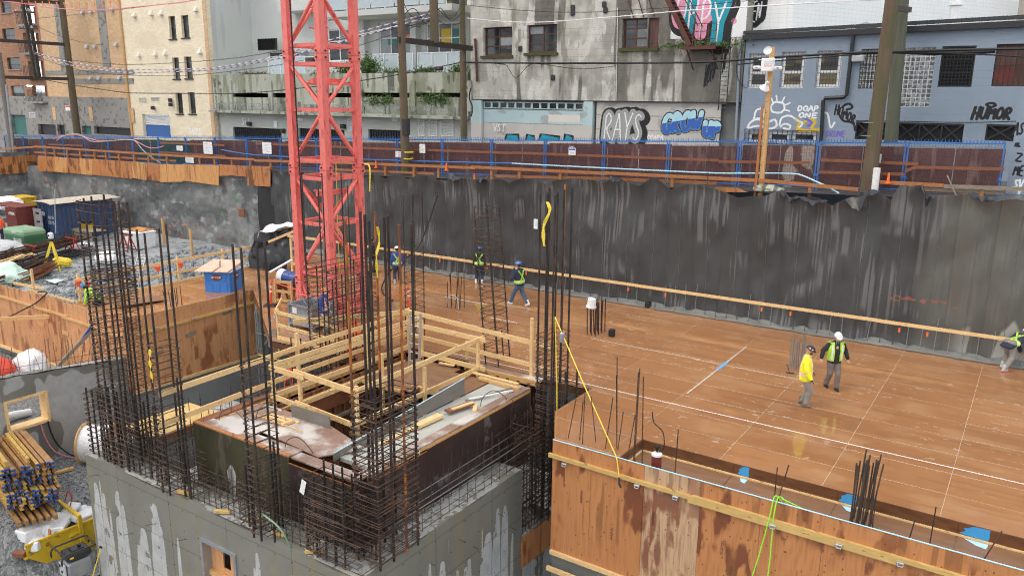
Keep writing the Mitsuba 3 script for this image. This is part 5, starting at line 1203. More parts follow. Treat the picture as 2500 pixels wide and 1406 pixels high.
for i, (x, y, h, lx) in enumerate([(-6.5, 17.0, 1.0, .02), (-4.05, 16.9, .85, .2), (-4.1, 16.95, .7, .0), (-2.05, 17.0, .7, 0), (-1.35, 16.9, .35, .08), (-.95, 16.9, .75, .02), (-.05, 16.9, .6, .28), (.65, 16.95, .2, .12)]):
    solo('single_dowel', rod((x, y, -.3), (x + lx, y, h), .014, 6), 'rebar', 'thin rebar dowel standing in the slab recess, %s from the left' % ('first', 'second', 'third', 'fourth', 'fifth', 'sixth', 'seventh', 'last')[i], 'dowel')
# dowels along the back wall with the horizontal plank fixed to them
bw = thing('wall_dowel_row', 'row of grey dowels along the foot of the membrane wall under a pale plank', 'rebar dowels')
for i, x in enumerate(np.arange(-31.5, 3, .44)): put(bw, 'dowel', rod((x, 30.55, -.02), (x + .02 * rng.normal(), 30.62, 1.0 + (.35 * rng.random() if rng.random() < .3 else 0)), .014, 5), 'dowel_grey' if rng.random() < .6 else 'dowel')
wp = thing('wall_plank', 'long pale plank rail fixed along the membrane wall above the deck', 'plank')
xs_ = [-33.0, -28.2, -23.4, -18.6, -13.9, -9.1, -4.4, 0.2]
for i, (a, b) in enumerate(zip(xs_, xs_[1:])): put(wp, 'plank', beam((a, 30.42, .88 + .012 * i), (b + .03, 30.40 + .012 * (i % 2), .90 + .012 * i), .04, .12), 'lumber')
for i, x in enumerate((-28.8, -26.6, -24.5, -19.4, -18.2, -14.2, -12.5, -8.5, -7.4, -3.6, -2.7, -21.6)):
    put(wp, 'orange_safety_cap', mv(lathe([(.005, .05), (.04, .04), (.035, -.11), (.0, -.11)], 8), (x, 30.38, .76)), 'orange')
# yellow tapes, tags, straps on the columns
def ribbon(name, pts, w, m, label, cat='tape'):
    p = curve(pts, 24); v = []
    for i, q in enumerate(p):
        a = .5 * math.sin(i * .8); v += [q + np.array([w / 2 * math.cos(a), w / 2 * math.sin(a), 0]), q - np.array([w / 2 * math.cos(a), w / 2 * math.sin(a), 0])]
    f = [[2 * i, 2 * i + 1, 2 * i + 3] for i in range(len(p) - 1)] + [[2 * i, 2 * i + 3, 2 * i + 2] for i in range(len(p) - 1)]
    return solo(name, thick((np.array(v), np.array(f)), .004), m, label, cat, smooth=True)
ribbon('caution_tape', [(-11.60, 12.30, 6.00), (-11.60, 12.35, 5.67), (-11.60, 12.25, 5.38), (-11.60, 12.26, 4.90)], .06, 'yellow_bright', 'yellow caution tape tied to the heavy corner rebar column')
ribbon('caution_tape', [(-11.45, 18.98, 5.85), (-11.35, 18.95, 5.65), (-11.55, 18.96, 5.1), (-11.5, 18.94, 4.6)], .10, 'yellow_bright', 'short yellow caution tape near the top of the tall black column')
ribbon('caution_tape', [(-18.4, 11.05, 2.35), (-18.42, 11.02, 2.0), (-18.4, 11.03, 1.45)], .08, 'yellow_bright', 'yellow tape hanging on the slim column before the left formwork')
solo('paper_tag', mv(rbox(.13, .012, .28, .004), (-11.8, 18.95, 5.2)), 'white', 'small white tag on the tall black rebar column', 'tag')
solo('paper_tag', mv(rbox(.15, .012, .36, .004), (-13.1, 11.2, .02), roty(.3)), 'white', 'white tag on the short corner cage', 'tag')
st = thing('yellow_strap', 'long yellow ratchet strap from the tall black column down to the orange formwork', 'strap')
for pts in ([(-11.1, 18.95, 2.6), (-10.98, 18.93, .6), (-10.9, 18.9, -1.3)], [(-11.1, 18.95, 2.6), (-9.5, 17.85, 1.2), (-7.95, 16.72, .03), (-7.88, 16.66, -.06), (-7.78, 16.6, -.45)]):
    put(st, 'webbing', tube(np.array(pts), .017, 4), 'yellow_bright')
put(st, 'ratchet', mv(rbox(.14, .12, .3, .03), (-10.65, 18.6, 2.15)), 'galv'); put(st, 'hook', tube([(-7.78, 16.6, -.45), (-7.76, 16.57, -.62), (-7.71, 16.58, -.7)], .025, 6), 'steel_dark')
solo('green_hose', tube(curve([(-14.75, 11.15, -1.25), (-14.45, 11.1, -1.05), (-14.0, 11.05, -1.1), (-13.72, 11.1, -1.35), (-13.65, 11.2, -1.75)], 24), .022, 7), 'green_machine', 'green hose arched over the rebar at the front of the core', 'hose')
solo('black_hose', tube(curve([(-24.6, 30.4, 4.0), (-24.8, 30.1, 3.0), (-25.2, 29.6, 1.5), (-25.6, 28.2, .6), (-24.8, 26.5, .12), (-22.8, 25.0, .06)], 40), .035, 7), 'black', 'long black hose hanging from the membrane wall to the deck', 'hose')

# ================================================================ FENCE, GUARD RAIL, POLES AND WIRES ALONG THE ALLEY
ply_b = thing('plywood_hoarding', 'dark red brown plywood sheets standing behind the blue mesh fence', 'hoarding')
FX = [-1.27 - 3.085 * i for i in range(24)]
for i, (b, a) in enumerate(zip(FX, FX[1:])):
    for j in range(2):
        x0, x1 = a + (b - a) * j / 2 + .012, a + (b - a) * (j + 1) / 2 - .012
        m = 'ply_fence_green' if i in (15, 16) else 'ply_fence_worn' if (i == 2 and j) else 'ply_fence_blue' if i in (18, 20, 22) else 'ply_fence'
        zt = 1.66 - .05 * ((i * 7 + j * 3) % 3 == 0); y = 32.86 + .02 * ((i + j) % 2)
        put(ply_b, 'plywood_sheet', extr(Polygon([(x0, zg(x0) + .02), (x1, zg(x1) + .02), (x1, zg(x1) + zt), (x0, zg(x0) + zt)]), .02, 'xz', y), m)
fwords = ['first', 'second', 'third', 'fourth', 'fifth', 'sixth', 'seventh', 'eighth', 'ninth', 'tenth', 'eleventh', 'twelfth', 'thirteenth', 'fourteenth', 'fifteenth', 'sixteenth', 'seventeenth', 'eighteenth', 'nineteenth', 'twentieth', 'twenty-first', 'twenty-second', 'twenty-third']
FYY = 32.5
mat('fence_wire', (.055, .06, .11), .5)
for i, (b, a) in enumerate(zip(FX, FX[1:])):
    t = thing('temporary_fence', 'blue steel mesh fence panel with spiked top, %s from the right end' % fwords[i], 'fence', 'blue temporary fence panels along the alley')
    za, zb, h = zg(a), zg(b), 1.86
    P = lambda s, z: np.array([a + .05 + (b - a - .1) * s, FYY, za + (zb - za) * s + z])
    for s in (0, 1): put(t, 'post', beam(P(s, .0), P(s, h), .05, .05), 'blue_fence')
    for z in (.12, h - .06): put(t, 'rail', beam(P(0, z), P(1, z), .045, .045), 'blue_fence')
    for s in (0, 1): put(t, 'clamp', mv(rbox(.10, .1, .12, .02), P(s, .55)), 'blue_fence')
    put(t, 'wire_mesh', cat([beam(P(s, .12), P(s, h - .06), .008, .008) for s in np.linspace(.03, .97, 30)] + [beam(P(0, z), P(1, z), .007, .007) for z in np.linspace(.25, h - .2, 12)]), 'fence_wire', kind='stuff')
    put(t, 'spike_row', cat([(np.array([P(s - .008, h - .04), P(s + .008, h - .04), P(s, h + .10) + (0, .01, 0)]), np.array([[0, 1, 2]])) for s in np.linspace(.02, .98, 27)] + [beam(P(s, h - .05), P(s, h + .09), .018, .012) for s in np.linspace(.02, .98, 27)]), 'blue_fence', kind='stuff')
# boards fixed on the fence
fb = thing('fence_board_rail', 'red brown boards fixed along the blue mesh fence', 'boards')
for a, b in (((-40.23, 32.30, 5.76), (-27.98, 32.30, 5.92)), ((-27.98, 32.30, 5.94), (-21.52, 32.30, 6.04)), ((-21.52, 32.30, 6.06), (-11.29, 32.30, 6.21)), ((-11.28, 32.30, 6.16), (-7.66, 32.30, 6.30)), ((-7.27, 32.30, 6.43), (-3.89, 32.30, 6.45)), ((-7.30, 32.30, 5.96), (-4.31, 32.30, 6.06)), ((-3.97, 32.30, 6.33), (-1.22, 32.30, 6.42)),
             ((-50.14, 32.30, 5.43), (-43.27, 32.30, 5.54)), ((-50.24, 32.30, 4.79), (-43.26, 32.30, 4.88)), ((-64.81, 32.30, 4.74), (-59.86, 32.30, 4.84)), ((-4.29, 32.30, 6.18), (-3.96, 32.30, 6.34))):
    put(fb, 'board', beam(a, b, .03, .11), 'lumber_red')
cd = thing('blue_conduit', 'blue pipe running along the fence, turning white at its right part', 'pipe')
put(cd, 'pipe', tube(curve([(-43.49, 32.20, 5.25), (-40.18, 32.20, 5.08), (-30.84, 32.20, 5.27), (-21.45, 32.20, 5.56)], 30), .035, 7), 'blue_fence')
put(cd, 'pipe', tube(curve([(-21.45, 32.20, 5.56), (-15.98, 32.20, 5.62), (-11.29, 32.15, 5.70), (-8.08, 32.10, 5.86), (-7.40, 31.90, 5.68), (-6.29, 31.30, 5.32)], 40), .03, 7), 'art_sky')
for i, (pts, lab, m) in enumerate([([(-63.78, 32.20, 5.19), (-60.47, 32.20, 5.60), (-57.24, 32.20, 5.28), (-53.33, 32.20, 5.51), (-50.98, 32.20, 5.04), (-49.55, 32.20, 5.24)], 'red hose hanging in waves over the fence at the far left', 'art_rose'), ([(-63.28, 32.18, 5.08), (-60.13, 32.18, 5.68), (-58.29, 32.18, 5.21), (-53.05, 32.18, 5.52), (-51.94, 32.18, 4.83), (-50.07, 32.18, 4.09)], 'pale hose hanging over the fence at the far left', 'grey_plastic')]):
    solo('hanging_hose', tube(curve(pts, 40), .03, 6), m, lab, 'hose')
for i, (r, lab, m) in enumerate([((-45.29, -44.37, 4.93, 5.69), 'white paper notice on the green fence bay', 'white'), ((-48.14, -47.47, 5.01, 5.33), 'small white notice left of the white paper notice', 'white'), ((-47.27, -46.39, 4.26, 4.63), 'small white sheet low on the green fence bay', 'white'),
                                 ((-39.52, -38.70, 5.20, 5.88), 'white notice on the fence just left of the crane', 'white'), ((-28.86, -28.28, 5.50, 5.82), 'white danger sign beside the mossy pole', 'white'), ((-27.18, -26.80, 5.80, 6.26), 'white notice right of the mossy pole', 'white'),
                                 ((-18.31, -17.94, 6.11, 6.44), 'white and blue fence company sign', 'white'), ((-5.29, -5.12, 6.44, 6.76), 'white sign with blue mark right of the big pole', 'white')]):
    t = thing('notice', lab, 'sign'); y = 32.2 - .01 * i
    put(t, 'board', bx(r[0], r[1], y, y + .01, r[2], r[3]), m)
    w, h = r[1] - r[0], r[3] - r[2]
    if i == 6:
        put(t, 'blue_field', bx(r[0] + .03, r[1] - .03, y - .003, y - .0005, r[2] + .22, r[3] - .03), 'art_blue')
        for k, (s, z) in enumerate((('Super', .36), ('Save', .27))): _m = meshkit.text_mesh(s, .06, .002); put(t, 'lettering', mv((np.array(_m.vertices)[:, [0, 2, 1]] * (1, -1, 1), np.array(_m.faces)), (r[0] + .06, y - .004, r[2] + z)), 'white')
        _m = meshkit.text_mesh('Fence', .06, .002); put(t, 'lettering', mv((np.array(_m.vertices)[:, [0, 2, 1]] * (1, -1, 1), np.array(_m.faces)), (r[0] + .06, y - .003, r[2] + .08)), 'art_blue')
    elif i == 4:
        for k, s in enumerate(('DANGER', 'HIGH', 'VOLTAGE')):
            _m = meshkit.text_mesh(s, .055, .002); v = np.array(_m.vertices); v[:, 0] -= v[:, 0].mean(); put(t, 'lettering', mv((v[:, [0, 2, 1]] * (1, -1, 1), np.array(_m.faces)), ((r[0] + r[1]) / 2 + .05, y - .003, r[3] - .11 - .10 * k)), 'red' if k == 0 else 'black')
    elif i == 7: put(t, 'blue_mark', bx(r[0] + w * .4, r[0] + w * .6, y - .003, y - .0005, r[2] + h * .25, r[2] + h * .7), 'art_blue')
    else: put(t, 'print_lines', cat([bx(r[0] + w * .15, r[1] - w * (.15 + .2 * (k % 2)), y - .002, y - .0003, r[2] + h * (.2 + .15 * k), r[2] + h * (.2 + .15 * k) + h * .04) for k in range(5)]), 'grey_plastic')

# timber guard rail on top of the pit wall
gr = thing('pit_guardrail', 'orange brown timber guardrail along the top of the pit wall', 'guardrail')
RL = [((-71.89, 31.30, 4.07), (-64.93, 31.30, 4.59)), ((-64.92, 31.30, 4.62), (-46.14, 31.30, 4.77)), ((-46.14, 31.30, 4.80), (-39.19, 31.30, 4.91)), ((-39.20, 31.30, 4.86), (-32.43, 31.30, 5.07)), ((-32.43, 31.30, 5.09), (-22.99, 31.30, 5.32)), ((-23.23, 31.30, 5.35), (-15.92, 31.30, 5.47)), ((-16.12, 31.30, 5.49), (-9.41, 31.30, 5.59)), ((-9.33, 31.30, 5.61), (-5.64, 31.30, 5.50)), ((-5.20, 31.30, 5.81), (-2.90, 31.30, 5.83))]
for a, b in RL: put(gr, 'rail', beam(a, b, .05, .13), 'lumber_old')
put(gr, 'rail', beam((-2.89, 31.28, 5.81), (-0.32, 31.28, 5.88), .05, .13), 'lumber_grey'); put(gr, 'rail', beam((-3.71, 31.40, 5.64), (-1.11, 31.40, 5.71), .05, .12), 'lumber_grey')
for p in [(-68.06, 31.36, 4.49), (-63.50, 31.36, 4.71), (-62.20, 31.36, 4.67), (-60.41, 31.36, 4.68), (-58.62, 31.36, 4.67), (-56.72, 31.36, 4.70), (-55.25, 31.36, 4.70), (-53.62, 31.36, 4.72), (-51.80, 31.36, 4.74), (-50.13, 31.36, 4.77), (-48.07, 31.36, 4.78), (-44.61, 31.36, 4.81), (-43.10, 31.36, 4.84), (-41.43, 31.36, 4.87), (-39.71, 31.36, 4.90), (-37.88, 31.36, 4.92), (-28.88, 31.36, 5.16), (-26.92, 31.36, 5.21), (-25.31, 31.36, 5.23), (-22.06, 31.36, 5.35), (-20.47, 31.36, 5.38), (-18.26, 31.36, 5.42), (-12.88, 31.36, 5.51), (-7.35, 31.36, 5.50), (-1.74, 31.36, 5.84)]:
    x = p[0]; put(gr, 'post', bx(x - .06, x + .06, 31.33, 31.42, zg(x) - .6, p[2] + .04), 'lumber_old')
for a, b in (((-32.66, 31.50, 4.68), (-25.69, 31.50, 4.87)), ((-22.16, 31.50, 4.97), (-16.02, 31.50, 5.23)), ((-16.02, 31.50, 5.23), (-11.03, 31.50, 5.35)), ((-65.45, 31.50, 4.15), (-47.27, 31.50, 4.41))): put(gr, 'toe_board', beam(a, b, .04, .12), 'lumber_old')
for i, (p, lab) in enumerate(zip([(-29.37, 31.20, 5.15), (-22.96, 31.20, 4.86), (-4.66, 31.20, 5.97), (-24.67, 31.20, 5.28)], ('left of the mossy pole', 'behind the first membrane flap', 'right of the big leaning pole', 'right of the mossy pole'))):
    solo('safety_cone', lathe([(.005, .2), (.03, .19), (.06, -.14), (.11, -.15), (.11, -.18), (0, -.18)], 10, p), 'orange', 'small orange safety cone on the wall top %s' % lab, 'cone')
solo('leaning_stick', beam((-2.83, 31.20, 6.20), (-2.45, 31.00, 5.54), .03, .03), 'lumber_grey', 'thin grey stick leaning on the grey rail at the right', 'stick')
solo('plywood_offcut', extr(Polygon([(p[0], p[2]) for p in [(-10.93, 31.00, 5.25), (-10.02, 31.00, 5.28), (-9.58, 31.00, 5.14), (-10.66, 31.00, 5.06)]]), .03, 'xz', 31.0), 'ply_hoard', 'orange plywood offcut behind the membrane edge', 'board')
solo('sand_bag', crumple((-8.91, 31.40, 5.15), .55, .3, .3, 9), 'garage_concrete', 'mossy grey sandbag behind the membrane flap beside the camera post', 'sandbag', smooth=True)
solo('white_post', lathe([(0, .55), (.12, .55), (.12, -.5), (0, -.5)], 10, (-5.07, 31.20, 5.77)), 'white', 'short white pipe standing beside the foot of the big leaning pole', 'pipe')

mat('pole_wood', lambda p, n, uv: mix(mix((.165, .115, .075), (.085, .06, .042), fbm(p.x * 22 + p.y * 17, p.z * .7, 2.0, 4)), mi.Color3f(.075, .085, .03), smoothstep(.45, .62, fbm(p.x * 5, p.y * 5, p.z * .9, 4)) * .6), .75)
mat('pole_green', lambda p, n, uv: mix((.115, .125, .085), (.07, .075, .05), fbm(p.x * 22 + p.y * 17, p.z * .7, 2.0, 4)), .75)
mat('pole_grey', lambda p, n, uv: mix((.21, .19, .165), (.12, .105, .09), fbm(p.x * 22 + p.y * 17, p.z * .7, 2.0, 4)), .75)
mat('timber_dark', lambda p, n, uv: mix((.055, .042, .034), (.028, .022, .019), fbm(p.x * 9, p.y * 9, p.z * 9)), .7)


def pole(label, a, b, r0, r1, m, name='utility_pole'):
    t = thing(name, label, 'utility pole'); a, b = np.array(a, float), np.array(b, float)
    z = np.linspace(0, 1, 14)[:, None]; put(t, 'shaft', tube(a + (b - a) * z, r0 + (r1 - r0) * z[:, 0], 14), m, smooth=50)
    return t


pc = pole('mossy brown utility pole in front of the fence right of the crane mast', (-27.92, 31.90, 4.69), (-28.04, 31.90, 14.49), .23, .17, 'pole_wood')
for a in ((-27.69, 31.70, 5.84), (-27.73, 31.70, 5.50)): put(pc, 'yellow_tape', lathe([(.25, -.03), (.25, .03)], 12, (a[0], 31.9, a[2])), 'yellow_bright')
put(pc, 'metal_guard', lathe([(.235, -.5), (.235, .3)], 12, ((-27.87, 31.90, 6.49)[0], 31.9, 7.2)), 'steel_dark')
p2_ = pole('brown utility pole behind the fence between the flats and the concrete building', (-28.33, 37.50, 6.14), (-28.44, 37.50, 15.19), .20, .16, 'pole_wood')
p3_ = pole('short dark pole stub hanging on the timber cross arm', (-28.07, 34.60, 11.41), (-28.12, 34.60, 14.82), .24, .22, 'pole_wood')
xa = thing('cross_arm', 'dark timber cross arm joining the two centre utility poles', 'cross arm')
put(xa, 'beam', beam((-27.98, 31.60, 11.41), (-28.05, 37.90, 11.30), .14, .28), 'timber_dark')
pr_ = pole('big leaning brown utility pole in front of the fence at the right', (-5.42, 31.90, 5.36), (-5.32, 31.90, 13.04), .27, .215, 'pole_wood')
for a in ((-5.57, 31.90, 7.88), (-5.59, 31.90, 7.41)): put(pr_, 'wire_band', lathe([(.275, -.012), (.275, .012)], 14, a), 'galv')
pole('greenish utility pole standing behind the big leaning pole', (-5.67, 37.50, 6.91), (-5.89, 37.50, 13.78), .27, .23, 'pole_green')
xb_ = thing('cross_arm', 'dark timber brace between the two right utility poles', 'cross arm'); put(xb_, 'beam', beam((-5.28, 32.40, 11.87), (-5.46, 37.00, 12.21), .12, .2), 'timber_dark')
pl = pole('grey weathered utility pole at the far left edge in front of the fence', (-70.10, 32.10, 3.32), (-70.35, 32.10, 11.66), .24, .21, 'pole_grey')
put(pl, 'conduit', tube([(-69.42, 31.80, 3.21), (-69.13, 31.80, 9.23)], .10, 8), 'galv')
pole('tall brown utility pole in front of the tan brick wall', (-70.13, 37.50, 4.93), (-70.23, 37.50, 17.13), .30, .24, 'pole_wood')
for i, (a, b, c, d) in enumerate((((-71.16, 34.80, 16.27), (-70.55, 34.80, 9.74), (-71.66, 35.40, 16.36), (-71.10, 35.40, 9.76)),)):
    t = thing('transformer_frame', 'pair of dark upright timbers carrying insulators between the left poles', 'pole frame')
    put(t, 'upright', beam(a, b, .22, .22), 'timber_dark'); put(t, 'upright', beam(c, d, .22, .22), 'timber_dark')
    for q in [(-71.71, 35.00, 15.05), (-71.36, 35.00, 15.10), (-70.71, 35.00, 15.07), (-70.46, 35.00, 14.99), (-72.71, 35.00, 15.10), (-71.58, 35.00, 13.76), (-72.06, 35.00, 13.72), (-70.53, 35.00, 13.73)]: put(t, 'insulator', lathe([(.02, .22), (.10, .15), (.06, .1), (.12, .04), (.05, 0)], 8, q), 'grey_plastic')
    put(t, 'arm', beam((-72.77, 34.90, 15.09), (-69.75, 34.90, 14.92), .1, .12), 'timber_dark'); put(t, 'arm', beam((-72.31, 34.90, 13.78), (-69.43, 34.90, 13.65), .1, .12), 'timber_dark')
for a, b, lab in (((-71.35, 32.20, 12.69), (-70.04, 37.70, 12.58), 'upper dark cross arm between the left utility poles'), ((-72.19, 32.20, 9.85), (-69.95, 37.70, 9.77), 'lower dark cross arm between the left utility poles'), ((-69.79, 32.20, 15.69), (-70.18, 37.70, 15.93), 'topmost dark cross arm at the top left corner')):
    t = thing('cross_arm', lab, 'cross arm'); put(t, 'beam', beam(a, b, .12, .26), 'timber_dark')
sl = thing('street_lamp', 'small lit street lamp beside the lower left cross arm', 'street lamp'); p = (-75.20, 36.50, 9.21)
put(sl, 'arm', tube([(p[0] - .9, 36.5, p[2] - .1), (p[0] - .2, 36.5, p[2] + .05)], .04, 6), 'galv'); put(sl, 'shade', lathe([(.02, .16), (.2, .12), (.3, .02), (.28, 0)], 12, p), 'galv')
k = put(sl, 'bulb', lathe([(.0, -.09), (.14, -.07), (.2, .0), (.0, .06)], 12, p), 'white'); scene[k]['emitter'] = {'type': 'area', 'radiance': {'type': 'rgb', 'value': [9, 5.5, 2.2]}}
# camera post
cp = thing('camera_post', 'orange timber post carrying a white security camera box and speaker', 'post')
a, b = np.array((-9.22, 31.45, 4.96)), np.array((-9.22, 31.45, 10.58))
put(cp, 'post', beam(a, b, .165, .165), 'lumber_tan'); put(cp, 'side_post', beam(np.array((-9.39, 31.30, 4.96)), np.array((-9.37, 31.30, 8.41)), .07, .09), 'lumber_old')
r = (-9.48, -9.02, 9.68, 10.17)
put(cp, 'camera_box', mv(rbox(r[1] - r[0], .25, r[3] - r[2], .03), ((r[0] + r[1]) / 2, 31.15, (r[2] + r[3]) / 2)), 'white_gloss')
for k, s in enumerate(('CALIFORNIA', 'SECURITY', 'SERVICES')):
    _m = meshkit.text_mesh(s, .045, .002); put(cp, 'lettering', mv((np.array(_m.vertices)[:, [0, 2, 1]] * (1, -1, 1), np.array(_m.faces)), (r[0] + .12, 31.02, r[3] - .16 - .075 * k)), 'grey_plastic' if k < 2 else 'red')
for q, s in (((-9.64, 31.10, 9.83), -1), ((-8.84, 31.10, 9.80), 1)):
    c = put(cp, 'camera', mv(rbox(.28, .14, .13, .03), q, rotz(.3 * s)), 'white_gloss'); put(c, 'lens', lathe([(0, .02), (.05, .015), (.05, 0)], 10, (q[0], 31.02, q[2])), 'black')
put(cp, 'dish', mv(lathe([(.001, .0), (.1, .03), (.16, .1)], 14), (-9.29, 31.20, 10.42), rotx(1.3)), 'white_gloss')
put(cp, 'speaker', mv(lathe([(.02, .28), (.06, .25), (.07, .1), (.2, -.06), (.19, -.08), (.02, -.02)], 14), (-9.30, 31.20, 9.12), rotx(.5) @ roty(.5)), 'white_gloss')
put(cp, 'arm', beam((-9.66, 31.30, 10.13), (-8.81, 31.30, 10.12), .03, .03), 'white')

# overhead wires: each strand or bundle is one thing
mat('wire', (.02, .02, .022), .6)
mat('cable_stripe', lambda p, n, uv: mix(mix((.62, .30, .34), (.66, .68, .72), smoothstep(.4, .6, dr.sin(p.x * 9) * .5 + .5)), mi.Color3f(.06, .10, .30), smoothstep(.72, .8, dr.sin(p.x * 9 + 2) * .5 + .5)), .5)
WIRES = [('thick black cable bundle across the concrete and blue grey buildings', 'cable_bundle', .05, [(-28.15, 37.30, 10.52), (-20.81, 36.80, 10.36), (-14.03, 36.20, 10.28), (-9.26, 35.40, 10.44), (-6.10, 34.50, 10.48), (-1.24, 34.00, 10.46)]),
         ('second black cable just below the thick bundle at the right', 'wire', .028, [(-12.04, 36.00, 10.15), (-8.43, 35.40, 10.36), (-5.95, 34.50, 10.43), (-1.21, 34.00, 10.19)]),
         ('black splice cable beside the big leaning pole', 'wire', .07, [(-5.29, 34.40, 10.46), (-3.95, 34.30, 10.38), (-2.11, 34.20, 10.41)]),
         ('drooping loop of thin black wire under the warehouse windows', 'wire', .018, [(-27.32, 37.80, 10.49), (-26.20, 38.50, 10.43), (-25.54, 38.60, 9.71), (-24.41, 38.60, 10.45), (-21.32, 38.60, 10.14), (-19.39, 38.60, 10.26)]),
         ('pale twisted wire across the warehouse wall to the roof at right', 'wire', .025, [(-27.94, 37.30, 12.88), (-22.99, 37.50, 12.49), (-18.68, 37.00, 12.52), (-14.29, 36.50, 12.59), (-6.43, 36.00, 12.56)]),
         ('thin wire crossing the top of the warehouse wall', 'wire', .016, [(-28.22, 37.30, 13.61), (-18.70, 37.00, 12.79), (-10.63, 36.50, 12.94)]),
         ('black wire from the left cross arm past the brick walls to the far pole', 'wire', .03, [(-70.02, 34.80, 9.77), (-63.15, 35.50, 9.01), (-58.45, 36.00, 8.67), (-47.93, 36.50, 8.70), (-40.28, 37.00, 9.16), (-28.31, 37.40, 10.55)]),
         ('thin black wire rising from the cream building to the centre poles', 'wire', .02, [(-69.31, 35.00, 11.58), (-58.08, 36.00, 10.76), (-48.56, 36.50, 10.98), (-39.01, 36.00, 11.68), (-28.24, 34.80, 12.59)]),
         ('upper thin wire across the grey side wall', 'wire', .015, [(-69.56, 35.00, 14.45), (-57.38, 36.00, 14.76), (-47.85, 37.00, 15.17)]),
         ('lower thin wire parallel to the striped bundle', 'wire', .018, [(-70.32, 35.00, 11.47), (-61.94, 35.60, 10.12), (-53.61, 36.00, 9.90), (-43.73, 36.00, 10.39), (-28.30, 34.80, 12.64)]),
         ('red, white and blue striped rope bundle slung from the left poles to the centre poles', 'striped_cable', .035, [(-70.18, 34.80, 11.72), (-65.21, 35.20, 10.73), (-57.86, 35.80, 10.16), (-50.70, 36.00, 10.22), (-43.70, 36.00, 10.73), (-37.16, 35.60, 11.57), (-28.29, 34.80, 12.84)]),
         ('second striped rope running just above the first', 'striped_cable', .03, [(-69.94, 34.70, 11.84), (-64.97, 35.10, 10.94), (-57.66, 35.70, 10.36), (-50.54, 35.90, 10.35), (-43.56, 35.90, 10.87), (-37.04, 35.50, 11.84), (-28.21, 34.70, 12.96)]),
         ('white twisted cable at the top between crane and centre poles', 'cable', .02, [(-35.15, 36.00, 12.10), (-28.16, 34.70, 12.75)]),
         ('tangled black wires around the pole stub', 'wire', .02, [(-27.94, 32.00, 12.56), (-28.12, 33.00, 13.01), (-28.56, 34.50, 12.38), (-27.81, 34.80, 13.19), (-28.07, 36.00, 12.68), (-28.28, 37.30, 13.22)]),
         ('second loop of tangled black wire by the centre poles', 'wire', .018, [(-27.92, 32.00, 13.24), (-28.42, 34.00, 12.54), (-28.20, 34.70, 13.31), (-28.21, 36.00, 12.79), (-28.27, 37.30, 13.76)]),
         ('third drooping black wire near the top of the centre poles', 'wire', .018, [(-27.96, 32.00, 12.17), (-28.29, 33.50, 12.17), (-28.21, 34.70, 12.69), (-28.36, 36.00, 12.44), (-28.28, 37.30, 12.68)]),
         ('thin vertical wire hanging over the fence near the middle', 'wire', .012, [(-11.61, 32.00, 6.91), (-11.24, 31.00, 5.18)]),
         ('thin grey wire looping on the blue grey wall beside the camera post', 'wire', .016, [(-12.34, 38.80, 11.61), (-12.81, 38.80, 11.16), (-13.01, 38.80, 10.13), (-12.82, 38.80, 9.47), (-12.46, 38.80, 9.17)]),
         ('black cable running along the blue grey wall above the gate panels', 'wire', .02, [(-7.40, 38.80, 7.78), (-5.89, 38.80, 7.79), (-3.97, 38.80, 7.79), (-1.04, 38.80, 7.91)]),
         ('bunch of black meter cables on the corner of the warehouse', 'wire', .04, [(-28.71, 38.70, 9.15), (-28.83, 38.70, 8.57), (-28.62, 38.70, 8.05), (-28.71, 38.70, 7.51)]),
         ('thin wires across the top left corner', 'wire', .016, [(-73.38, 35.00, 15.13), (-69.93, 37.00, 13.19), (-65.67, 38.00, 12.48)])]
for lab, nm, r, pts in WIRES:
    m = 'cable_stripe' if nm == 'striped_cable' else 'white' if nm == 'cable' or 'pale' in lab else 'wire'
    solo(nm if nm != 'cable' else 'white_cable', tube(curve(pts, 46), r, 5), m, lab, 'cable')
t = thing('splice_box', 'black splice box hanging on the wire right of the crane', 'splice box'); p = (-29.95, 37.30, 10.21); put(t, 'case', mv(rbox(.55, .2, .25, .06), p), 'black'); put(t, 'red_band', mv(rbox(.22, .21, .08, .02), p), 'red')
# string of orange pennants
ps = thing('pennant_string', 'sagging white rope hung with small orange pennants at the top left', 'pennants')
pp = curve([(-74.40, 34.00, 16.05), (-69.18, 34.00, 15.46), (-63.79, 34.00, 14.83), (-58.81, 34.00, 14.48), (-54.18, 34.00, 14.47), (-49.48, 34.00, 14.50), (-45.59, 34.00, 14.69)], 60); put(ps, 'rope', tube(pp, .035, 6), 'art_rose')
p2q = curve([(-74.34, 34.00, 16.24), (-69.11, 34.00, 15.71), (-63.68, 34.00, 15.30), (-58.70, 34.00, 15.03), (-54.08, 34.00, 15.06)], 60)
for i in range(2, 56, 3):
    q = p2q[i]; put(ps, 'pennant', (np.array([q + (-.12, 0, 0), q + (.12, 0, 0), q + (.03, .02, -.42), q + (-.10, .012, 0), q + (.10, .012, 0)]), np.array([[0, 1, 2], [3, 2, 4]])), 'orange')

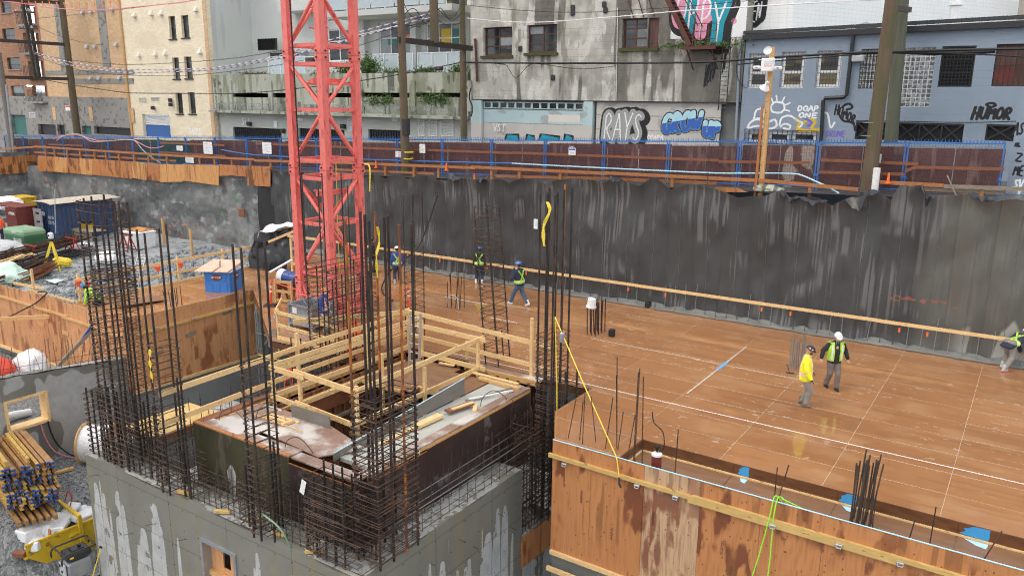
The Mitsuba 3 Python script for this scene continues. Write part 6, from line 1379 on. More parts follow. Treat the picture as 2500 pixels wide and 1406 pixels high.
# ================================================================ GRAFFITI (flat paint, a few millimetres proud of the walls)
FONT = {'A': [[(0, 0), (.35, 1), (.7, 0)], [(.15, .4), (.55, .4)]], 'C': [[(.65, .85), (.4, 1), (.1, .8), (.05, .3), (.3, 0), (.65, .15)]], 'D': [[(.05, 0), (.05, 1), (.45, .9), (.65, .5), (.45, .1), (.05, 0)]],
        'E': [[(.65, 1), (.1, .95), (.1, .05), (.65, 0)], [(.1, .5), (.5, .52)]], 'G': [[(.65, .85), (.4, 1), (.1, .75), (.05, .3), (.3, 0), (.65, .15), (.65, .45), (.4, .45)]], 'H': [[(.08, 0), (.12, 1)], [(.6, 0), (.62, 1)], [(.1, .5), (.62, .5)]],
        'I': [[(.2, 0), (.2, 1)]], 'K': [[(.08, 0), (.08, 1)], [(.6, 1), (.1, .45), (.62, 0)]], 'L': [[(.08, 1), (.08, 0), (.6, .03)]], 'M': [[(.02, 0), (.1, 1), (.35, .35), (.6, 1), (.7, 0)]], 'N': [[(.05, 0), (.08, 1), (.58, .05), (.62, 1)]],
        'O': [[(.35, 1), (.06, .75), (.06, .25), (.35, 0), (.64, .25), (.64, .75), (.35, 1)]], 'P': [[(.08, 0), (.08, 1), (.5, .95), (.62, .72), (.45, .48), (.08, .45)]], 'R': [[(.08, 0), (.08, 1), (.5, .95), (.6, .72), (.42, .5), (.1, .48), (.64, 0)]],
        'S': [[(.62, .85), (.35, 1), (.08, .8), (.3, .52), (.6, .3), (.35, 0), (.05, .15)]], 'T': [[(.0, .97), (.7, 1)], [(.35, .98), (.35, 0)]], 'U': [[(.06, 1), (.06, .25), (.3, 0), (.55, .1), (.62, 1)]], 'V': [[(0, 1), (.33, 0), (.68, 1)]],
        'W': [[(.0, 1), (.15, 0), (.35, .6), (.55, 0), (.7, 1)]], 'Y': [[(.0, 1), (.33, .5), (.68, 1)], [(.33, .5), (.3, 0)]], 'Z': [[(.05, 1), (.65, .95), (.05, .05), (.7, 0)]], ' ': []}


def strokes(word, x, z, w, h, slant=0.0, rise=0.0, gap=.86):
    """The letters of a word as lines in (x, z)."""
    out = []; n = len(word)
    for i, ch in enumerate(word):
        for ln in FONT[ch]:
            s = LineString(ln); q = np.array([s.interpolate(t, True).coords[0] for t in np.linspace(0, 1, 26)])
            if len(ln) > 3:   # round the corners as a spray can does
                k = np.ones(5) / 5; q = np.stack([np.convolve(np.pad(q[:, c], 2, 'edge'), k, 'valid') for c in (0, 1)], 1)
            out.append(LineString([(x + w / n * (i + gap * a / .7) + slant * b * h, z + rise * i + b * h) for a, b in q]))
    return out


def paint(b, name, shape, m, y, label=None, depth=.003):
    return put(b, name, extr(shape, depth, 'xz', y - depth), m, label=label)


def tag(b, word, r, m, y, width, slant=.1, rise=0.0, label=None):
    return paint(b, 'graffiti', unary_union([s.buffer(width) for s in strokes(word, r[0], r[2], r[1] - r[0], r[3] - r[2], slant, rise)]), m, y, label)


def bubble(b, word, r, fat, fill, edge, y, thin=None, slant=.1, rise=0.0, back=None, shine=None):
    st = strokes(word, r[0], r[2], r[1] - r[0], r[3] - r[2], slant, rise)
    if back: paint(b, 'graffiti_shadow', unary_union([shapely.affinity.translate(s, .12, -.08).buffer(fat * 1.9) for s in st]), back, y)
    paint(b, 'graffiti_outline', unary_union([s.buffer(fat * 1.45) for s in st]), edge, y - .004)
    n = len(word); idx = []
    for i, ch in enumerate(word): idx += [i] * len(FONT[ch])
    fills = fill if isinstance(fill, (list, tuple)) else [fill] * n
    for i in range(n):
        ss = [s for s, j in zip(st, idx) if j == i]
        if ss: paint(b, 'graffiti', unary_union([s.buffer(fat) for s in ss]), fills[i], y - .008 - .0008 * i)
    if thin: paint(b, 'graffiti_line', unary_union([s.buffer(fat * .16) for s in st]), thin, y - .016)
    return st


import shapely.affinity
r = (-16.80, -14.75, 6.91, 7.88)
st = bubble(b4, 'GROW', r, .125, 'art_sky', 'art_black', FY + .155, slant=.12, rise=.06)
low = Polygon([(r[0] - .4, r[2] - .6), (r[1] + .5, r[2] - .6), (r[1] + .5, r[2] + .95), (r[0] - .4, r[2] + .42)])
paint(b4, 'graffiti', unary_union([s.buffer(.11) for s in st]).intersection(low), 'art_blue', FY + .139, label='blue lower half of the bubble letters')
r = (-14.60, -13.72, 6.84, 7.55)
st = bubble(b4, 'UP', r, .125, 'art_sky', 'art_black', FY + .155, slant=.1, rise=-.05)
paint(b4, 'graffiti', unary_union([s.buffer(.11) for s in st]).intersection(Polygon([(r[0] - .4, r[2] - .6), (r[1] + .5, r[2] - .6), (r[1] + .5, r[2] + .5), (r[0] - .4, r[2] + .5)])), 'art_blue', FY + .139, label='blue lower half of the bubble letters')
bubble(b4, 'RAYS', (-20.18, -17.94, 6.44, 7.90), .21, 'art_silver', 'art_black', FY + .155, thin='art_white', slant=.08, back='art_black')
tag(b4, 'VST', (-27.43, -26.56, 6.70, 7.10), 'art_white', FY + .145, .025)
tag(b4, 'OOAPA', (-17.61, -16.70, 6.57, 6.80), 'art_white', FY + .15, .03)
for r in ((-26.64, -25.59, 6.17, 6.61), (-25.22, -24.53, 6.22, 6.54), (-24.31, -22.86, 6.27, 6.58), (-22.70, -22.00, 6.31, 6.62)):
    paint(b4, 'graffiti', Polygon([(r[0], r[2]), (r[0] + .1, r[2] + .4), (r[1], r[3]), (r[1], r[2])]), 'art_black', FY + .149); paint(b4, 'graffiti', Polygon([(r[0] + .1, r[2]), (r[0] + .25, r[2] + .35), (r[1] - .1, r[3] - .12), (r[1] - .12, r[2])]), 'art_teal', FY + .145)
# pink and teal bubble letters on the mural ground
bubble(b4, 'OPPY', (-16.34, -13.77, 12.14, 13.87), .30, ['art_pink', 'art_teal', 'art_pink', 'art_teal'], 'art_black', FY - .007, slant=.05, rise=-.25, back='art_black', thin='art_white')
tag(b4, 'TO', (-13.52, -13.34, 12.45, 12.62), 'art_black', FY - .007, .03)
for p in [(-13.36, 38.90, 12.26), (-13.46, 38.90, 13.04), (-14.58, 38.90, 12.31), (-14.43, 38.90, 12.23)]: paint(b4, 'graffiti', shapely.Point(p[0], p[2]).buffer(.14), 'art_pink', FY - .007)
tag(b4, 'VASED', (-14.69, -14.15, 9.18, 10.25), 'art_black', FY - .003, .03, rise=.1)
tag(b4, 'VAPO', (-13.80, -13.52, 9.76, 11.41), 'art_black', FY - .003, .025, rise=.3)
# blue grey wall
tag(b5, 'DOAP', (-10.04, -9.07, 8.15, 8.39), 'art_white', FY - .002, .035); tag(b5, 'ONE', (-9.97, -9.10, 7.85, 8.07), 'art_white', FY - .002, .035)
tag(b5, 'HUMOR', (-8.40, -7.46, 8.03, 8.43), 'art_black', FY - .002, .04, slant=.1, rise=-.10); tag(b5, 'HUMOR', (-2.94, -1.51, 7.95, 8.42), 'art_black', FY - .002, .06, slant=.15)
tag(b5, 'DRUNE', (-8.66, -7.84, 7.02, 7.30), 'art_violet', FY - .002, .028)
for pts, m, w in (([(-8.08, 38.90, 8.35), (-7.80, 38.90, 8.50), (-7.65, 38.90, 8.36), (-7.88, 38.90, 8.25)], 'art_black', .05), ([(-8.13, 38.90, 7.94), (-7.93, 38.90, 7.74), (-7.58, 38.90, 7.68), (-7.44, 38.90, 7.36)], 'art_black', .05), ([(-2.45, 38.90, 8.54), (-2.25, 38.90, 8.60), (-2.12, 38.90, 8.51), (-2.29, 38.90, 8.44), (-2.45, 38.90, 8.54)], 'art_black', .05), ([(-8.95, 38.90, 8.10), (-8.75, 38.90, 8.09), (-8.47, 38.90, 7.44), (-8.35, 38.90, 7.66)], 'art_white', .04),
                  ([(-12.31, 38.90, 7.33), (-12.17, 38.90, 7.60), (-11.83, 38.90, 7.73), (-11.46, 38.90, 7.58), (-11.05, 38.90, 7.74), (-10.93, 38.90, 7.48), (-11.21, 38.90, 7.30), (-11.80, 38.90, 7.42), (-12.27, 38.90, 7.29)], 'art_white', .045), ([(-12.03, 38.90, 7.76), (-11.96, 38.90, 8.14), (-11.64, 38.90, 8.26), (-11.60, 38.90, 7.86), (-11.93, 38.90, 7.76)], 'art_white', .045), ([(-10.80, 38.90, 7.49), (-10.75, 38.90, 7.79), (-10.42, 38.90, 7.93), (-9.95, 38.90, 7.69), (-9.76, 38.90, 7.59), (-9.89, 38.90, 7.40)], 'art_white', .045),
                  ([(-10.74, 38.90, 7.41), (-10.56, 38.90, 7.55), (-10.30, 38.90, 7.46), (-10.33, 38.90, 7.31), (-10.60, 38.90, 7.34)], 'art_white', .04), ([(-11.29, 38.90, 8.31), (-11.08, 38.90, 8.54), (-10.74, 38.90, 8.50), (-10.64, 38.90, 8.24), (-10.85, 38.90, 8.05), (-11.16, 38.90, 8.08), (-11.29, 38.90, 8.31)], 'art_white', .045), ([(-11.19, 38.90, 8.50), (-11.29, 38.90, 8.72)], 'art_white', .035), ([(-11.01, 38.90, 8.56), (-11.07, 38.90, 8.84)], 'art_white', .035), ([(-10.78, 38.90, 8.54), (-10.68, 38.90, 8.76)], 'art_white', .035), ([(-10.67, 38.90, 8.39), (-10.40, 38.90, 8.51)], 'art_white', .035), ([(-10.63, 38.90, 8.20), (-10.40, 38.90, 8.13)], 'art_white', .035),
                  ([(-10.11, 38.90, 7.77), (-9.87, 38.90, 7.62), (-9.98, 38.90, 7.43), (-9.69, 38.90, 7.29)], 'art_yellow', .06), ([(-9.69, 38.90, 7.63), (-9.46, 38.90, 7.78), (-9.18, 38.90, 7.68), (-9.33, 38.90, 7.41), (-9.03, 38.90, 7.31)], 'art_yellow', .06), ([(-9.99, 38.90, 7.28), (-9.50, 38.90, 7.26), (-8.96, 38.90, 7.35)], 'art_yellow', .06), ([(-9.64, 38.90, 7.78), (-9.36, 38.90, 7.63), (-9.49, 38.90, 7.48)], 'art_violet', .05)):
    paint(b5, 'graffiti', LineString([(p[0], p[2]) for p in curve(pts, 24)]).buffer(w), m, FY - .002 - (.001 if m == 'art_violet' else 0))
# black bubble letters on the white wall
bubble(b6, 'COVEN', (-13.55, -12.37, 12.21, 13.15), .19, 'art_black', 'art_black', FY + .945, thin='art_white', slant=.05, rise=.02)
for i, (r, m) in enumerate((((-7.63, -6.95, 13.67, 14.63), 'art_white'), ((-6.41, -5.64, 13.62, 14.79), 'art_white'), ((-5.51, -4.87, 13.47, 14.51), 'art_silver'), ((-4.45, -3.92, 13.54, 14.46), 'art_white'), ((-3.61, -2.99, 13.50, 14.41), 'art_white'))):
    tag(b7, ('SU', 'MN', 'OR', 'EO', 'SZ')[i], r, m, 56.77, .10)
# painted pillar at the right end of the fence
pi_ = thing('painted_pillar', 'blue grey concrete pillar covered in black and white tags at the right edge', 'pillar')
q = (-1.13, -0.35, 5.26, 7.96); put(pi_, 'column', bx(q[0], q[1], 33.6, 34.4, 3.5, 9.0), 'blue_grey')
for w, r, m in (('AS', (-1.18, -0.86, 7.54, 7.96), 'art_black'), ('Z', (-1.00, -0.76, 6.62, 6.90), 'art_black'), ('ME', (-0.99, -0.67, 6.12, 6.48), 'art_black'), ('SV', (-0.92, -0.63, 5.69, 5.98), 'art_white'), ('RL', (-1.06, -0.89, 7.14, 7.25), 'art_black'), ('Y', (-0.79, -0.64, 5.40, 5.66), 'art_white')):
    tag(pi_, w, r, m, 33.598, .03)
tag(b2, 'TACKS', (-56.54, -54.98, 5.60, 6.04), 'art_white', FY - .002, .04); tag(b3, 'SU', (-50.51, -49.62, 6.44, 6.97), 'art_white', FY + .34, .03)

# ================================================================ TOWER CRANE MAST
cr = thing('tower_crane_mast', 'red lattice tower crane mast standing on the deck', 'tower crane')
MX, MY, MH = -23.47, 22.16, .86
C4 = [(MX - MH, MY - MH), (MX + MH, MY - MH), (MX + MH, MY + MH), (MX - MH, MY + MH)]
JZ = [-1.6, 1.5, 5.92, 10.15, 14.4]
for (x, y) in C4:
    for z0, z1 in zip(JZ, JZ[1:]):
        w = .135 if z0 > 0 else .15
        put(cr, 'leg', bx(x - w, x + w, y - w, y + w, z0 + .006, z1 - .006), 'crane_red')
    for z in JZ[1:4]:
        k = put(cr, 'joint_collar', bx(x - .165, x + .165, y - .165, y + .165, z - .22, z - .012), 'crane_red'); put(cr, 'joint_collar', bx(x - .165, x + .165, y - .165, y + .165, z + .012, z + .18), 'crane_red')
        put(cr, 'joint_gap', bx(x - .12, x + .12, y - .12, y + .12, z - .012, z + .012), 'rust_red')
        for dz in (-.13, .1):
            for sx, sy in ((-1, 0), (0, -1), (1, 0)): put(k, 'bolt', rod((x + sx * .13 + sy * .06, y + sy * .13 + sx * .06, z + dz), (x + sx * .21 + sy * .06, y + sy * .21 + sx * .06, z + dz), .035, 6), 'steel_dark')
for s in range(1, 4):
    z0, z1 = JZ[s], JZ[s + 1]; zm = (z0 + z1) / 2 + .1
    for k in range(4):
        a, b = C4[k], C4[(k + 1) % 4]
        d = np.array([b[0] - a[0], b[1] - a[1]]); d /= np.linalg.norm(d); o = .11
        A = lambda z: (a[0] + d[0] * o, a[1] + d[1] * o, z)
        B = lambda z: (b[0] - d[0] * o, b[1] - d[1] * o, z)
        for z in (z0 + .32, zm, z1 - .35): put(cr, 'strut', beam(A(z), B(z), .09, .13), 'crane_red')
        up, dn = (A, B) if k % 2 == 0 else (B, A)
        put(cr, 'diagonal', rod(up(z1 - .45), dn(zm + .12), .07, 10), 'crane_red', smooth=40); put(cr, 'diagonal', rod(dn(zm - .12), up(z0 + .4), .07, 10), 'crane_red', smooth=40)
    for z in (z1 - .95,):
        put(cr, 'inner_plate', beam((MX - MH + .12, MY + .1, z), (MX + .25, MY + .1, z), .34, .06), 'crane_red'); put(cr, 'inner_plate', beam((MX + .2, MY - MH + .1, z), (MX + .2, MY + MH - .1, z), .12, .18), 'crane_red')
# base: spreading braces, frame and guard plates
for k in range(4):
    a, b = np.array(C4[k]), np.array(C4[(k + 1) % 4]); m = (a + b) / 2
    for q in (a, b): put(cr, 'base_brace', rod((*(q + (m - q) * .12), 1.25), (*(m + (q - m) * .12), -.1), .06, 10), 'crane_red', smooth=40)
    out = (m - np.array([MX, MY])); out /= np.linalg.norm(out)
    put(cr, 'base_beam', beam((*(a + out * .25), .34), (*(b + out * .25), .34), .10, .22), 'crane_red'); put(cr, 'base_rail', beam((*(a + out * .3), .95), (*(b + out * .3), 1.0), .03, .05), 'crane_red')
    for t in (.25, .6): put(cr, 'base_rail_post', beam((*(a + (b - a) * t + out * .3), .1), (*(a + (b - a) * t + out * .3), 1.1), .03, .03), 'crane_red')
# red caged ladder at the top, with its landing
q = np.array([MX - .25, MY + .35])
for dx in (-.2, .2): put(cr, 'upper_ladder_rail', beam((q[0] + dx, q[1], 9.2), (q[0] + dx, q[1], 14.3), .04, .06), 'crane_red')
for z in np.arange(9.3, 14.2, .3): put(cr, 'upper_ladder_rung', rod((q[0] - .2, q[1], z), (q[0] + .2, q[1], z), .014, 5), 'crane_red')
for z in np.arange(10.4, 14.2, .75): put(cr, 'ladder_hoop', tube([(q[0] + .38 * math.cos(t), q[1] - .05 - .55 * abs(math.sin(t)), z) for t in np.linspace(0, math.pi, 12)], .018, 5), 'crane_red')
put(cr, 'landing', bx(MX - .75, MX + .75, MY - .2, MY + .75, 9.05, 9.15), 'crane_red')
ld = thing('access_ladder', 'grey aluminium ladder standing inside the red crane mast', 'ladder')
la, lb = np.array([MX - .15, MY - .1, .1]), np.array([MX - .35, MY + .35, 8.9])
for dx in (-.21, .21): put(ld, 'rail', beam(la + (dx, 0, 0), lb + (dx, 0, 0), .035, .075), 'galv')
for i in range(29): c = la + (lb - la) * (i + .5) / 29; put(ld, 'rung', rod(c + (-.21, 0, 0), c + (.21, 0, 0), .016, 5), 'galv')
put(thing('crane_cable', 'black power cable hanging down in front of the crane mast', 'cable'), 'run', tube(curve([(MX - .45, MY - 1.05, 14.3), (MX - .42, MY - 1.02, 8), (MX - .30, MY - 1.08, 3), (MX - .1, MY - 1.15, .6), (MX + .1, MY - 1.3, .03)], 40), .03, 6), 'black')
put(thing('yellow_rope', 'thin yellow rope hanging inside the crane mast', 'rope'), 'run', tube(curve([(MX + .1, MY + .4, 6.2), (MX + .15, MY + .3, 3.2), (MX + .1, MY + .35, .8)], 24), .016, 5), 'yellow_bright')
put(thing('yellow_chain', 'yellow chain sling hanging over the wall top beside the crane', 'chain'), 'run', tube(curve([(-30.86, 31.20, 5.00), (-29.61, 30.90, 5.15), (-29.33, 30.70, 4.59), (-29.30, 30.60, 3.79)], 24), .04, 5), 'yellow_bright')

# ================================================================ PEOPLE
mat('skin', (.50, .27, .18), .5)
mat('jeans', lambda p, n, uv: mix((.055, .10, .165), (.085, .14, .21), noise(p.x * 9, p.y * 9, p.z * 7)), .8, bump=lambda p, n, uv: fbm(p.x * 10, p.y * 10, p.z * 9, 3), bscale=.05, beps=.01)
mat('cloth_navy', lambda p, n, uv: mix((.018, .024, .05), (.032, .04, .075), noise(p.x * 8, p.y * 8, p.z * 8)), .8)
mat('cloth_blue', lambda p, n, uv: mix((.018, .05, .30), (.03, .075, .36), noise(p.x * 8, p.y * 8, p.z * 8)), .7)
mat('cloth_black', lambda p, n, uv: mix((.012, .012, .014), (.026, .025, .028), noise(p.x * 8, p.y * 8, p.z * 8)), .8)
mat('cloth_grey', lambda p, n, uv: mix((.19, .17, .155), (.27, .25, .225), fbm(p.x * 9, p.y * 9, p.z * 6)), .8, bump=lambda p, n, uv: fbm(p.x * 10, p.y * 10, p.z * 9, 3), bscale=.06, beps=.01)
mat('cloth_brown', lambda p, n, uv: mix((.115, .085, .075), (.21, .17, .155), fbm(p.x * 9, p.y * 9, p.z * 6)), .8, bump=lambda p, n, uv: fbm(p.x * 10, p.y * 10, p.z * 9, 3), bscale=.06, beps=.01)
CREASE = dict(bump=lambda p, n, uv: fbm(p.x * 11, p.y * 11, p.z * 7, 3), bscale=.05, beps=.01)
mat('hi_vis', lambda p, n, uv: mix((.46, .78, .05), (.33, .60, .07), fbm(p.x * 7, p.y * 7, p.z * 6)), .6, **CREASE)
mat('hi_yellow', lambda p, n, uv: mix((.88, .88, .02), (.70, .68, .04), smoothstep(.4, .7, fbm(p.x * 6, p.y * 6, p.z * 6))), .55, **CREASE)
mat('hi_orange', (.82, .12, .04), .6)
mat('reflective', (.70, .70, .66), .4)
mat('pink_band', (.80, .55, .50), .5)
mat('boot', (.16, .125, .10), .7)
mat('hair', (.03, .022, .018), .7)
mat('helmet_blue', (.025, .16, .46), .25)
mat('helmet_orange', (.90, .30, .14), .3)


def sph(c, r, n=14):
    s = m3.Manifold.sphere(1.0, n)
    r = (r, r, r) if np.isscalar(r) else r
    return s.scale(tuple(float(v) for v in r)).translate(tuple(float(v) for v in c))


def bone(a, ra, b, rb): return m3.Manifold.batch_hull([sph(a, ra), sph(b, rb)])


def chain(*ps): return [bone(ps[i][0], ps[i][1], ps[i + 1][0], ps[i + 1][1]) for i in range(len(ps) - 1)]


def solid(parts, edge=.035, smooth=6):
    m = m3.Manifold.batch_boolean(parts, m3.OpType.Add).refine_to_length(edge).to_mesh()
    t = trimesh.Trimesh(np.array(m.vert_properties[:, :3], float), np.array(m.tri_verts), process=True)
    if smooth: trimesh.smoothing.filter_taubin(t, lamb=.5, nu=.51, iterations=smooth)
    return np.array(t.vertices), np.array(t.faces)


def arr(m): m = m.to_mesh(); return np.array(m.vert_properties[:, :3], float), np.array(m.tri_verts)


def person(label, pos, heading, top, legs, helmet, h=1.0, lean=0.0, side=0.0, hip_z=.93, feet=None, knees=None, elbows=None, hands=None, head_yaw=0.0, head_pitch=0.0, vest=None, x_back=False, bands=None,
           boots='boot', mask=None, cuff=None, gloves='skin', stickers=False, coat_len=.0, extra=None, bulk=1.12, phone=False, open_vest=False, sole=None):
    """A worker about a local frame: +y is forward, +x the right hand side, feet on z = 0; heading is the compass of +y as (dx, dy)."""
    t = thing('person', label, 'person')
    ang = math.atan2(-heading[0], heading[1]); Rz = rotz(ang)
    W = lambda m: mv((np.asarray(m[0]) * h, m[1]), pos, Rz)
    HIP = np.array([0, 0, hip_z]); LR = rotx(-lean) @ roty(side)
    tl = lambda *p: HIP + LR @ np.array(p, float)
    sh = {-1: tl(-.19, 0, .50), 1: tl(.19, 0, .50)}; neck = tl(0, .01, .58); hc = tl(0, .02, .58) + rotx(-lean * .5) @ np.array([0, .02, .17])
    feet = feet or {-1: (-.12, 0, 0), 1: (.12, 0, 0)}
    ank = {s: np.array(feet[s], float) + (0, 0, .09) for s in (-1, 1)}; hj = {s: HIP + np.array([s * .10, 0, -.02]) for s in (-1, 1)}
    kn = {}
    for s in (-1, 1):
        mid = (hj[s] + ank[s]) / 2; v = ank[s] - hj[s]; L = np.linalg.norm(v); bend = math.sqrt(max(0, .435 ** 2 - (L / 2) ** 2)); kn[s] = mid + np.array([0, bend, 0]) if not knees else np.array(knees[s], float)
    el = elbows or {s: tl(s * .25, -.03, .22) for s in (-1, 1)}; ha = hands or {s: tl(s * .27, .05, -.03) for s in (-1, 1)}
    el = {s: np.array(el[s], float) for s in el}; ha = {s: np.array(ha[s], float) for s in ha}
    # --- the body is one surface: head with face, neck, trunk, limbs, hands with fingers
    HR = rotz(head_yaw) @ rotx(-head_pitch)
    hp = lambda *p: hc + HR @ np.array(p, float)
    body = [sph(hc, (.077, .095, .115)), bone(hp(0, .03, -.05), .062, hp(0, .055, -.085), .035), bone(hp(0, .085, .01), .014, hp(0, .105, -.025), .018), sph(hp(-.078, 0, -.01), (.012, .022, .032)), sph(hp(.078, 0, -.01), (.012, .022, .032)),
            bone(hp(0, .07, -.055), .022, hp(0, .078, -.062), .018), bone(hp(-.03, .078, .022), .016, hp(.03, .078, .022), .016)]
    body += chain((hp(0, -.01, -.06), .055), (neck, .058), (tl(0, 0, .50), .07)) + chain((tl(-.12, 0, .44), .08), (tl(.12, 0, .44), .08)) + chain((tl(0, 0, .4), .12), (tl(0, 0, .12), .11), (HIP, .12))
    for s in (-1, 1):
        w = ha[s]; d = w - el[s]; d /= np.linalg.norm(d); sd = np.cross(d, [0, 1, 0.15]); sd /= np.linalg.norm(sd); fw = np.cross(sd, d)
        body += chain((sh[s], .055), (el[s], .042), (w, .030)) + chain((hj[s], .085), (kn[s], .058), (ank[s], .042))
        palm = w + d * .05; body.append(m3.Manifold.batch_hull([sph(w + d * .015, .024), sph(palm + d * .035 + sd * .03, .016), sph(palm + d * .035 - sd * .03, .016)]))
        for k in range(4):
            b = palm + d * .035 + sd * (-.03 + .02 * k); l = (.030, .036, .034, .026)[k]
            body += chain((b, .0105), (b + d * l + fw * .006, .0098), (b + d * l * 1.7 + fw * .022, .0085))
        tb = w + d * .03 + sd * .024 * -s; body += chain((tb, .012), (tb + d * .03 - sd * .03 * s + fw * .012, .0105), (tb + d * .055 - sd * .032 * s + fw * .02, .009))
    put(t, 'body', W(solid(body, .03, 3)), 'skin', smooth=True)
    # --- clothes
    shell = lambda g: [m3.Manifold.batch_hull([sph(tl(s * .172, -.01, .50), .078 * bulk + g) for s in (-1, 1)] + [sph(tl(s * .11, 0, .28), (.115 * bulk + g, .130 * bulk + g, .1)) for s in (-1, 1)] + [sph(tl(0, -.01, .56), .07 + g)]),
                       m3.Manifold.batch_hull([sph(tl(s * .11, 0, .28), (.115 * bulk + g, .130 * bulk + g, .1)) for s in (-1, 1)] + [sph(tl(s * .10, 0, -.06 - coat_len), (.108 * bulk + g, .135 * bulk + g, .07)) for s in (-1, 1)])]
    trunk = shell(0.0); sleeve = []
    for s in (-1, 1): sleeve += chain((sh[s], .082 * bulk), (el[s], .067 * bulk), (el[s] + (ha[s] - el[s]) * .93, .052 * bulk))
    put(t, 'jacket', W(solid(trunk + sleeve, .035, 5)), top, smooth=True)
    collar = chain((tl(0, 0, .57), .075), (tl(0, .005, .61), .068)); put(t, 'collar', W(solid(collar, .03, 2)), top, smooth=True)
    pants = []
    for s in (-1, 1): pants += chain((hj[s] + (0, 0, .06), .125), (hj[s] + (hj[s] * 0 + [0, 0, -.08]), .120), (kn[s], .088), (kn[s] + (ank[s] - kn[s]) * .9, .080))
    put(t, 'trousers', W(solid(pants, .035, 5)), legs, smooth=True)
    for s in (-1, 1):
        a = ank[s]; tilt = rotx(feet.get((s, 'tilt'), 0)); sole_p = lambda *p: a + tilt @ np.array(p, float)
        put(t, 'boot', W(solid([m3.Manifold.batch_hull([sph(sole_p(0, -.05, -.045), .045), sph(sole_p(0, .03, -.05), .044), sph(sole_p(0, .13, -.055), .036), sph(sole_p(0, -.02, .02), .055)]), bone(sole_p(0, -.01, 0), .058, sole_p(0, -.005, .10), .062)], .03, 2)), boots, smooth=True)
        if sole: put(t, 'sole', W(arr(m3.Manifold.batch_hull([sph(sole_p(0, -.05, -.078), (.05, .055, .014)), sph(sole_p(0, .14, -.078), (.045, .05, .014))]))), sole)
    if gloves != 'skin':
        for s in (-1, 1):
            w = ha[s]; d = (w - el[s]) / np.linalg.norm(w - el[s]); put(t, 'glove', W(solid([bone(w - d * .02, .043, w + d * .06, .04), bone(w + d * .06, .036, w + d * .12 + np.array([0, .02, 0]), .026)], .03, 1)), gloves, smooth=True)
    grown = m3.Manifold.batch_boolean(shell(.016), m3.OpType.Add)
    def slab(z0, z1, g=grown):
        c = m3.Manifold.cube((1.2, 1.2, z1 - z0), True).translate((0, 0, (z0 + z1) / 2))
        M = np.hstack([LR, HIP[:, None]]); return g ^ c.transform(M)
    def strap(p, q, w, front):      # a band across the back (front False) or chest
        p, q = np.array(p, float), np.array(q, float); d = q - p; L = np.linalg.norm(d); a = math.atan2(d[1], d[0])
        c = m3.Manifold.cube((L, .5, w), True).transform(np.hstack([roty(-a), np.array([[(p[0] + q[0]) / 2], [.25 if front else -.25], [(p[1] + q[1]) / 2]])]))
        return m3.Manifold.batch_boolean(shell(.020), m3.OpType.Add) ^ c.transform(np.hstack([LR, HIP[:, None]]))
    if vest:
        v = slab(.0, .58)
        if open_vest: v = v - m3.Manifold.cube((.17, .6, 1.2), True).transform(np.hstack([LR, (HIP + LR @ np.array([0, .3, .3]))[:, None]]))
        if x_back: v = slab(.02, .16)
        put(t, 'vest', W(arr(v)), vest, smooth=40)
        if x_back:
            for s in (-1, 1):
                put(t, 'vest_strap', W(arr(strap((-.17 * s, .54), (.12 * s, .12), .055, False))), vest, smooth=40); put(t, 'vest_strap', W(arr(strap((.14 * s, .56), (.13 * s, .1), .06, True))), vest, smooth=40)
            put(t, 'reflective_band', W(arr(m3.Manifold.batch_boolean(shell(.021), m3.OpType.Add) ^ m3.Manifold.cube((1.2, 1.2, .035), True).transform(np.hstack([LR, (HIP + LR @ np.array([0, 0, .09]))[:, None]])))), 'reflective', smooth=40)
        elif open_vest:
            for s in (-1, 1): put(t, 'reflective_band', W(arr(strap((.155 * s, .52), (.155 * s, .05), .05, True))), 'reflective', smooth=40)
    if bands:
        g2 = m3.Manifold.batch_boolean(shell(.010), m3.OpType.Add)
        for z in (.03, .10): put(t, 'reflective_band', W(arr(slab(z, z + .045, g2))), bands, smooth=40)
        for s in (-1, 1):
            for fr_ in (True, False): put(t, 'reflective_band', W(arr(m3.Manifold.batch_boolean(shell(.010), m3.OpType.Add) ^ m3.Manifold.cube((.055, .5, .5), True).transform(np.hstack([LR, (HIP + LR @ np.array([.12 * s, .25 if fr_ else -.25, .36]))[:, None]])))), bands, smooth=40)
            d = ha[s] - el[s]; c = el[s] + d * .30; put(t, 'cuff_band', W(solid([bone(c, .071, c + d * .12, .068)], .03, 0)), bands, smooth=40)
    # --- helmet, mask
    hb = m3.Manifold.sphere(1, 24).scale((.112, .132, .115)); dome = hb ^ m3.Manifold.cube((1, 1, 1), True).translate((0, 0, .5))
    brim = m3.Manifold.cylinder(.016, .118, .118, 28).scale((1.0, 1.12, 1)) + m3.Manifold.cylinder(.014, .09, .09, 20).translate((0, .085, 0)); ridge = m3.Manifold.sphere(1, 16).scale((.018, .13, .124)) ^ m3.Manifold.cube((1, 1, 1), True).translate((0, 0, .5))
    hm = (dome + brim + ridge).transform(np.hstack([HR, hp(0, -.005, .045)[:, None]]))
    hk = put(t, 'helmet', W(arr(hm)), helmet, smooth=40)
    if stickers:
        for a in (-1.9, -1.2, 1.3, 2.1, .1): put(hk, 'sticker', W(arr(sph((0, 0, 0), (.028, .008, .02)).transform(np.hstack([HR @ rotz(a), (hp(0, 0, .045) + HR @ rotz(a) @ np.array([0, .114 + .012 * abs(math.cos(a)), .045]))[:, None]])))), 'white' if a != .1 else 'red')
    if mask: put(t, 'face_mask', W(solid([bone(hp(-.03, .075, -.045), .042, hp(.03, .075, -.045), .042), bone(hp(0, .085, -.03), .036, hp(0, .078, -.075), .032)], .03, 1)), mask, smooth=True)
    else: put(t, 'hair', W(solid([sph(hp(0, -.02, -.01), (.082, .086, .085))], .04, 0)), 'hair', smooth=True)
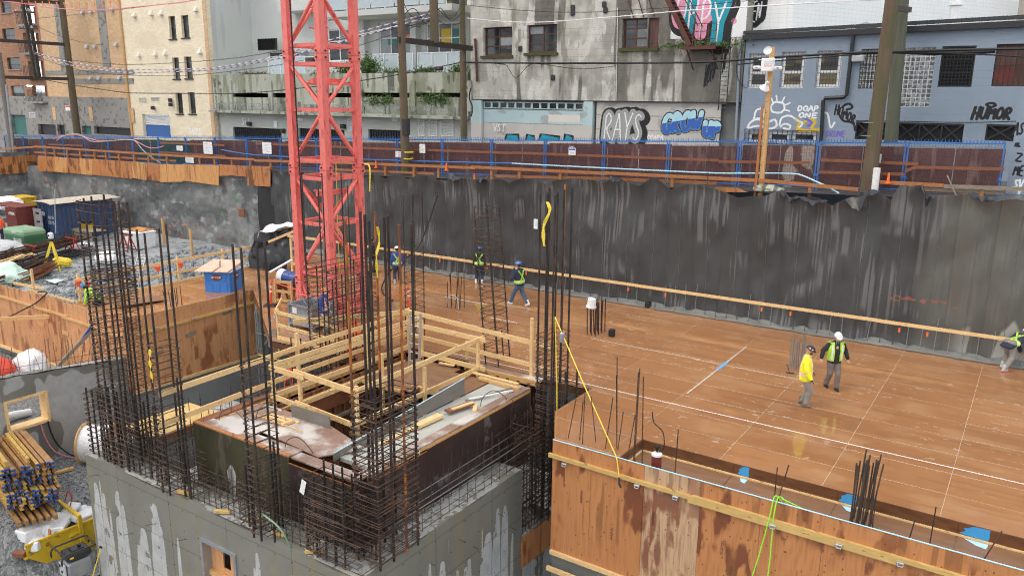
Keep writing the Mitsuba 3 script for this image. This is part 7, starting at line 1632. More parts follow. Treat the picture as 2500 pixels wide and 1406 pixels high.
    if phone: put(t, 'phone', W(mv(rbox(.07, .012, .14, .006), ha[-1] + (.02, .03, .07), rotx(.2) @ rotz(1.2))), 'black_gloss')
    for nm, m_, mt in (extra or []): put(t, nm, W(m_), mt, smooth=True)
    return t


RV, AW = np.array([.8318, .5549]), np.array([-.5549, .8318])      # to the right of the picture, away from it
person('worker in a yellow jacket and dark helmet looking down beside a dowel cluster', (-5.0, 22.95, 0), tuple(RV * .8 - AW * .35), 'hi_yellow', 'cloth_grey', 'black_gloss', h=1.0, lean=.0, bulk=1.28, head_pitch=.5, bands='pink_band', gloves='cloth_black', stickers=True,
       feet={-1: (-.12, -.06, 0), 1: (.11, .06, 0)}, coat_len=.05, elbows={-1: (-.28, .0, 1.18), 1: (.29, .03, 1.16)}, hands={-1: (-.27, .14, .98), 1: (.29, .16, .91)}, mask='cloth_black')
person('worker in a white helmet, grey mask and open lime vest walking forward', (-4.65, 24.95, 0), tuple(-AW * 1.0 + RV * .05), 'cloth_black', 'cloth_brown', 'white_gloss', h=1.0, lean=.08, head_pitch=.55, vest='hi_vis', open_vest=True, mask='grey_plastic',
       feet={-1: (-.05, .22, 0), 1: (.13, -.12, 0)}, elbows={1: (.36, -.02, 1.22), -1: (-.34, -.05, 1.22)}, hands={1: (.44, .08, 1.0), -1: (-.40, .06, .96)}, boots='cloth_black')
person('walking worker in a blue helmet and jeans holding a phone to the ear', (-18.05, 27.75, 0), tuple(-RV * .75 + AW * .55), 'cloth_navy', 'jeans', 'helmet_blue', h=1.06, lean=.04, vest='hi_vis', x_back=True, phone=True, hip_z=.90,
       feet={-1: (-.09, .36, 0), 1: (.09, -.36, .02), (1, 'tilt'): -.35}, elbows={-1: (-.30, .16, 1.12), 1: (.30, -.02, 1.15)}, hands={-1: (-.13, .16, 1.50), 1: (.30, .14, .95)}, boots='white', stickers=True)
person('worker in a lime vest and dark trousers seen from behind at the membrane wall', (-21.8, 30.0, 0), tuple(AW + RV * .1), 'cloth_black', 'cloth_navy', 'helmet_blue', h=.97, lean=.12, vest='hi_vis', x_back=True, head_pitch=.3, feet={-1: (-.16, 0, 0), 1: (.14, .02, 0)}, boots='white', stickers=True,
       extra=[('tool_belt', tube([(.17 * math.cos(a), .16 * math.sin(a), .93) for a in np.linspace(0, 6.28, 20)], .03, 6), 'boot')])
person('worker in a white helmet and blue vest walking away behind the rebar columns', (-25.0, 27.8, 0), tuple(AW - RV * .25), 'cloth_blue', 'cloth_navy', 'white_gloss', h=.97, lean=.02, vest='hi_vis', x_back=True, head_pitch=.15, feet={-1: (-.16, -.2, 0), 1: (.12, .2, 0)}, boots='grey_plastic', sole='red')
person('worker in black with one arm raised, half hidden behind the crane and rebar', (-27.6, 28.9, 0), tuple(AW * .5 + RV), 'cloth_black', 'cloth_black', 'black', h=.98, elbows={-1: (-.25, -.03, 1.15), 1: (.28, .22, 1.38)}, hands={-1: (-.26, .05, .92), 1: (.26, .48, 1.42)}, boots='cloth_black',
       extra=[('tool_belt', tube([(.17 * math.cos(a), .16 * math.sin(a), .93) for a in np.linspace(0, 6.28, 20)], .04, 6), 'lumber_tan')])
person('worker in an orange helmet, white mask and blue jacket with pale braces', (-21.6, 19.95, 0), tuple(RV * .9 - AW * .3), 'cloth_blue', 'cloth_grey', 'helmet_orange', h=.98, mask='white', vest='pink_band', x_back=True, head_pitch=.2, gloves='white', feet={-1: (-.12, 0, 0), 1: (.12, .05, 0)})
person('worker in grey trousers and red soled boots bending at the right edge', (-.22, 30.2, 0), tuple(RV * .9 + AW * .3), 'cloth_navy', 'cloth_grey', 'white_gloss', h=1.02, lean=1.15, hip_z=.86, vest='hi_vis', x_back=True, feet={-1: (-.14, -.02, 0), 1: (.16, -.30, 0)}, boots='grey_plastic', sole='red',
       elbows={-1: (-.22, .62, .75), 1: (.24, .60, .72)}, hands={-1: (-.18, .72, .48), 1: (.20, .70, .46)}, coat_len=.08, knees={-1: (-.14, .12, .46), 1: (.16, -.02, .46)})
person('worker in a bright lime jacket and blue helmet bending over the deck edge', (-32.4, 17.45, -.25), tuple(-RV * .8 - AW * .1), 'hi_vis', 'cloth_black', 'helmet_blue', h=.98, lean=1.0, hip_z=.62, feet={-1: (-.14, -.15, 0), 1: (.14, -.28, 0)}, knees={-1: (-.15, .18, .38), 1: (.15, .10, .36)}, elbows={-1: (-.24, .42, .62), 1: (.24, .40, .62)}, hands={-1: (-.16, .56, .36), 1: (.16, .55, .36)}, boots='cloth_black', head_pitch=.2)
person('worker in an orange rain jacket standing by the red site box', (-53.99, 23.27, -0.50), tuple(-RV * .4 + AW), 'hi_orange', 'cloth_navy', 'grey_plastic', h=1.0, elbows={-1: (-.30, -.03, 1.15), 1: (.31, .02, 1.15)}, hands={-1: (-.28, .15, .95), 1: (.28, .18, .95)})

# ================================================================ THINGS ON THE DECK
def lathe_x(profile, n, c, R): return mv(lathe(profile, n), c, R)


toi = thing('portable_toilet', 'blue portable toilet with a plywood lid on its roof', 'portable toilet')
tloc = lambda m: mv(m, (-29.75, 21.95, 0), rotz(.44))       # its front right corner is the origin, the front faces -y
tz = .93
put(toi, 'cabin', tloc(bx(-1.2, 0, 0, 1.2, -.5, tz)), 'blue_toilet')
for z0, z1 in ((.52, .86), (-.4, .44)):
    put(toi, 'moulded_panel', tloc(mv(rbox(.03, .95, z1 - z0, .012), (.005, .6, (z0 + z1) / 2))), 'blue_toilet'); put(toi, 'moulded_panel', tloc(mv(rbox(.95, .03, z1 - z0, .012), (-.6, -.005, (z0 + z1) / 2))), 'blue_toilet')
for x in (-.85, -.45): put(toi, 'rib', tloc(beam((x, -.022, .42), (x + .12 * (1 if x < -.6 else -1), -.022, -.4), .04, .02, up=(0, 1, 0))), 'blue_toilet')
oval = lathe([(0, .006), (1, .006), (1, 0)], 28)
put(toi, 'oval_sign', tloc(mv((oval[0] * (.25, .145, 1), oval[1]), (-.6, -.024, .69), rotx(math.pi / 2))), 'maroon')
put(toi, 'oval_sign', tloc((np.stack([oval[0][:, 2], oval[0][:, 0] * .25, oval[0][:, 1] * .145], 1) + (.024, .55, .69), oval[1])), 'maroon')
_m = meshkit.text_mesh('PIT STOP', .085, .004, bold=True); v = np.array(_m.vertices); v[:, 0] -= v[:, 0].mean(); v[:, 1] -= .04; v = v * (.85, 1, 1)
put(toi, 'lettering', tloc((v[:, [0, 2, 1]] * (1, -1, 1) + (-.6, -.032, .69), np.array(_m.faces))), 'white'); put(toi, 'lettering', tloc((v[:, [2, 0, 1]] + (.032, .55, .69), np.array(_m.faces))), 'white')
put(toi, 'roof', tloc(hull([(x, y, z) for x, y, z in ((-1.26, -.06, tz), (.06, -.06, tz), (.06, 1.26, tz), (-1.26, 1.26, tz), (-1.2, .45, tz + .2), (0, .45, tz + .2), (-1.2, .8, tz + .2), (0, .8, tz + .2))])), 'white')
lid = thing('plywood_sheet_cover', 'split sheet of pale pink plywood lying on the roof of the blue toilet', 'board')
s1 = Polygon([(-1.55, -.22), (-.72, -.2), (-.62, .22), (-.52, .22), (-.6, -.2), (.02, -.16), (.18, 1.1), (-1.3, 1.05)])
m_ = extr(s1, .03, 'xy', 0); m_[0][:, 2] += tz + .03 + (m_[0][:, 1] + .22) * .24
mat('ply_pink', lambda p, n, uv: mix(mix((.74, .53, .40), (.60, .38, .27), fbm(p.x * 3, p.y * 6, 1.0, 4)), mi.Color3f(.34, .17, .11), smoothstep(.14, .06, voronoi(p.x * 5, p.y * 5)[0])), .6)
put(lid, 'sheet', tloc(m_), 'ply_pink'); put(lid, 'wire_hook', tloc(tube([(-.57, .2, tz + .1), (-.57, .3, tz + .45), (-.53, .35, tz + .47), (-.53, .25, tz + .1)], .014, 5)), 'dowel')

dm = thing('blue_drum', 'dark blue steel drum lying in a plywood cradle beside the crane', 'drum')
c = np.array((-26.48, 22.52, 0.00)) + (0, 0, 1.05); ax_ = np.array([RV[0] * .85 - AW[0] * .35, RV[1] * .85 - AW[1] * .35, -.14]); ax_ /= np.linalg.norm(ax_)
u_ = np.cross(ax_, [0, 0, 1]); u_ /= np.linalg.norm(u_); w_ = np.cross(u_, ax_); RD = np.stack([u_, w_, ax_], 1)
put(dm, 'barrel', mv(lathe([(0, -.18), (.29, -.18), (.30, -.16), (.285, -.14), (.285, .12), (.30, .14), (.285, .16), (.285, .42), (.30, .44), (.285, .46), (.27, .455), (.0, .455)], 28), c, RD), 'blue_drum', smooth=40)
put(dm, 'white_band', mv(lathe([(.0, -.46), (.287, -.46), (.30, -.44), (.288, -.42), (.288, -.185), (.0, -.185)], 28), c, RD), 'white', smooth=40)
cd_ = thing('drum_cradle', 'timber and brown plywood cradle holding the blue drum', 'stand')
for o in (-.36, .38):
    q = c + ax_ * o; q[2] = 0
    put(cd_, 'cradle_side', mv(extr(Polygon([(-.32, 0), (-.26, 0), (-.05, .5), (.08, .5), (.26, 0), (.32, 0), (.34, .8), (.34, 1.02)] + [(.27 * math.cos(a), 1.05 + .27 * math.sin(a)) for a in np.linspace(-.2, -math.pi + .2, 9)] + [(-.34, 1.02)]), .025, 'xz', 0), q, rotz(math.atan2(ax_[1], ax_[0]) + math.pi / 2)), 'lumber_red')
for z, o in ((.92, -.36), (.5, -.36), (.1, -.36), (.1, .36)):
    a = c + ax_ * -.5; b = c + ax_ * .45; s = -u_ * o; put(cd_, 'slat', beam((a[0] + s[0], a[1] + s[1], z), (b[0] + s[0], b[1] + s[1], z), .04, .12), 'lumber_tan')
for o in (-.45, .40): q = c + ax_ * o + u_ * .36; put(cd_, 'leg', bx(q[0] - .04, q[0] + .04, q[1] - .04, q[1] + .04, 0, 1.0), 'lumber_tan')
solo('white_trim_strip', beam(np.array((-28.49, 23.18, 0.00)) + (0, 0, .9), np.array((-29.09, 24.97, 0.00)) + (0, 0, 1.1), .12, .05), 'white', 'white trim strip lying behind the blue drum', 'strip')

def delineator(lab, p, lean):
    t = thing('delineator_post', lab, 'delineator'); p = np.array(p); R = roty(lean)
    put(t, 'base', mv(rbox(.5, .5, .06, .02), p + (0, 0, .03), rotz(.6)), 'black'); put(t, 'post', mv(lathe([(.06, 0), (.045, .9), (.05, .98), (.02, 1.08), (0, 1.09)], 12), p + (0, 0, .06), R), 'hi_orange')
    for z in (.55, .75): put(t, 'white_band', mv(lathe([(.057, 0), (.055, .09)], 12), p + (0, 0, .06) + R @ np.array([0, 0, z]), R), 'white')
delineator('orange delineator post with white bands left of the crane', (-26.56, 21.52, 0.00), .16)
delineator('orange delineator post behind the thin rebar column', (-21.21, 24.22, 0.00), -.02)
solo('red_caution_ribbon', tube(sag(np.array((-26.48, 21.58, 0.00)) + (.1, 0, 1.05), (MX + .6, MY - .9, 1.0), .06), .02, 4), 'hi_orange', 'red ribbon tape stretched from the left delineator to the crane base', 'tape')
solo('red_caution_ribbon', tube(sag((MX + .9, MY + .8, .8), np.array((-21.21, 24.22, 0.00)) + (0, 0, .9), .2), .02, 4), 'hi_orange', 'red ribbon tape sagging from the crane base to the right delineator', 'tape')
solo('orange_cone', lathe([(0, .7), (.03, .68), (.13, .04), (.2, .04), (.2, 0), (0, 0)], 14, (-20.82, 20.73, 0.00)), 'hi_orange', 'orange cone standing beside the crane base among the rebar', 'cone', smooth=40)

# galvanised steel bin
gb = thing('galvanised_bin', 'grey galvanised steel bin on feet in front of the crane', 'bin')
bp = np.array((-22.75, 19.82, 0.00)); BX, BY = bp[0], bp[1] + .55
w, d = .62, .55
for x0, x1, y0, y1 in ((-w, w, -d, -d + .03), (-w, w, d - .03, d), (-w, -w + .03, -d + .03, d - .03), (w - .03, w, -d + .03, d - .03)): put(gb, 'wall', bx(BX + x0, BX + x1, BY + y0, BY + y1, .16, .95), 'galv')
put(gb, 'floor', bx(BX - w + .03, BX + w - .03, BY - d + .03, BY + d - .03, .16, .2), 'galv')
for z in (.93, .55, .2):
    for a, b in (((-w - .03, -d - .03), (w + .03, -d - .03)), ((w + .03, -d - .03), (w + .03, d + .03)), ((w + .03, d + .03), (-w - .03, d + .03)), ((-w - .03, d + .03), (-w - .03, -d - .03))): put(gb, 'rim', beam((BX + a[0], BY + a[1], z), (BX + b[0], BY + b[1], z), .05, .07), 'galv')
for sx in (-1, 1):
    for sy in (-1, 1): put(gb, 'foot', bx(BX + sx * w - .07, BX + sx * w + .07, BY + sy * d - .07, BY + sy * d + .07, 0, .16), 'galv'); put(gb, 'corner_post', bx(BX + sx * (w + .01) - .04, BX + sx * (w + .01) + .04, BY + sy * (d + .01) - .04, BY + sy * (d + .01) + .04, .2, 1.05), 'galv')
put(gb, 'white_label', bx(BX - .45, BX - .2, BY - d - .012, BY - d - .002, .6, .85), 'white'); solo('steel_bar', rod((BX - .5, BY - .1, 1.2), (BX - .1, BY + .2, .3), .025, 6), 'galv', 'steel bar sticking out of the galvanised bin', 'bar')
solo('red_clamp', mv(rbox(.3, .2, .12, .03), (BX + .15, BY + .1, .3)), 'red', 'red clamp lying in the galvanised bin', 'clamp')

# draped frame by the crane
tf = thing('tarp_covered_frame', 'timber lean-to draped with a torn black and white tarpaulin behind the crane', 'shelter')
fx, fy = (-31.45, 26.65, 0.00)[:2]
f = lambda u, v: np.stack([fx - 1.6 + 1.9 * u + .25 * np.sin(7 * v + 3 * u) * .5, fy - .6 + .9 * u - .5 * v - .16 * (meshkit.noise(np.stack([u * 6, v * 6, u * 0], -1), 2) - .5), .02 + (1.75 + .35 * u) * (1 - v) ** .9 + .14 * meshkit.noise(np.stack([u * 8, v * 5, u * 0], -1), 7)], -1)
put(tf, 'black_tarpaulin', thick(grid(f, 26, 22), .01), 'black_gloss', smooth=True)
f2 = lambda u, v: np.stack([fx - 1.5 + 2.2 * u, fy - .7 + 1.3 * v + .6 * u, 1.85 + .40 * u + .22 * np.sin(np.pi * v) + .22 * (meshkit.noise(np.stack([u * 6, v * 5, u * 0], -1), 12) - .3) - .45 * (u < .12)], -1)
put(tf, 'white_tarpaulin', thick(grid(f2, 26, 16), .01), 'white', smooth=True)
for a, b in (((-.3, -.8, 1.55), (1.3, 0, 2.3)), ((.9, -.6, 1.95), (2.9, .6, 1.7)), ((1.0, -.5, .0), (1.0, -.5, 1.95)), ((2.6, .5, 0), (2.6, .5, 1.7)), ((1.1, -.6, .6), (2.6, .3, .25))): put(tf, 'frame_timber', beam(np.array(a) + (fx, fy, 0), np.array(b) + (fx, fy, 0), .05, .12), 'lumber')
put(tf, 'shelf', bx(fx + 1.0, fx + 2.7, fy - .4, fy + .6, .3, .34), 'ply_hoard')
# white bucket on the dowels, small things on the deck
bk = thing('white_bucket', 'white plastic bucket hanging upside down on the dowels', 'bucket'); p = np.array((-13.42, 25.55, 1.12))
put(bk, 'pail', mv(lathe([(0, .30), (.15, .30), (.175, .02), (.195, .02), (.195, -.03), (.17, -.03), (.14, .26), (0, .26)], 20), p, roty(.08)), 'white', smooth=40); put(bk, 'handle', tube([p + (.19 * math.cos(a), -.05, .22 + .16 * math.sin(a)) for a in np.linspace(.1, 3.04, 12)], .008, 5), 'white')
solo('black_box', mv(rbox(.2, .2, .28, .02), (-12.7, 25.9, .14)), 'black', 'small black box at the foot of the bucket dowels', 'box')
solo('black_box', mv(rbox(.22, .2, .25, .02), np.array((-13.34, 30.66, 0.00)) + (0, -.1, .13)), 'black', 'black box by the membrane wall right of the bucket dowels', 'box')
sp_ = thing('sprayer_can', 'brown sprayer can with black pump hose standing in the slab recess', 'sprayer'); p = np.array((-7.05, 17.15, -.3))
put(sp_, 'tank', mv(lathe([(0, 0), (.12, 0), (.125, .03), (.125, .40), (.10, .46), (.05, .48)], 20), p), 'maroon', smooth=40); put(sp_, 'collar', mv(lathe([(.105, .40), (.13, .42), (.13, .47), (.06, .52), (.04, .52)], 18), p), 'white')
put(sp_, 'pump', mv(lathe([(.03, .5), (.03, .62), (.07, .64), (.07, .67), (0, .67)], 12), p), 'black'); put(sp_, 'hose', tube(curve([p + (.05, 0, .52), p + (.18, 0, .7), p + (.1, .05, 1.05), p + (-.15, .05, 1.25), p + (-.2, .05, 1.5)], 24), .014, 5), 'black')
wh = thing('lime_cord', 'bright lime green cord looped over the top of the orange formwork', 'cord')
for a in (-.06, .10): put(wh, 'run', tube(curve([(-3.75 + a, 16.9, -.25), (-4.0 + a * .5, 16.72, .14), (-4.05 + a * .5, 16.62, -.3), (-4.15 + 1.6 * a, 16.6, -1.4), (-4.5 + 3.4 * a, 16.5, -3.6)], 40), .013, 5), 'lime_rope')
put(wh, 'run', tube(curve([(-3.9, 16.74, .1), (-3.3, 16.85, -.1), (-2.9, 16.9, -.25)], 14), .012, 5), 'lime_rope')
hg = thing('bent_tool', 'thin bent wire tool lying left of the man in the yellow jacket', 'tool'); q = np.array((-6.07, 25.54, 0.00)); put(hg, 'handle', tube([q + (0, 0, .02), q + (-.15, .15, .25)], .012, 5), 'steel_dark'); put(hg, 'head', tube([q + (-.12, 0, .02), q + (.14, .04, .03)], .02, 5), 'black')

# ---- left railing of the deck, sheets and ladder beyond
rail_set('pale timber guardrail along the far left edge of the deck', [((-33.45, y), -1.0, 1.25) for y in (17.2, 19.3, 21.9, 24.4, 27.2)],
         [((-33.4, 17.0, 1.0), (-33.42, 21.3, 1.05), .13), ((-33.4, 21.0, 1.05), (-33.42, 29.0, 1.06), .13), ((-33.4, 17.0, .52), (-33.42, 21.3, .5), .12), ((-33.4, 21.0, .5), (-33.42, 29.0, .54), .12), ((-33.4, 17.0, .06), (-33.42, 29.0, .07), .12)])
rail_set('short pale timber rail beyond the left formwork panel', [((-37.6, 17.3), -1.2, .9)], [((-39.2, 17.2, .05), (-36.8, 17.4, .1), .12), ((-37.9, 17.2, -.1), (-33.6, 17.0, .05), .12)])
ed = thing('edge_dowel_row', 'row of thin rebar dowels along the left edge of the deck', 'rebar dowels')
for y in np.arange(17.2, 29, .48): put(ed, 'dowel', rod((-33.75, y, -1.2), (-33.75 + .05 * rng.normal(), y, .75 + .2 * rng.random()), .012, 5), 'dowel')
for i, p in enumerate([(-33.36, 17.13, 0.93), (-33.36, 17.54, 0.82), (-33.36, 20.81, 0.92), (-33.36, 21.99, 0.89), (-33.36, 27.14, 0.94)]):
    put(ed, 'orange_cap', mv(lathe([(.01, .05), (.14, .04), (.05, -.22), (0, -.22)], 6), p), 'hi_orange')
solo('brown_form_sheet', mv(rbox(1.9, 1.1, .03, .004), (-31.35, 18.6, .12), rotz(1.45) @ roty(.05)), 'ply_slab', 'brown form sheet lying loose on the deck near the bending worker', 'board')
dowel_group('short dowels on the deck behind the left formwork', [(-29.9 + .3 * i, 18.9 + .25 * j) for i in range(2) for j in range(3)], 0, .75, .018, 'rebar')
al = thing('long_ladder', 'aluminium ladder lying against the gravel slope left of the toilet', 'ladder')
a0, a1 = np.array((-36.99, 21.57, -0.90)), np.array((-39.89, 24.10, 0.00)) + (0, 0, .3)
for o in (-.22, .22): put(al, 'rail', beam(a0 + np.array([RV[0] * o, RV[1] * o, 0]), a1 + np.array([RV[0] * o, RV[1] * o, 0]), .04, .08), 'alu')
for i in range(12): c0 = a0 + (a1 - a0) * (i + .5) / 12; put(al, 'rung', rod(c0 - (RV[0] * .22, RV[1] * .22, 0), c0 + (RV[0] * .22, RV[1] * .22, 0), .018, 5), 'alu')
sl2 = thing('shaft_ladder', 'aluminium ladder with a yellow cap rising from the lift shaft', 'ladder')
for o in (0, .42):
    put(sl2, 'rail', beam((-16.9 + o, 18.95, -4), (-16.85 + o, 19.35, 1.75), .04, .09), 'alu')
for z in np.arange(-3.8, 1.6, .3): t_ = (z + 4) / 5.75; put(sl2, 'rung', rod((-16.9 + .05 * t_, 18.95 + .4 * t_, z), (-16.48 + .05 * t_, 18.95 + .4 * t_, z), .018, 5), 'alu')
put(sl2, 'cap', mv(rbox(.06, .1, .06, .01), (-16.85, 19.35, 1.78)), 'yellow_bright')
ol = thing('orange_step_ladder', 'orange step ladder standing in the dark stair opening', 'step ladder')
o_ = np.array([-23.6, 19.9, -4.65])
for sx in (-1, 1):
    put(ol, 'front_rail', beam(o_ + (sx * .30, -.5, 0), o_ + (sx * .18, 0, 2.9), .05, .09), 'hi_orange'); put(ol, 'rear_rail', beam(o_ + (sx * .30, .6, 0), o_ + (sx * .18, .06, 2.85), .04, .07), 'hi_orange')
for i in range(8): t_ = (i + 1) / 9; put(ol, 'step', beam(o_ + (-.28 + .1 * t_, -.5 + .5 * t_, 2.9 * t_), o_ + (.28 - .1 * t_, -.5 + .5 * t_, 2.9 * t_), .1, .03), 'steel_dark')
put(ol, 'top', mv(rbox(.5, .3, .12, .02), o_ + (0, 0, 2.9)), 'hi_orange')
sf = thing('shoring_frames', 'grey steel shoring frames under the deck in the dark opening', 'shoring')
for x in (-28.2, -26.9, -25.4): put(sf, 'post', rod((x, 22.0, -4.7), (x, 22.0, -.6), .04, 7), 'galv'); put(sf, 'rail', beam((x, 22.0, -2.6), (x + 1.2, 22.1, -1.2), .04, .05), 'galv')
for z, m in ((-1.6, 'galv'), (-2.6, 'yellow_bright')): put(sf, 'rail', rod((-28.2, 22.0, z), (-25.4, 22.0, z), .03, 6), m)
orange_sacks = [solo('orange_sack', crumple((-35.2, 13.2, -3.3), 1.5, 1.6, 1.75, 21), 'orange_sack', 'big bright orange sack behind the lower concrete wall', 'sack', smooth=True), solo('white_sack', crumple((-34.6, 15.4, -3.3), .75, .7, 1.45, 33), 'white', 'white sack beside the big orange sack', 'sack', smooth=True)]
solo('ground_behind', bx(-42, -29.95, 3, 16.6, -3.6, -3.3), 'gravel'); labels['ground_behind'] = {'kind': 'structure'}
cp_ = thing('cotton_bundle', 'rolled white plastic sheet in the window opening of the lower wall', 'sheet'); put(cp_, 'roll', mv(lathe([(0, -.55), (.14, -.55), (.16, 0), (.14, .55), (0, .55)], 12), (-31.0, 13.0, -3.1), rotx(1.45)), 'white')

# ---- timber platform, planks and drum on the left core wall
py = thing('yellow_ply_platform', 'yellow plywood platform resting on the left core wall behind the rebar', 'platform')
put(py, 'sheet', mv(rbox(1.5, 2.3, .04, .005), (-21.3, 13.3, -1.05), rotz(.03)), 'lumber_yellow'); put(py, 'edge', mv(rbox(.05, 2.3, .14, .005), (-20.5, 13.3, -1.12)), 'lumber_red'); put(py, 'edge', mv(rbox(1.5, .05, .14, .005), (-21.3, 12.12, -1.12)), 'lumber_red')
pst = thing('plank_stack', 'small stack of yellow planks lying on the core wall behind the formwork box', 'planks')
for i in range(5): put(pst, 'plank', mv(rbox(.14, 2.6, .05, .006), (-20.4 + .16 * i, 17.4, -1.5 + .05 * (i % 2)), rotz(.05 * (i - 2))), 'lumber_yellow')
cdr = thing('cable_drum', 'white wrapped wooden cable drum lying behind the left rebar column', 'cable drum')
p = np.array([-27.95, 14.45, -4.0]); RQ = np.stack([np.array([0, 0, 1.]), np.array([.55, -.83, 0]), np.array([.83, .55, 0])], 1)
put(cdr, 'wrap', mv(lathe([(.0, -.5), (.70, -.5), (.70, .5), (.0, .5)], 26), p, RQ), 'white', smooth=40)
for o in (-.56, .5): put(cdr, 'flange', mv(lathe([(0, o), (.78, o), (.78, o + .06), (0, o + .06)], 28), p, RQ), 'lumber_tan')
for nm, m_, off, r in (('black_lead', 'black', 0, .028), ('pink_lead', 'art_rose', .25, .02)):
    solo(nm, tube(curve([(-29.4, 13.4 - off, -3.1), (-29.35, 13.5 - off, -3.8), (-29.2, 13.7 - off, -4.3), (-28.7, 14.0, -4.6)], 30), r, 6), m_, 'black lead curving from the wall window to the cable drum' if off == 0 else 'pink lead running from the wall window to the cable drum', 'cable')

# ---- stack of yellow formwork beams with blue end caps, each beam a part
fs = thing('formwork_beam_stack', 'big stack of yellow timber formwork girders with blue plastic end caps', 'girder stack')
A0 = np.array([-25.9, 11.75]); dirv = np.array([-.30, .954]) ; dirv = np.array([-.977, .213]); sdv = np.array([.49, .87])
mat('girder', lumber_fn((.58, .38, .10), (.36, .21, .06), (.16, .08, .03)), .5)
mat('girder_wet', lumber_fn((.40, .22, .08), (.22, .11, .045), (.10, .05, .02)), .45)
mat('cap_blue', lambda p, n, uv: mix((.03, .09, .30), (.02, .05, .16), noise(p.x * 9, p.y * 9, p.z * 9)), .5)
def girder(p, L, tilt=0.0, m='girder', cap=True):
    c0 = np.array(p, float); c1 = c0 + np.array([dirv[0] * L, dirv[1] * L, 0])
    q = [beam(c0 + (0, 0, z), c1 + (0, 0, z), .10, .045) for z in (-.065, .065)] + [beam(c0, c1, .03, .10)]
    k = put(fs, 'girder', cat(q), m)
    if cap and rng.random() < .75:
        e = c0 - np.array([dirv[0], dirv[1], 0]) * .02; e2 = c0 + np.array([dirv[0], dirv[1], 0]) * .06
        for z in (-.065, .065): put(k, 'end_cap', beam(e + (0, 0, z), e2 + (0, 0, z), .112, .052), 'cap_blue')
base = np.array((-25.85, 10.3, -4.2))
for lay in range(7):
    n = 11; dx = (.0 if lay < 3 else .05)
    for i in range(n):
        off = .14 * i + .05 * rng.normal() * .3
        p = base + np.array([sdv[0] * off, sdv[1] * off, .09 + .178 * lay + (.05 if lay >= 3 else 0)]) + np.array([dirv[0], dirv[1], 0]) * (.10 * rng.normal() + (.35 if lay >= 3 else 0) - .05)
        if lay == 6 and i in (3, 6): continue
        girder(p, 3.4 + .12 * rng.normal(), m='girder' if rng.random() < .6 else 'girder_wet')
for i, (o, z) in enumerate(((.15, 1.42), (.75, 1.42))): girder(base + np.array([sdv[0] * o, sdv[1] * o, z]) + np.array([dirv[0], dirv[1], 0]) * .4, 2.7, cap=False)
for i in range(6): put(fs, 'bottom_girder', beam(base + np.array([sdv[0] * (.1 + .2 * i), sdv[1] * (.1 + .2 * i), -.25]) - np.array([dirv[0], dirv[1], 0]) * .6, base + np.array([sdv[0] * (.1 + .2 * i), sdv[1] * (.1 + .2 * i), -.25]) + np.array([dirv[0], dirv[1], 0]) * 2.6, .1, .14), 'girder_wet')
bp2 = thing('plank_pile', 'pile of orange brown planks on the gravel behind the beam stack', 'planks')
for i, (a, b, z) in enumerate((((-28.05, 12.56, -4.70), (-27.78, 13.92, -4.70), 0), ((-27.74, 12.47, -4.70), (-27.42, 13.77, -4.70), .0), ((-27.43, 12.36, -4.75), (-27.03, 13.65, -4.75), 0), ((-27.02, 12.10, -4.75), (-26.80, 13.46, -4.75), .06), ((-26.88, 12.07, -4.80), (-26.60, 12.86, -4.80), 0), ((-28.12, 12.58, -4.65), (-27.93, 13.38, -4.65), .10))):
    put(bp2, 'plank', beam(np.array(a) + (0, 0, z), np.array(b) + (0, 0, z), .16, .08), 'lumber_tan' if i % 2 else 'lumber_old')

# ---- yellow rubbish skip
sk = thing('yellow_skip', 'yellow steel tipping skip filled with white insulation offcuts', 'skip')
G = -5.95
A_ = np.array((-24.66, 10.10, -4.95)); B_ = np.array((-24.47, 12.19, -4.95)); Cc = np.array((-26.12, 12.37, -4.95)); D_ = np.array((-26.48, 9.83, -4.95))
ux = (B_ - A_) / np.linalg.norm(B_ - A_); uy = np.array([-ux[1], ux[0], 0]); Ls = np.linalg.norm(B_ - A_) + .5; Wd = 1.45
SK = lambda a, b, z: A_ + ux * a + uy * b + np.array([0, 0, z])
prof = [(-.55, .0), (.25, -1.0), (Ls, -1.0), (Ls, .02), (0, 0)]
for b in (0, Wd):
    pts = [(a, z) for a, z in ((0, .0), (0, -.40), (.95, -1.2), (Ls, -1.2), (Ls, .05))]
    v = np.array([SK(a, b + o, z) for o in (0, .02) for a, z in pts]); n = len(pts)
    put(sk, 'side_plate', hull(v), 'yellow'); put(sk, 'rim', beam(SK(-.02, b + .01, .0), SK(Ls, b + .01, .07), .06, .07), 'yellow')
v = np.array([SK(a, b, z) for b in (.02, Wd) for a, z in ((0, -.40), (.03, -.40), (.95, -1.2), (.98, -1.2))]); put(sk, 'front_plate', hull(v), 'yellow'); put(sk, 'front_lip', beam(SK(-.03, -.03, -.40), SK(-.03, Wd + .03, -.40), .09, .06), 'yellow')
put(sk, 'back_plate', hull([SK(a, b, z) for a in (Ls - .02, Ls) for b in (.02, Wd) for z in (-1.25, .06)]), 'maroon'); put(sk, 'rim', beam(SK(Ls, 0, .09), SK(Ls, Wd, .09), .06, .07), 'yellow'); put(sk, 'floor', hull([SK(a, b, z) for a in (.98, Ls) for b in (.02, Wd) for z in (-1.2, -1.18)]), 'yellow')
am = Ls * .62
put(sk, 'bail_post', beam(SK(am, -.06, -.55), SK(am, -.06, .32), .12, .08), 'yellow'); put(sk, 'bail_post', beam(SK(am, Wd + .06, -.5), SK(am, Wd + .06, .32), .12, .08), 'yellow'); put(sk, 'bail_bar', beam(SK(am, -.1, .36), SK(am, Wd + .1, .36), .10, .10), 'yellow')
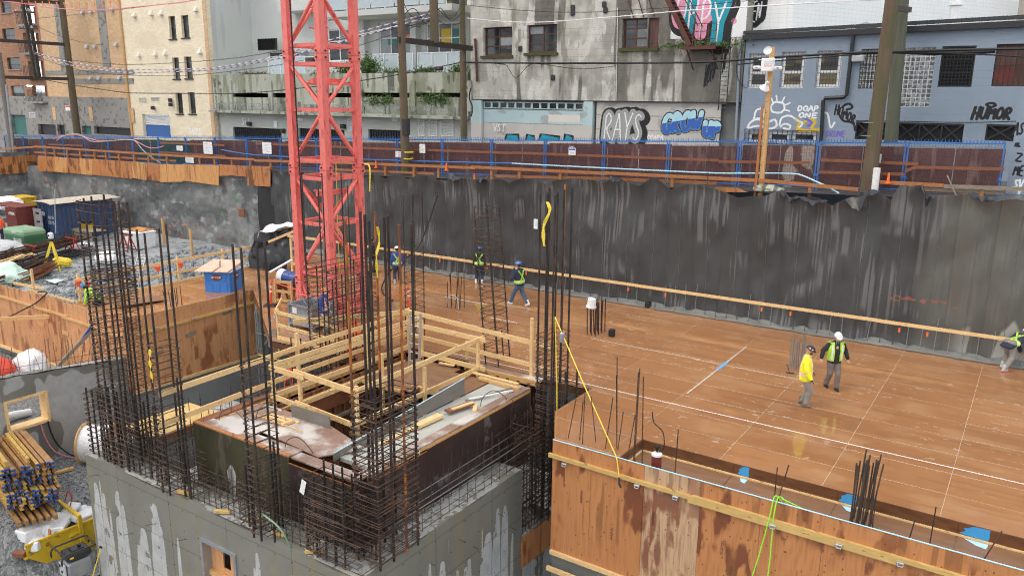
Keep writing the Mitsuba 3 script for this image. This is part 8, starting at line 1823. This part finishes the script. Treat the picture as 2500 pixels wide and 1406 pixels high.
put(sk, 'latch_plate', hull([SK(a, b, z) for a in (am - .35, am - .05) for b in (-.02, -.001) for z in (-.45, -.15)]), 'yellow'); put(sk, 'latch', beam(SK(am - .35, -.05, -.22), SK(am - .02, -.05, -.16), .05, .05), 'yellow')
put(sk, 'grapple_hook', tube(curve([SK(am, .6, .45), SK(am + .1, .6, .8), SK(am + .1, .75, .95), SK(am, .9, .6)], 12), .02, 5), 'rust_red')
names = ['largest white foam block', 'long slanting white foam board', 'white foam slab near the back of the skip', 'short white foam block at the skip lip', 'white foam piece by the bail bar', 'rumpled grey white plastic sheet', 'second rumpled plastic sheet', 'white foam chips in the rear of the skip']
for i, (a, b, z, sx, sy, sz, ang, tl_) in enumerate(((.6, .8, .0, 1.1, .5, .35, .3, .1), (am - .15, .75, .12, 1.2, .45, .1, .5, -.35), (1.5, .95, .02, .8, .5, .2, -.3, .1), (.35, .15, -.15, .5, .3, .3, .8, .2), (am + .35, .5, .02, .7, .5, .2, .2, .05), (.35, 1.05, .05, .9, .3, .12, .1, -.25), (1.2, .45, .02, .75, .42, .16, .9, .12), (am + .1, 1.1, .1, .9, .3, .1, .2, .2))):
    solo('foam_offcut', mv(rbox(sx, sy, sz, .03), SK(a, b, z), rotz(math.atan2(ux[1], ux[0]) + ang) @ roty(tl_)), 'white', (names[:5] + ['thin white foam strip along the far rim', 'square white foam block in the middle', 'white foam strip leaning under the bail bar'])[i] + ' in the yellow skip', 'foam offcut')
for i, (a, b, sx) in enumerate(((.45, .75, .5), (.95, .6, .5), (am + .55, .9, .45))): solo('plastic_sheet', crumple(SK(a, b, -.55), sx, .40, .65, 41 + i, 3, .6), 'white', names[5 + i] + ' in the yellow skip' if i < 2 else 'white crumpled sheeting in the rear of the yellow skip', 'plastic sheet', smooth=True)
solo('wood_offcut', mv(rbox(.12, .05, .5, .006), SK(.75, .1, -.02), roty(.1)), 'lumber_old', 'short red brown board standing in the yellow skip', 'board'); solo('wood_offcut', mv(rbox(.4, .2, .15, .01), SK(-.1, .25, -.3), rotz(.4)), 'lumber_red', 'dark brown wood block at the front lip of the yellow skip', 'block')
# generator
ge = thing('portable_generator', 'black and grey portable generator with a tube frame beside the skip', 'generator')
gp = np.array((-23.14, 10.83, -5.75)); gp[2] = -5.95; Rg = rotz(math.atan2(ux[1], ux[0]))
gl = lambda *p: gp + Rg @ (np.array(p, float) * 1.15)
put(ge, 'tank', mv(rbox(.72, .58, .23, .05), gl(0, 0, .85), Rg), 'steel_dark'); put(ge, 'tank_top', mv(rbox(.36, .34, .05, .02), gl(.02, 0, .97), Rg), 'black_gloss'); put(ge, 'engine', mv(rbox(.72, .53, .57, .05), gl(0, 0, .45), Rg), 'galv'); put(ge, 'fuel_cap', mv(lathe([(0, .05), (.05, .05), (.05, 0)], 12), gl(.1, 0, 1.0)), 'black')
put(ge, 'control_panel', mv(rbox(.04, .42, .42, .01), gl(-.36, 0, .5), Rg), 'grey_plastic')
for s in (-1, 1):
    put(ge, 'frame_tube', tube(curve([gl(-.48, s * .33, .05), gl(-.48, s * .33, .92), gl(-.40, s * .33, 1.04), gl(.40, s * .33, 1.04), gl(.48, s * .33, .92), gl(.48, s * .33, .05)], 30), .028, 7), 'steel_dark'); put(ge, 'frame_tube', rod(gl(-.48, s * .33, .1), gl(.48, s * .33, .1), .025, 7), 'steel_dark')
for x in (-.4, .4): put(ge, 'frame_tube', rod(gl(x, -.33, 1.03), gl(x, .33, 1.03), .025, 7), 'steel_dark')
put(ge, 'warning_label', mv(rbox(.12, .01, .06, .003), gl(-.2, -.255, .86), Rg), 'yellow_bright')
for i, z in enumerate((.3, .45, .6)): put(ge, 'socket', mv(rbox(.02, .08, .08, .01), gl(-.39, -.1 + .1 * i, z), Rg), 'black')
lv = thing('spirit_level', 'yellow spirit level leaning on the concrete core beside the generator', 'spirit level'); l0, l1 = np.array((-22.59, 10.90, -5.84)), np.array((-22.15, 11.10, -4.60))
put(lv, 'bar', beam(l0, l1, .03, .09, up=(.8, -.5, .1)), 'yellow_bright'); put(lv, 'end_cap', mv(rbox(.1, .06, .06, .01), l1), 'black'); put(lv, 'vial', beam(l0 + (l1 - l0) * .55 + (0, -.02, 0), l0 + (l1 - l0) * .72 + (0, -.02, 0), .03, .05), 'black')

# ================================================================ THE YARD AT THE FAR LEFT
Zy = -.55
def facing(p, h): return p
ct = thing('shipping_container', 'dark blue shipping container with a pale tarp roof in the left yard', 'shipping container')
c0 = np.array((-52.01, 25.81, -0.55))
cxa, cya = c0[0], c0[1]; Lc = 3.8; Wc = 2.2; Hc = 2.3
put(ct, 'body', bx(cxa - 2.2, cxa, cya, cya + Lc, Zy, Zy + Hc), 'blue_container')
for y in np.arange(cya + .15, cya + Lc, .28): put(ct, 'corrugation', bx(cxa, cxa + .04, y, y + .14, Zy + .15, Zy + Hc - .15), 'blue_container')
for x in np.arange(cxa - 2.1, cxa - .1, .5): put(ct, 'door_panel', bx(x, x + .46, cya - .03, cya, Zy + .15, Zy + Hc - .12), 'blue_container')
for x in (cxa - 1.75, cxa - 1.25, cxa - .9, cxa - .4): put(ct, 'lock_rod', rod((x, cya - .06, Zy + .1), (x, cya - .06, Zy + Hc - .1), .025, 6), 'blue_container')
put(ct, 'roof_sheet', thick(grid(lambda u, v: np.stack([cxa - 2.4 + 2.7 * u, cya - .4 + (Lc + .9) * v, Zy + Hc + .06 + .10 * np.sin(np.pi * u) + .05 * meshkit.noise(np.stack([u * 5, v * 7, u * 0], -1), 3)], -1), 10, 14), .02), 'tan_wall', smooth=True)
for k, s in enumerate(('HLXU', '22 G1')):
    _m = meshkit.text_mesh(s, .2, .004); put(ct, 'lettering', mv((np.array(_m.vertices)[:, [0, 2, 1]] * (1, -1, 1), np.array(_m.faces)), (cxa - .95, cya - .04, Zy + 1.35 - .32 * k)), 'white')
put(ct, 'white_plate', bx(cxa - 1.65, cxa - 1.2, cya - .07, cya - .045, Zy + 1.5, Zy + 1.75), 'white')
jb = thing('site_tool_box', 'open dark red steel site tool box with white lettering in the left yard', 'tool box')
j0 = np.array((-54.74, 24.34, -0.55)); jx, jy = j0[0] - .6, j0[1] + .3
put(jb, 'cabinet', bx(jx - 2.6, jx + .9, jy + 1.2, jy + 1.3, Zy, Zy + 2.0), 'maroon'); put(jb, 'side', bx(jx + .85, jx + .9, jy, jy + 1.2, Zy, Zy + 2.0), 'maroon'); put(jb, 'roof', bx(jx - 2.6, jx + .92, jy - .02, jy + 1.3, Zy + 2.0, Zy + 2.06), 'maroon'); put(jb, 'shelf', bx(jx - 2.6, jx - .5, jy + .1, jy + 1.2, Zy + .9, Zy + .95), 'steel_dark')
put(jb, 'door', bx(jx - .5, jx + .84, jy - .03, jy, Zy, Zy + 1.98), 'maroon'); put(jb, 'inner_back', bx(jx - 2.5, jx - .5, jy + 1.1, jy + 1.19, Zy, Zy + 1.98), 'maroon')
_m = meshkit.text_mesh('JOBOX', .17, .004, bold=True); put(jb, 'lettering', mv((np.array(_m.vertices)[:, [0, 2, 1]] * (1, -1, 1), np.array(_m.faces)), (jx - .15, jy - .035, Zy + 1.55)), 'white')
solo('plastic_bale', crumple((-59.55, 26.50, 0.85), 1.3, .9, .75, 51), 'white', 'pile of white wrapped sacks on top of the red site box', 'sacks', smooth=True)
yb = thing('yellow_bin', 'yellow steel bin behind the red site box', 'bin'); p = np.array((-59.60, 27.50, 1.09)); put(yb, 'body', mv(hull([(x * (1 - .12 * (z < 0)), y, z) for x in (-.85, .85) for y in (-.5, .5) for z in (-.55, .45)]), p), 'yellow'); put(yb, 'rim', mv(rbox(1.8, 1.1, .08, .02), p + (0, 0, .45)), 'yellow')
mr = thing('metal_rack', 'grey perforated metal rack between the red box and the blue container', 'rack'); p = np.array((-53.36, 25.18, -0.55)); put(mr, 'panel', bx(p[0] - .55, p[0] + .45, p[1] + .2, p[1] + .25, Zy, Zy + 2.0), 'alu')
for z in (.5, 1.1, 1.65): put(mr, 'slot', bx(p[0] - .2, p[0] + .2, p[1] + .185, p[1] + .198, Zy + z, Zy + z + .12), 'black')
gc = thing('air_compressor', 'green air compressor with white lettering in the left yard', 'compressor'); p = np.array((-50.80, 22.55, -0.55)); gx, gy = p[0], p[1]
put(gc, 'hood', mv(rbox(2.3, 1.4, .42, .12), (gx, gy + .75, Zy + 1.08)), 'green_machine'); put(gc, 'body', mv(rbox(2.3, 1.4, .75, .08), (gx, gy + .75, Zy + .6)), 'green_dark'); put(gc, 'chassis', bx(gx - 1.4, gx + 1.4, gy + .1, gy + 1.3, Zy + .1, Zy + .24), 'steel_dark')
for s, z, h_ in (('SULLAIR', .62, .16), ('RENTALS', 1.1, .09)):
    _m = meshkit.text_mesh(s, h_, .004, bold=True); put(gc, 'lettering', mv((np.array(_m.vertices)[:, [0, 2, 1]] * (1, -1, 1), np.array(_m.faces)), (gx + .05, gy - .005 + (.05 if z < 1 else 0), Zy + z)), 'white')
put(gc, 'wheel', mv(lathe([(0, -.1), (.3, -.1), (.32, -.05), (.32, .05), (.3, .1), (0, .1)], 18), (gx, gy + .05, Zy + .3), rotx(math.pi / 2)), 'black')
tr_ = thing('survey_tripod', 'yellow survey tripod with a white laser level on top', 'tripod'); p = np.array((-43.58, 20.98, -0.60)); hd_ = p + (.25, .15, 1.72)
for a, b in (((-.15, -.3), 0), ((.85, .1), 1), ((-.2, .7), 2)): put(tr_, 'leg', beam(hd_ + (0, 0, -.1), p + (a[0], a[1], 0), .07, .12), 'yellow_bright')
put(tr_, 'head', mv(lathe([(0, .02), (.13, .02), (.13, -.08), (0, -.08)], 12), hd_), 'steel_dark'); put(tr_, 'laser_level', mv(rbox(.26, .22, .34, .05), hd_ + (0, 0, .2)), 'white'); put(tr_, 'lens', mv(rbox(.1, .02, .1, .02), hd_ + (.02, -.12, .22)), 'black'); put(tr_, 'staff', rod(hd_ + (-.05, .3, .3), hd_ + (-.2, .6, 2.6), .025, 6), 'galv')
solo('yellow_case', mv(rbox(.95, .5, .42, .12), np.array((-43.56, 21.68, -0.45)) + (0, 0, .25), rotz(.5) @ roty(.12)), 'yellow_bright', 'yellow instrument case standing on the rock beside the tripod', 'case')
# rebar bundles on red trestles
bar_bundles = [('long bundle of dark rebar resting on the red trestles', (-44.87, 18.78, 0.10), (-47.46, 24.66, 0.10), 26, .55, 'rebar'), ('second long rebar bundle lower on the ground', (-44.41, 18.51, -0.40), (-46.09, 24.10, -0.40), 26, .8, 'steel_dark'), ('rusty bundle of bent rebar near the white sack', (-40.99, 18.20, -0.35), (-42.98, 20.88, -0.35), 30, .5, 'lumber_red'), ('third bundle of long rebar bars in front', (-41.32, 17.17, -0.20), (-43.19, 20.61, 0.00), 16, .5, 'rebar')]
for lab, a, b, n, sp2, m_ in bar_bundles:
    t = thing('rebar_bundle', lab, 'rebar bundle'); a, b = np.array(a), np.array(b)
    for i in range(n): o = np.array([rng.normal() * sp2 * .5, rng.normal() * sp2 * .5, abs(rng.normal()) * .16]); o2 = o + rng.normal(0, .12, 3) * (1, 1, .4); put(t, 'bar', tube(sag(a + o, b + o2, .06 * rng.random(), 5), .032, 5), m_)
for lab, a, b, n, sp2, m_ in [('low heap of dark steel bars on the ground behind the tripod', (-45.15, 20.45, -0.55), (-47.82, 25.40, -0.55), 22, .7, 'steel_dark'), ('stack of brown timbers before the blue container', (-47.98, 22.65, -0.10), (-48.64, 24.83, -0.10), 12, .5, 'lumber_red'), ('scattered dark bars and battens at the far left edge', (-45.20, 18.97, -0.30), (-47.58, 22.00, -0.10), 20, .8, 'rebar'), ('pale battens lying among the rebar at the left edge', (-44.35, 18.73, 0.00), (-45.21, 20.99, 0.10), 7, .6, 'lumber')]:
    t = thing('steel_heap' if 'bars' in lab else 'timber_heap', lab, 'material heap'); a, b = np.array(a), np.array(b)
    for i in range(n):
        o = np.array([rng.normal() * sp2 * .5, rng.normal() * sp2 * .5, abs(rng.normal()) * .12]); o2 = o + rng.normal(0, .25, 3) * (1, 1, .3); k = rng.uniform(.5, 1)
        put(t, 'bar', beam(a + o, a + o + (b - a + o2 - o) * k, .05 + .05 * rng.random(), .05), m_)
for i, (x, y, z) in enumerate(((-46.12, 21.46, -0.50), (-48.11, 23.72, -0.50), (-43.55, 19.69, -0.50), (-49.10, 25.48, -0.50), (-40.63, 19.26, -0.50))):
    solo('scrap_sheet', thick(grid(lambda u, v: np.stack([x + .9 * u + .2 * v, y + .5 * v, z + .08 + .12 * meshkit.noise(np.stack([u * 4, v * 4, u * 0 + i], -1), 3)], -1), 8, 6), .01), ('white', 'grey_plastic', 'white', 'white', 'pale_green')[i], ('crumpled white sheet on the rebar pile nearest the tripod', 'grey plastic scrap under the red trestle', 'white scrap sheet at the far left of the rebar piles', 'white scrap by the timber crate', 'pale green scrap beside the builders sack')[i], 'scrap', smooth=True)
rs = []
for i in range(3500):
    x, y = -33.9 - 9 * rng.random() ** 1.4, rng.uniform(17, 30.5); s_ = .03 + .16 * rng.random() ** 4
    k = float(meshkit.fbm(np.array([[x * .5, y * .5, 0]]), 4, 3)[0]); z = -.55 + .35 * (k - .5) - 1.0 * min(1, max(0, (x + 37.5) / 4.5)) * (.6 + .8 * k)
    rs.append((np.array(ico.vertices) * s_ * rng.uniform(.5, 1.3, 3) + (x, y, z + s_ * .2), np.array(ico.faces)))
solo('yard_rubble', cat(rs), 'rock', 'loose blasted rock rubble on the slope beside the deck', 'rubble', kind='stuff')
def trestle(lab, p):
    t = thing('red_trestle', lab, 'trestle'); p = np.array(p)
    for sx in (-1, 1):
        for sy in (-1, 1): put(t, 'leg', beam(p + (sx * .45, sy * .3, 0), p + (sx * .35, 0, .95), .06, .06), 'rust_red')
    put(t, 'top_bar', beam(p + (-.6, 0, .97), p + (.6, 0, .97), .08, .08), 'rust_red'); put(t, 'cross_bar', beam(p + (-.42, -.15, .45), p + (.42, -.15, .45), .04, .04), 'rust_red')
trestle('red steel trestle under the rebar left of the tripod', (-46.24, 21.40, -0.55)); trestle('red steel trestle under the rebar right of the tripod', (-46.78, 23.93, -0.55)); trestle('red steel trestle beside the white tote box', (-45.18, 26.36, -0.50)); trestle('small red trestle behind the rebar bundle', (-52.37, 24.11, -0.50))
tb_ = thing('white_tote_box', 'white plastic tote box with a plywood sheet on top in the left yard', 'tote box'); p = np.array((-45.74, 26.94, -0.50)); put(tb_, 'box', mv(hull([(x * (.93 if z == 0 else 1), y * (.93 if z == 0 else 1), z) for x in (-.75, .75) for y in (-.6, .6) for z in (0, 1.0)]), p + (0, .6, 0)), 'white'); put(tb_, 'rim', mv(rbox(1.58, 1.28, .1, .03), p + (0, .6, .95)), 'white')
solo('plywood_cover', mv(rbox(1.35, 1.1, .04, .005), p + (-.1, .7, 1.05), rotz(.2) @ roty(.05)), 'ply_hoard_pale', 'tan plywood sheet lying on the white tote box', 'board')
solo('green_white_sack', crumple((-42.01, 18.26, -0.50), 1.1, .8, 1.0, 61), 'pale_green', 'pale green and white builders sack at the left edge', 'sack', smooth=True)
solo('grey_pallet_wrap', crumple((-48.91, 21.42, -0.40), 1.3, .8, .8, 64), 'grey_plastic', 'grey wrapped pallet load in front of the green compressor', 'pallet load', smooth=True)
solo('white_bags', crumple((-42.94, 23.80, -0.50), .8, .5, .6, 66), 'white', 'white bags lying on the rock behind the tallest rebar column', 'bags', smooth=True)
solo('red_jerry_can', mv(rbox(.4, .3, .6, .06), np.array((-52.56, 27.54, -0.50)) + (0, 0, .75)), 'red', 'red fuel can on the timber crate before the blue container', 'fuel can')
yt = thing('yellow_toolbox', 'yellow tool chest right of the red fuel can', 'tool chest'); p = np.array((-51.70, 27.59, -0.50)) + (0, 0, .7); put(yt, 'chest', mv(rbox(.9, .5, .4, .05), p), 'yellow'); put(yt, 'lid', mv(rbox(.94, .54, .1, .03), p + (0, 0, .24)), 'black')
cw = thing('timber_crate', 'low timber crate under the red fuel can', 'crate'); p = np.array((-51.10, 26.69, -0.50))
for z in (.1, .3, .5): put(cw, 'slat', bx(p[0] - .9, p[0] + 1.5, p[1] - .02, p[1] + .02, Zy + z, Zy + z + .15), 'lumber_grey')
put(cw, 'top', bx(p[0] - .9, p[0] + 1.5, p[1] + .02, p[1] + 1.0, Zy + .62, Zy + .68), 'lumber_grey')
for a, b, lab in (((-45.62, 29.08, -0.60), 1.1, 'timber stake standing on the rock at the foot of the left wall'), ((-41.13, 27.93, -0.60), 1.0, 'second timber stake nearer the deck railing')): solo('timber_stake', bx(a[0] - .06, a[0] + .06, a[1] - .06, a[1] + .06, -.8, b), 'lumber_tan', lab, 'stake')

solo('panel_lead', tube(curve([(-37.30, 15.60, -1.05), (-37.08, 16.20, -0.83), (-35.96, 16.60, -0.24), (-35.09, 16.66, 0.28), (-36.4, 16.9, .1)], 24), .03, 6), 'black', 'black lead hanging over the left formwork panel', 'cable')
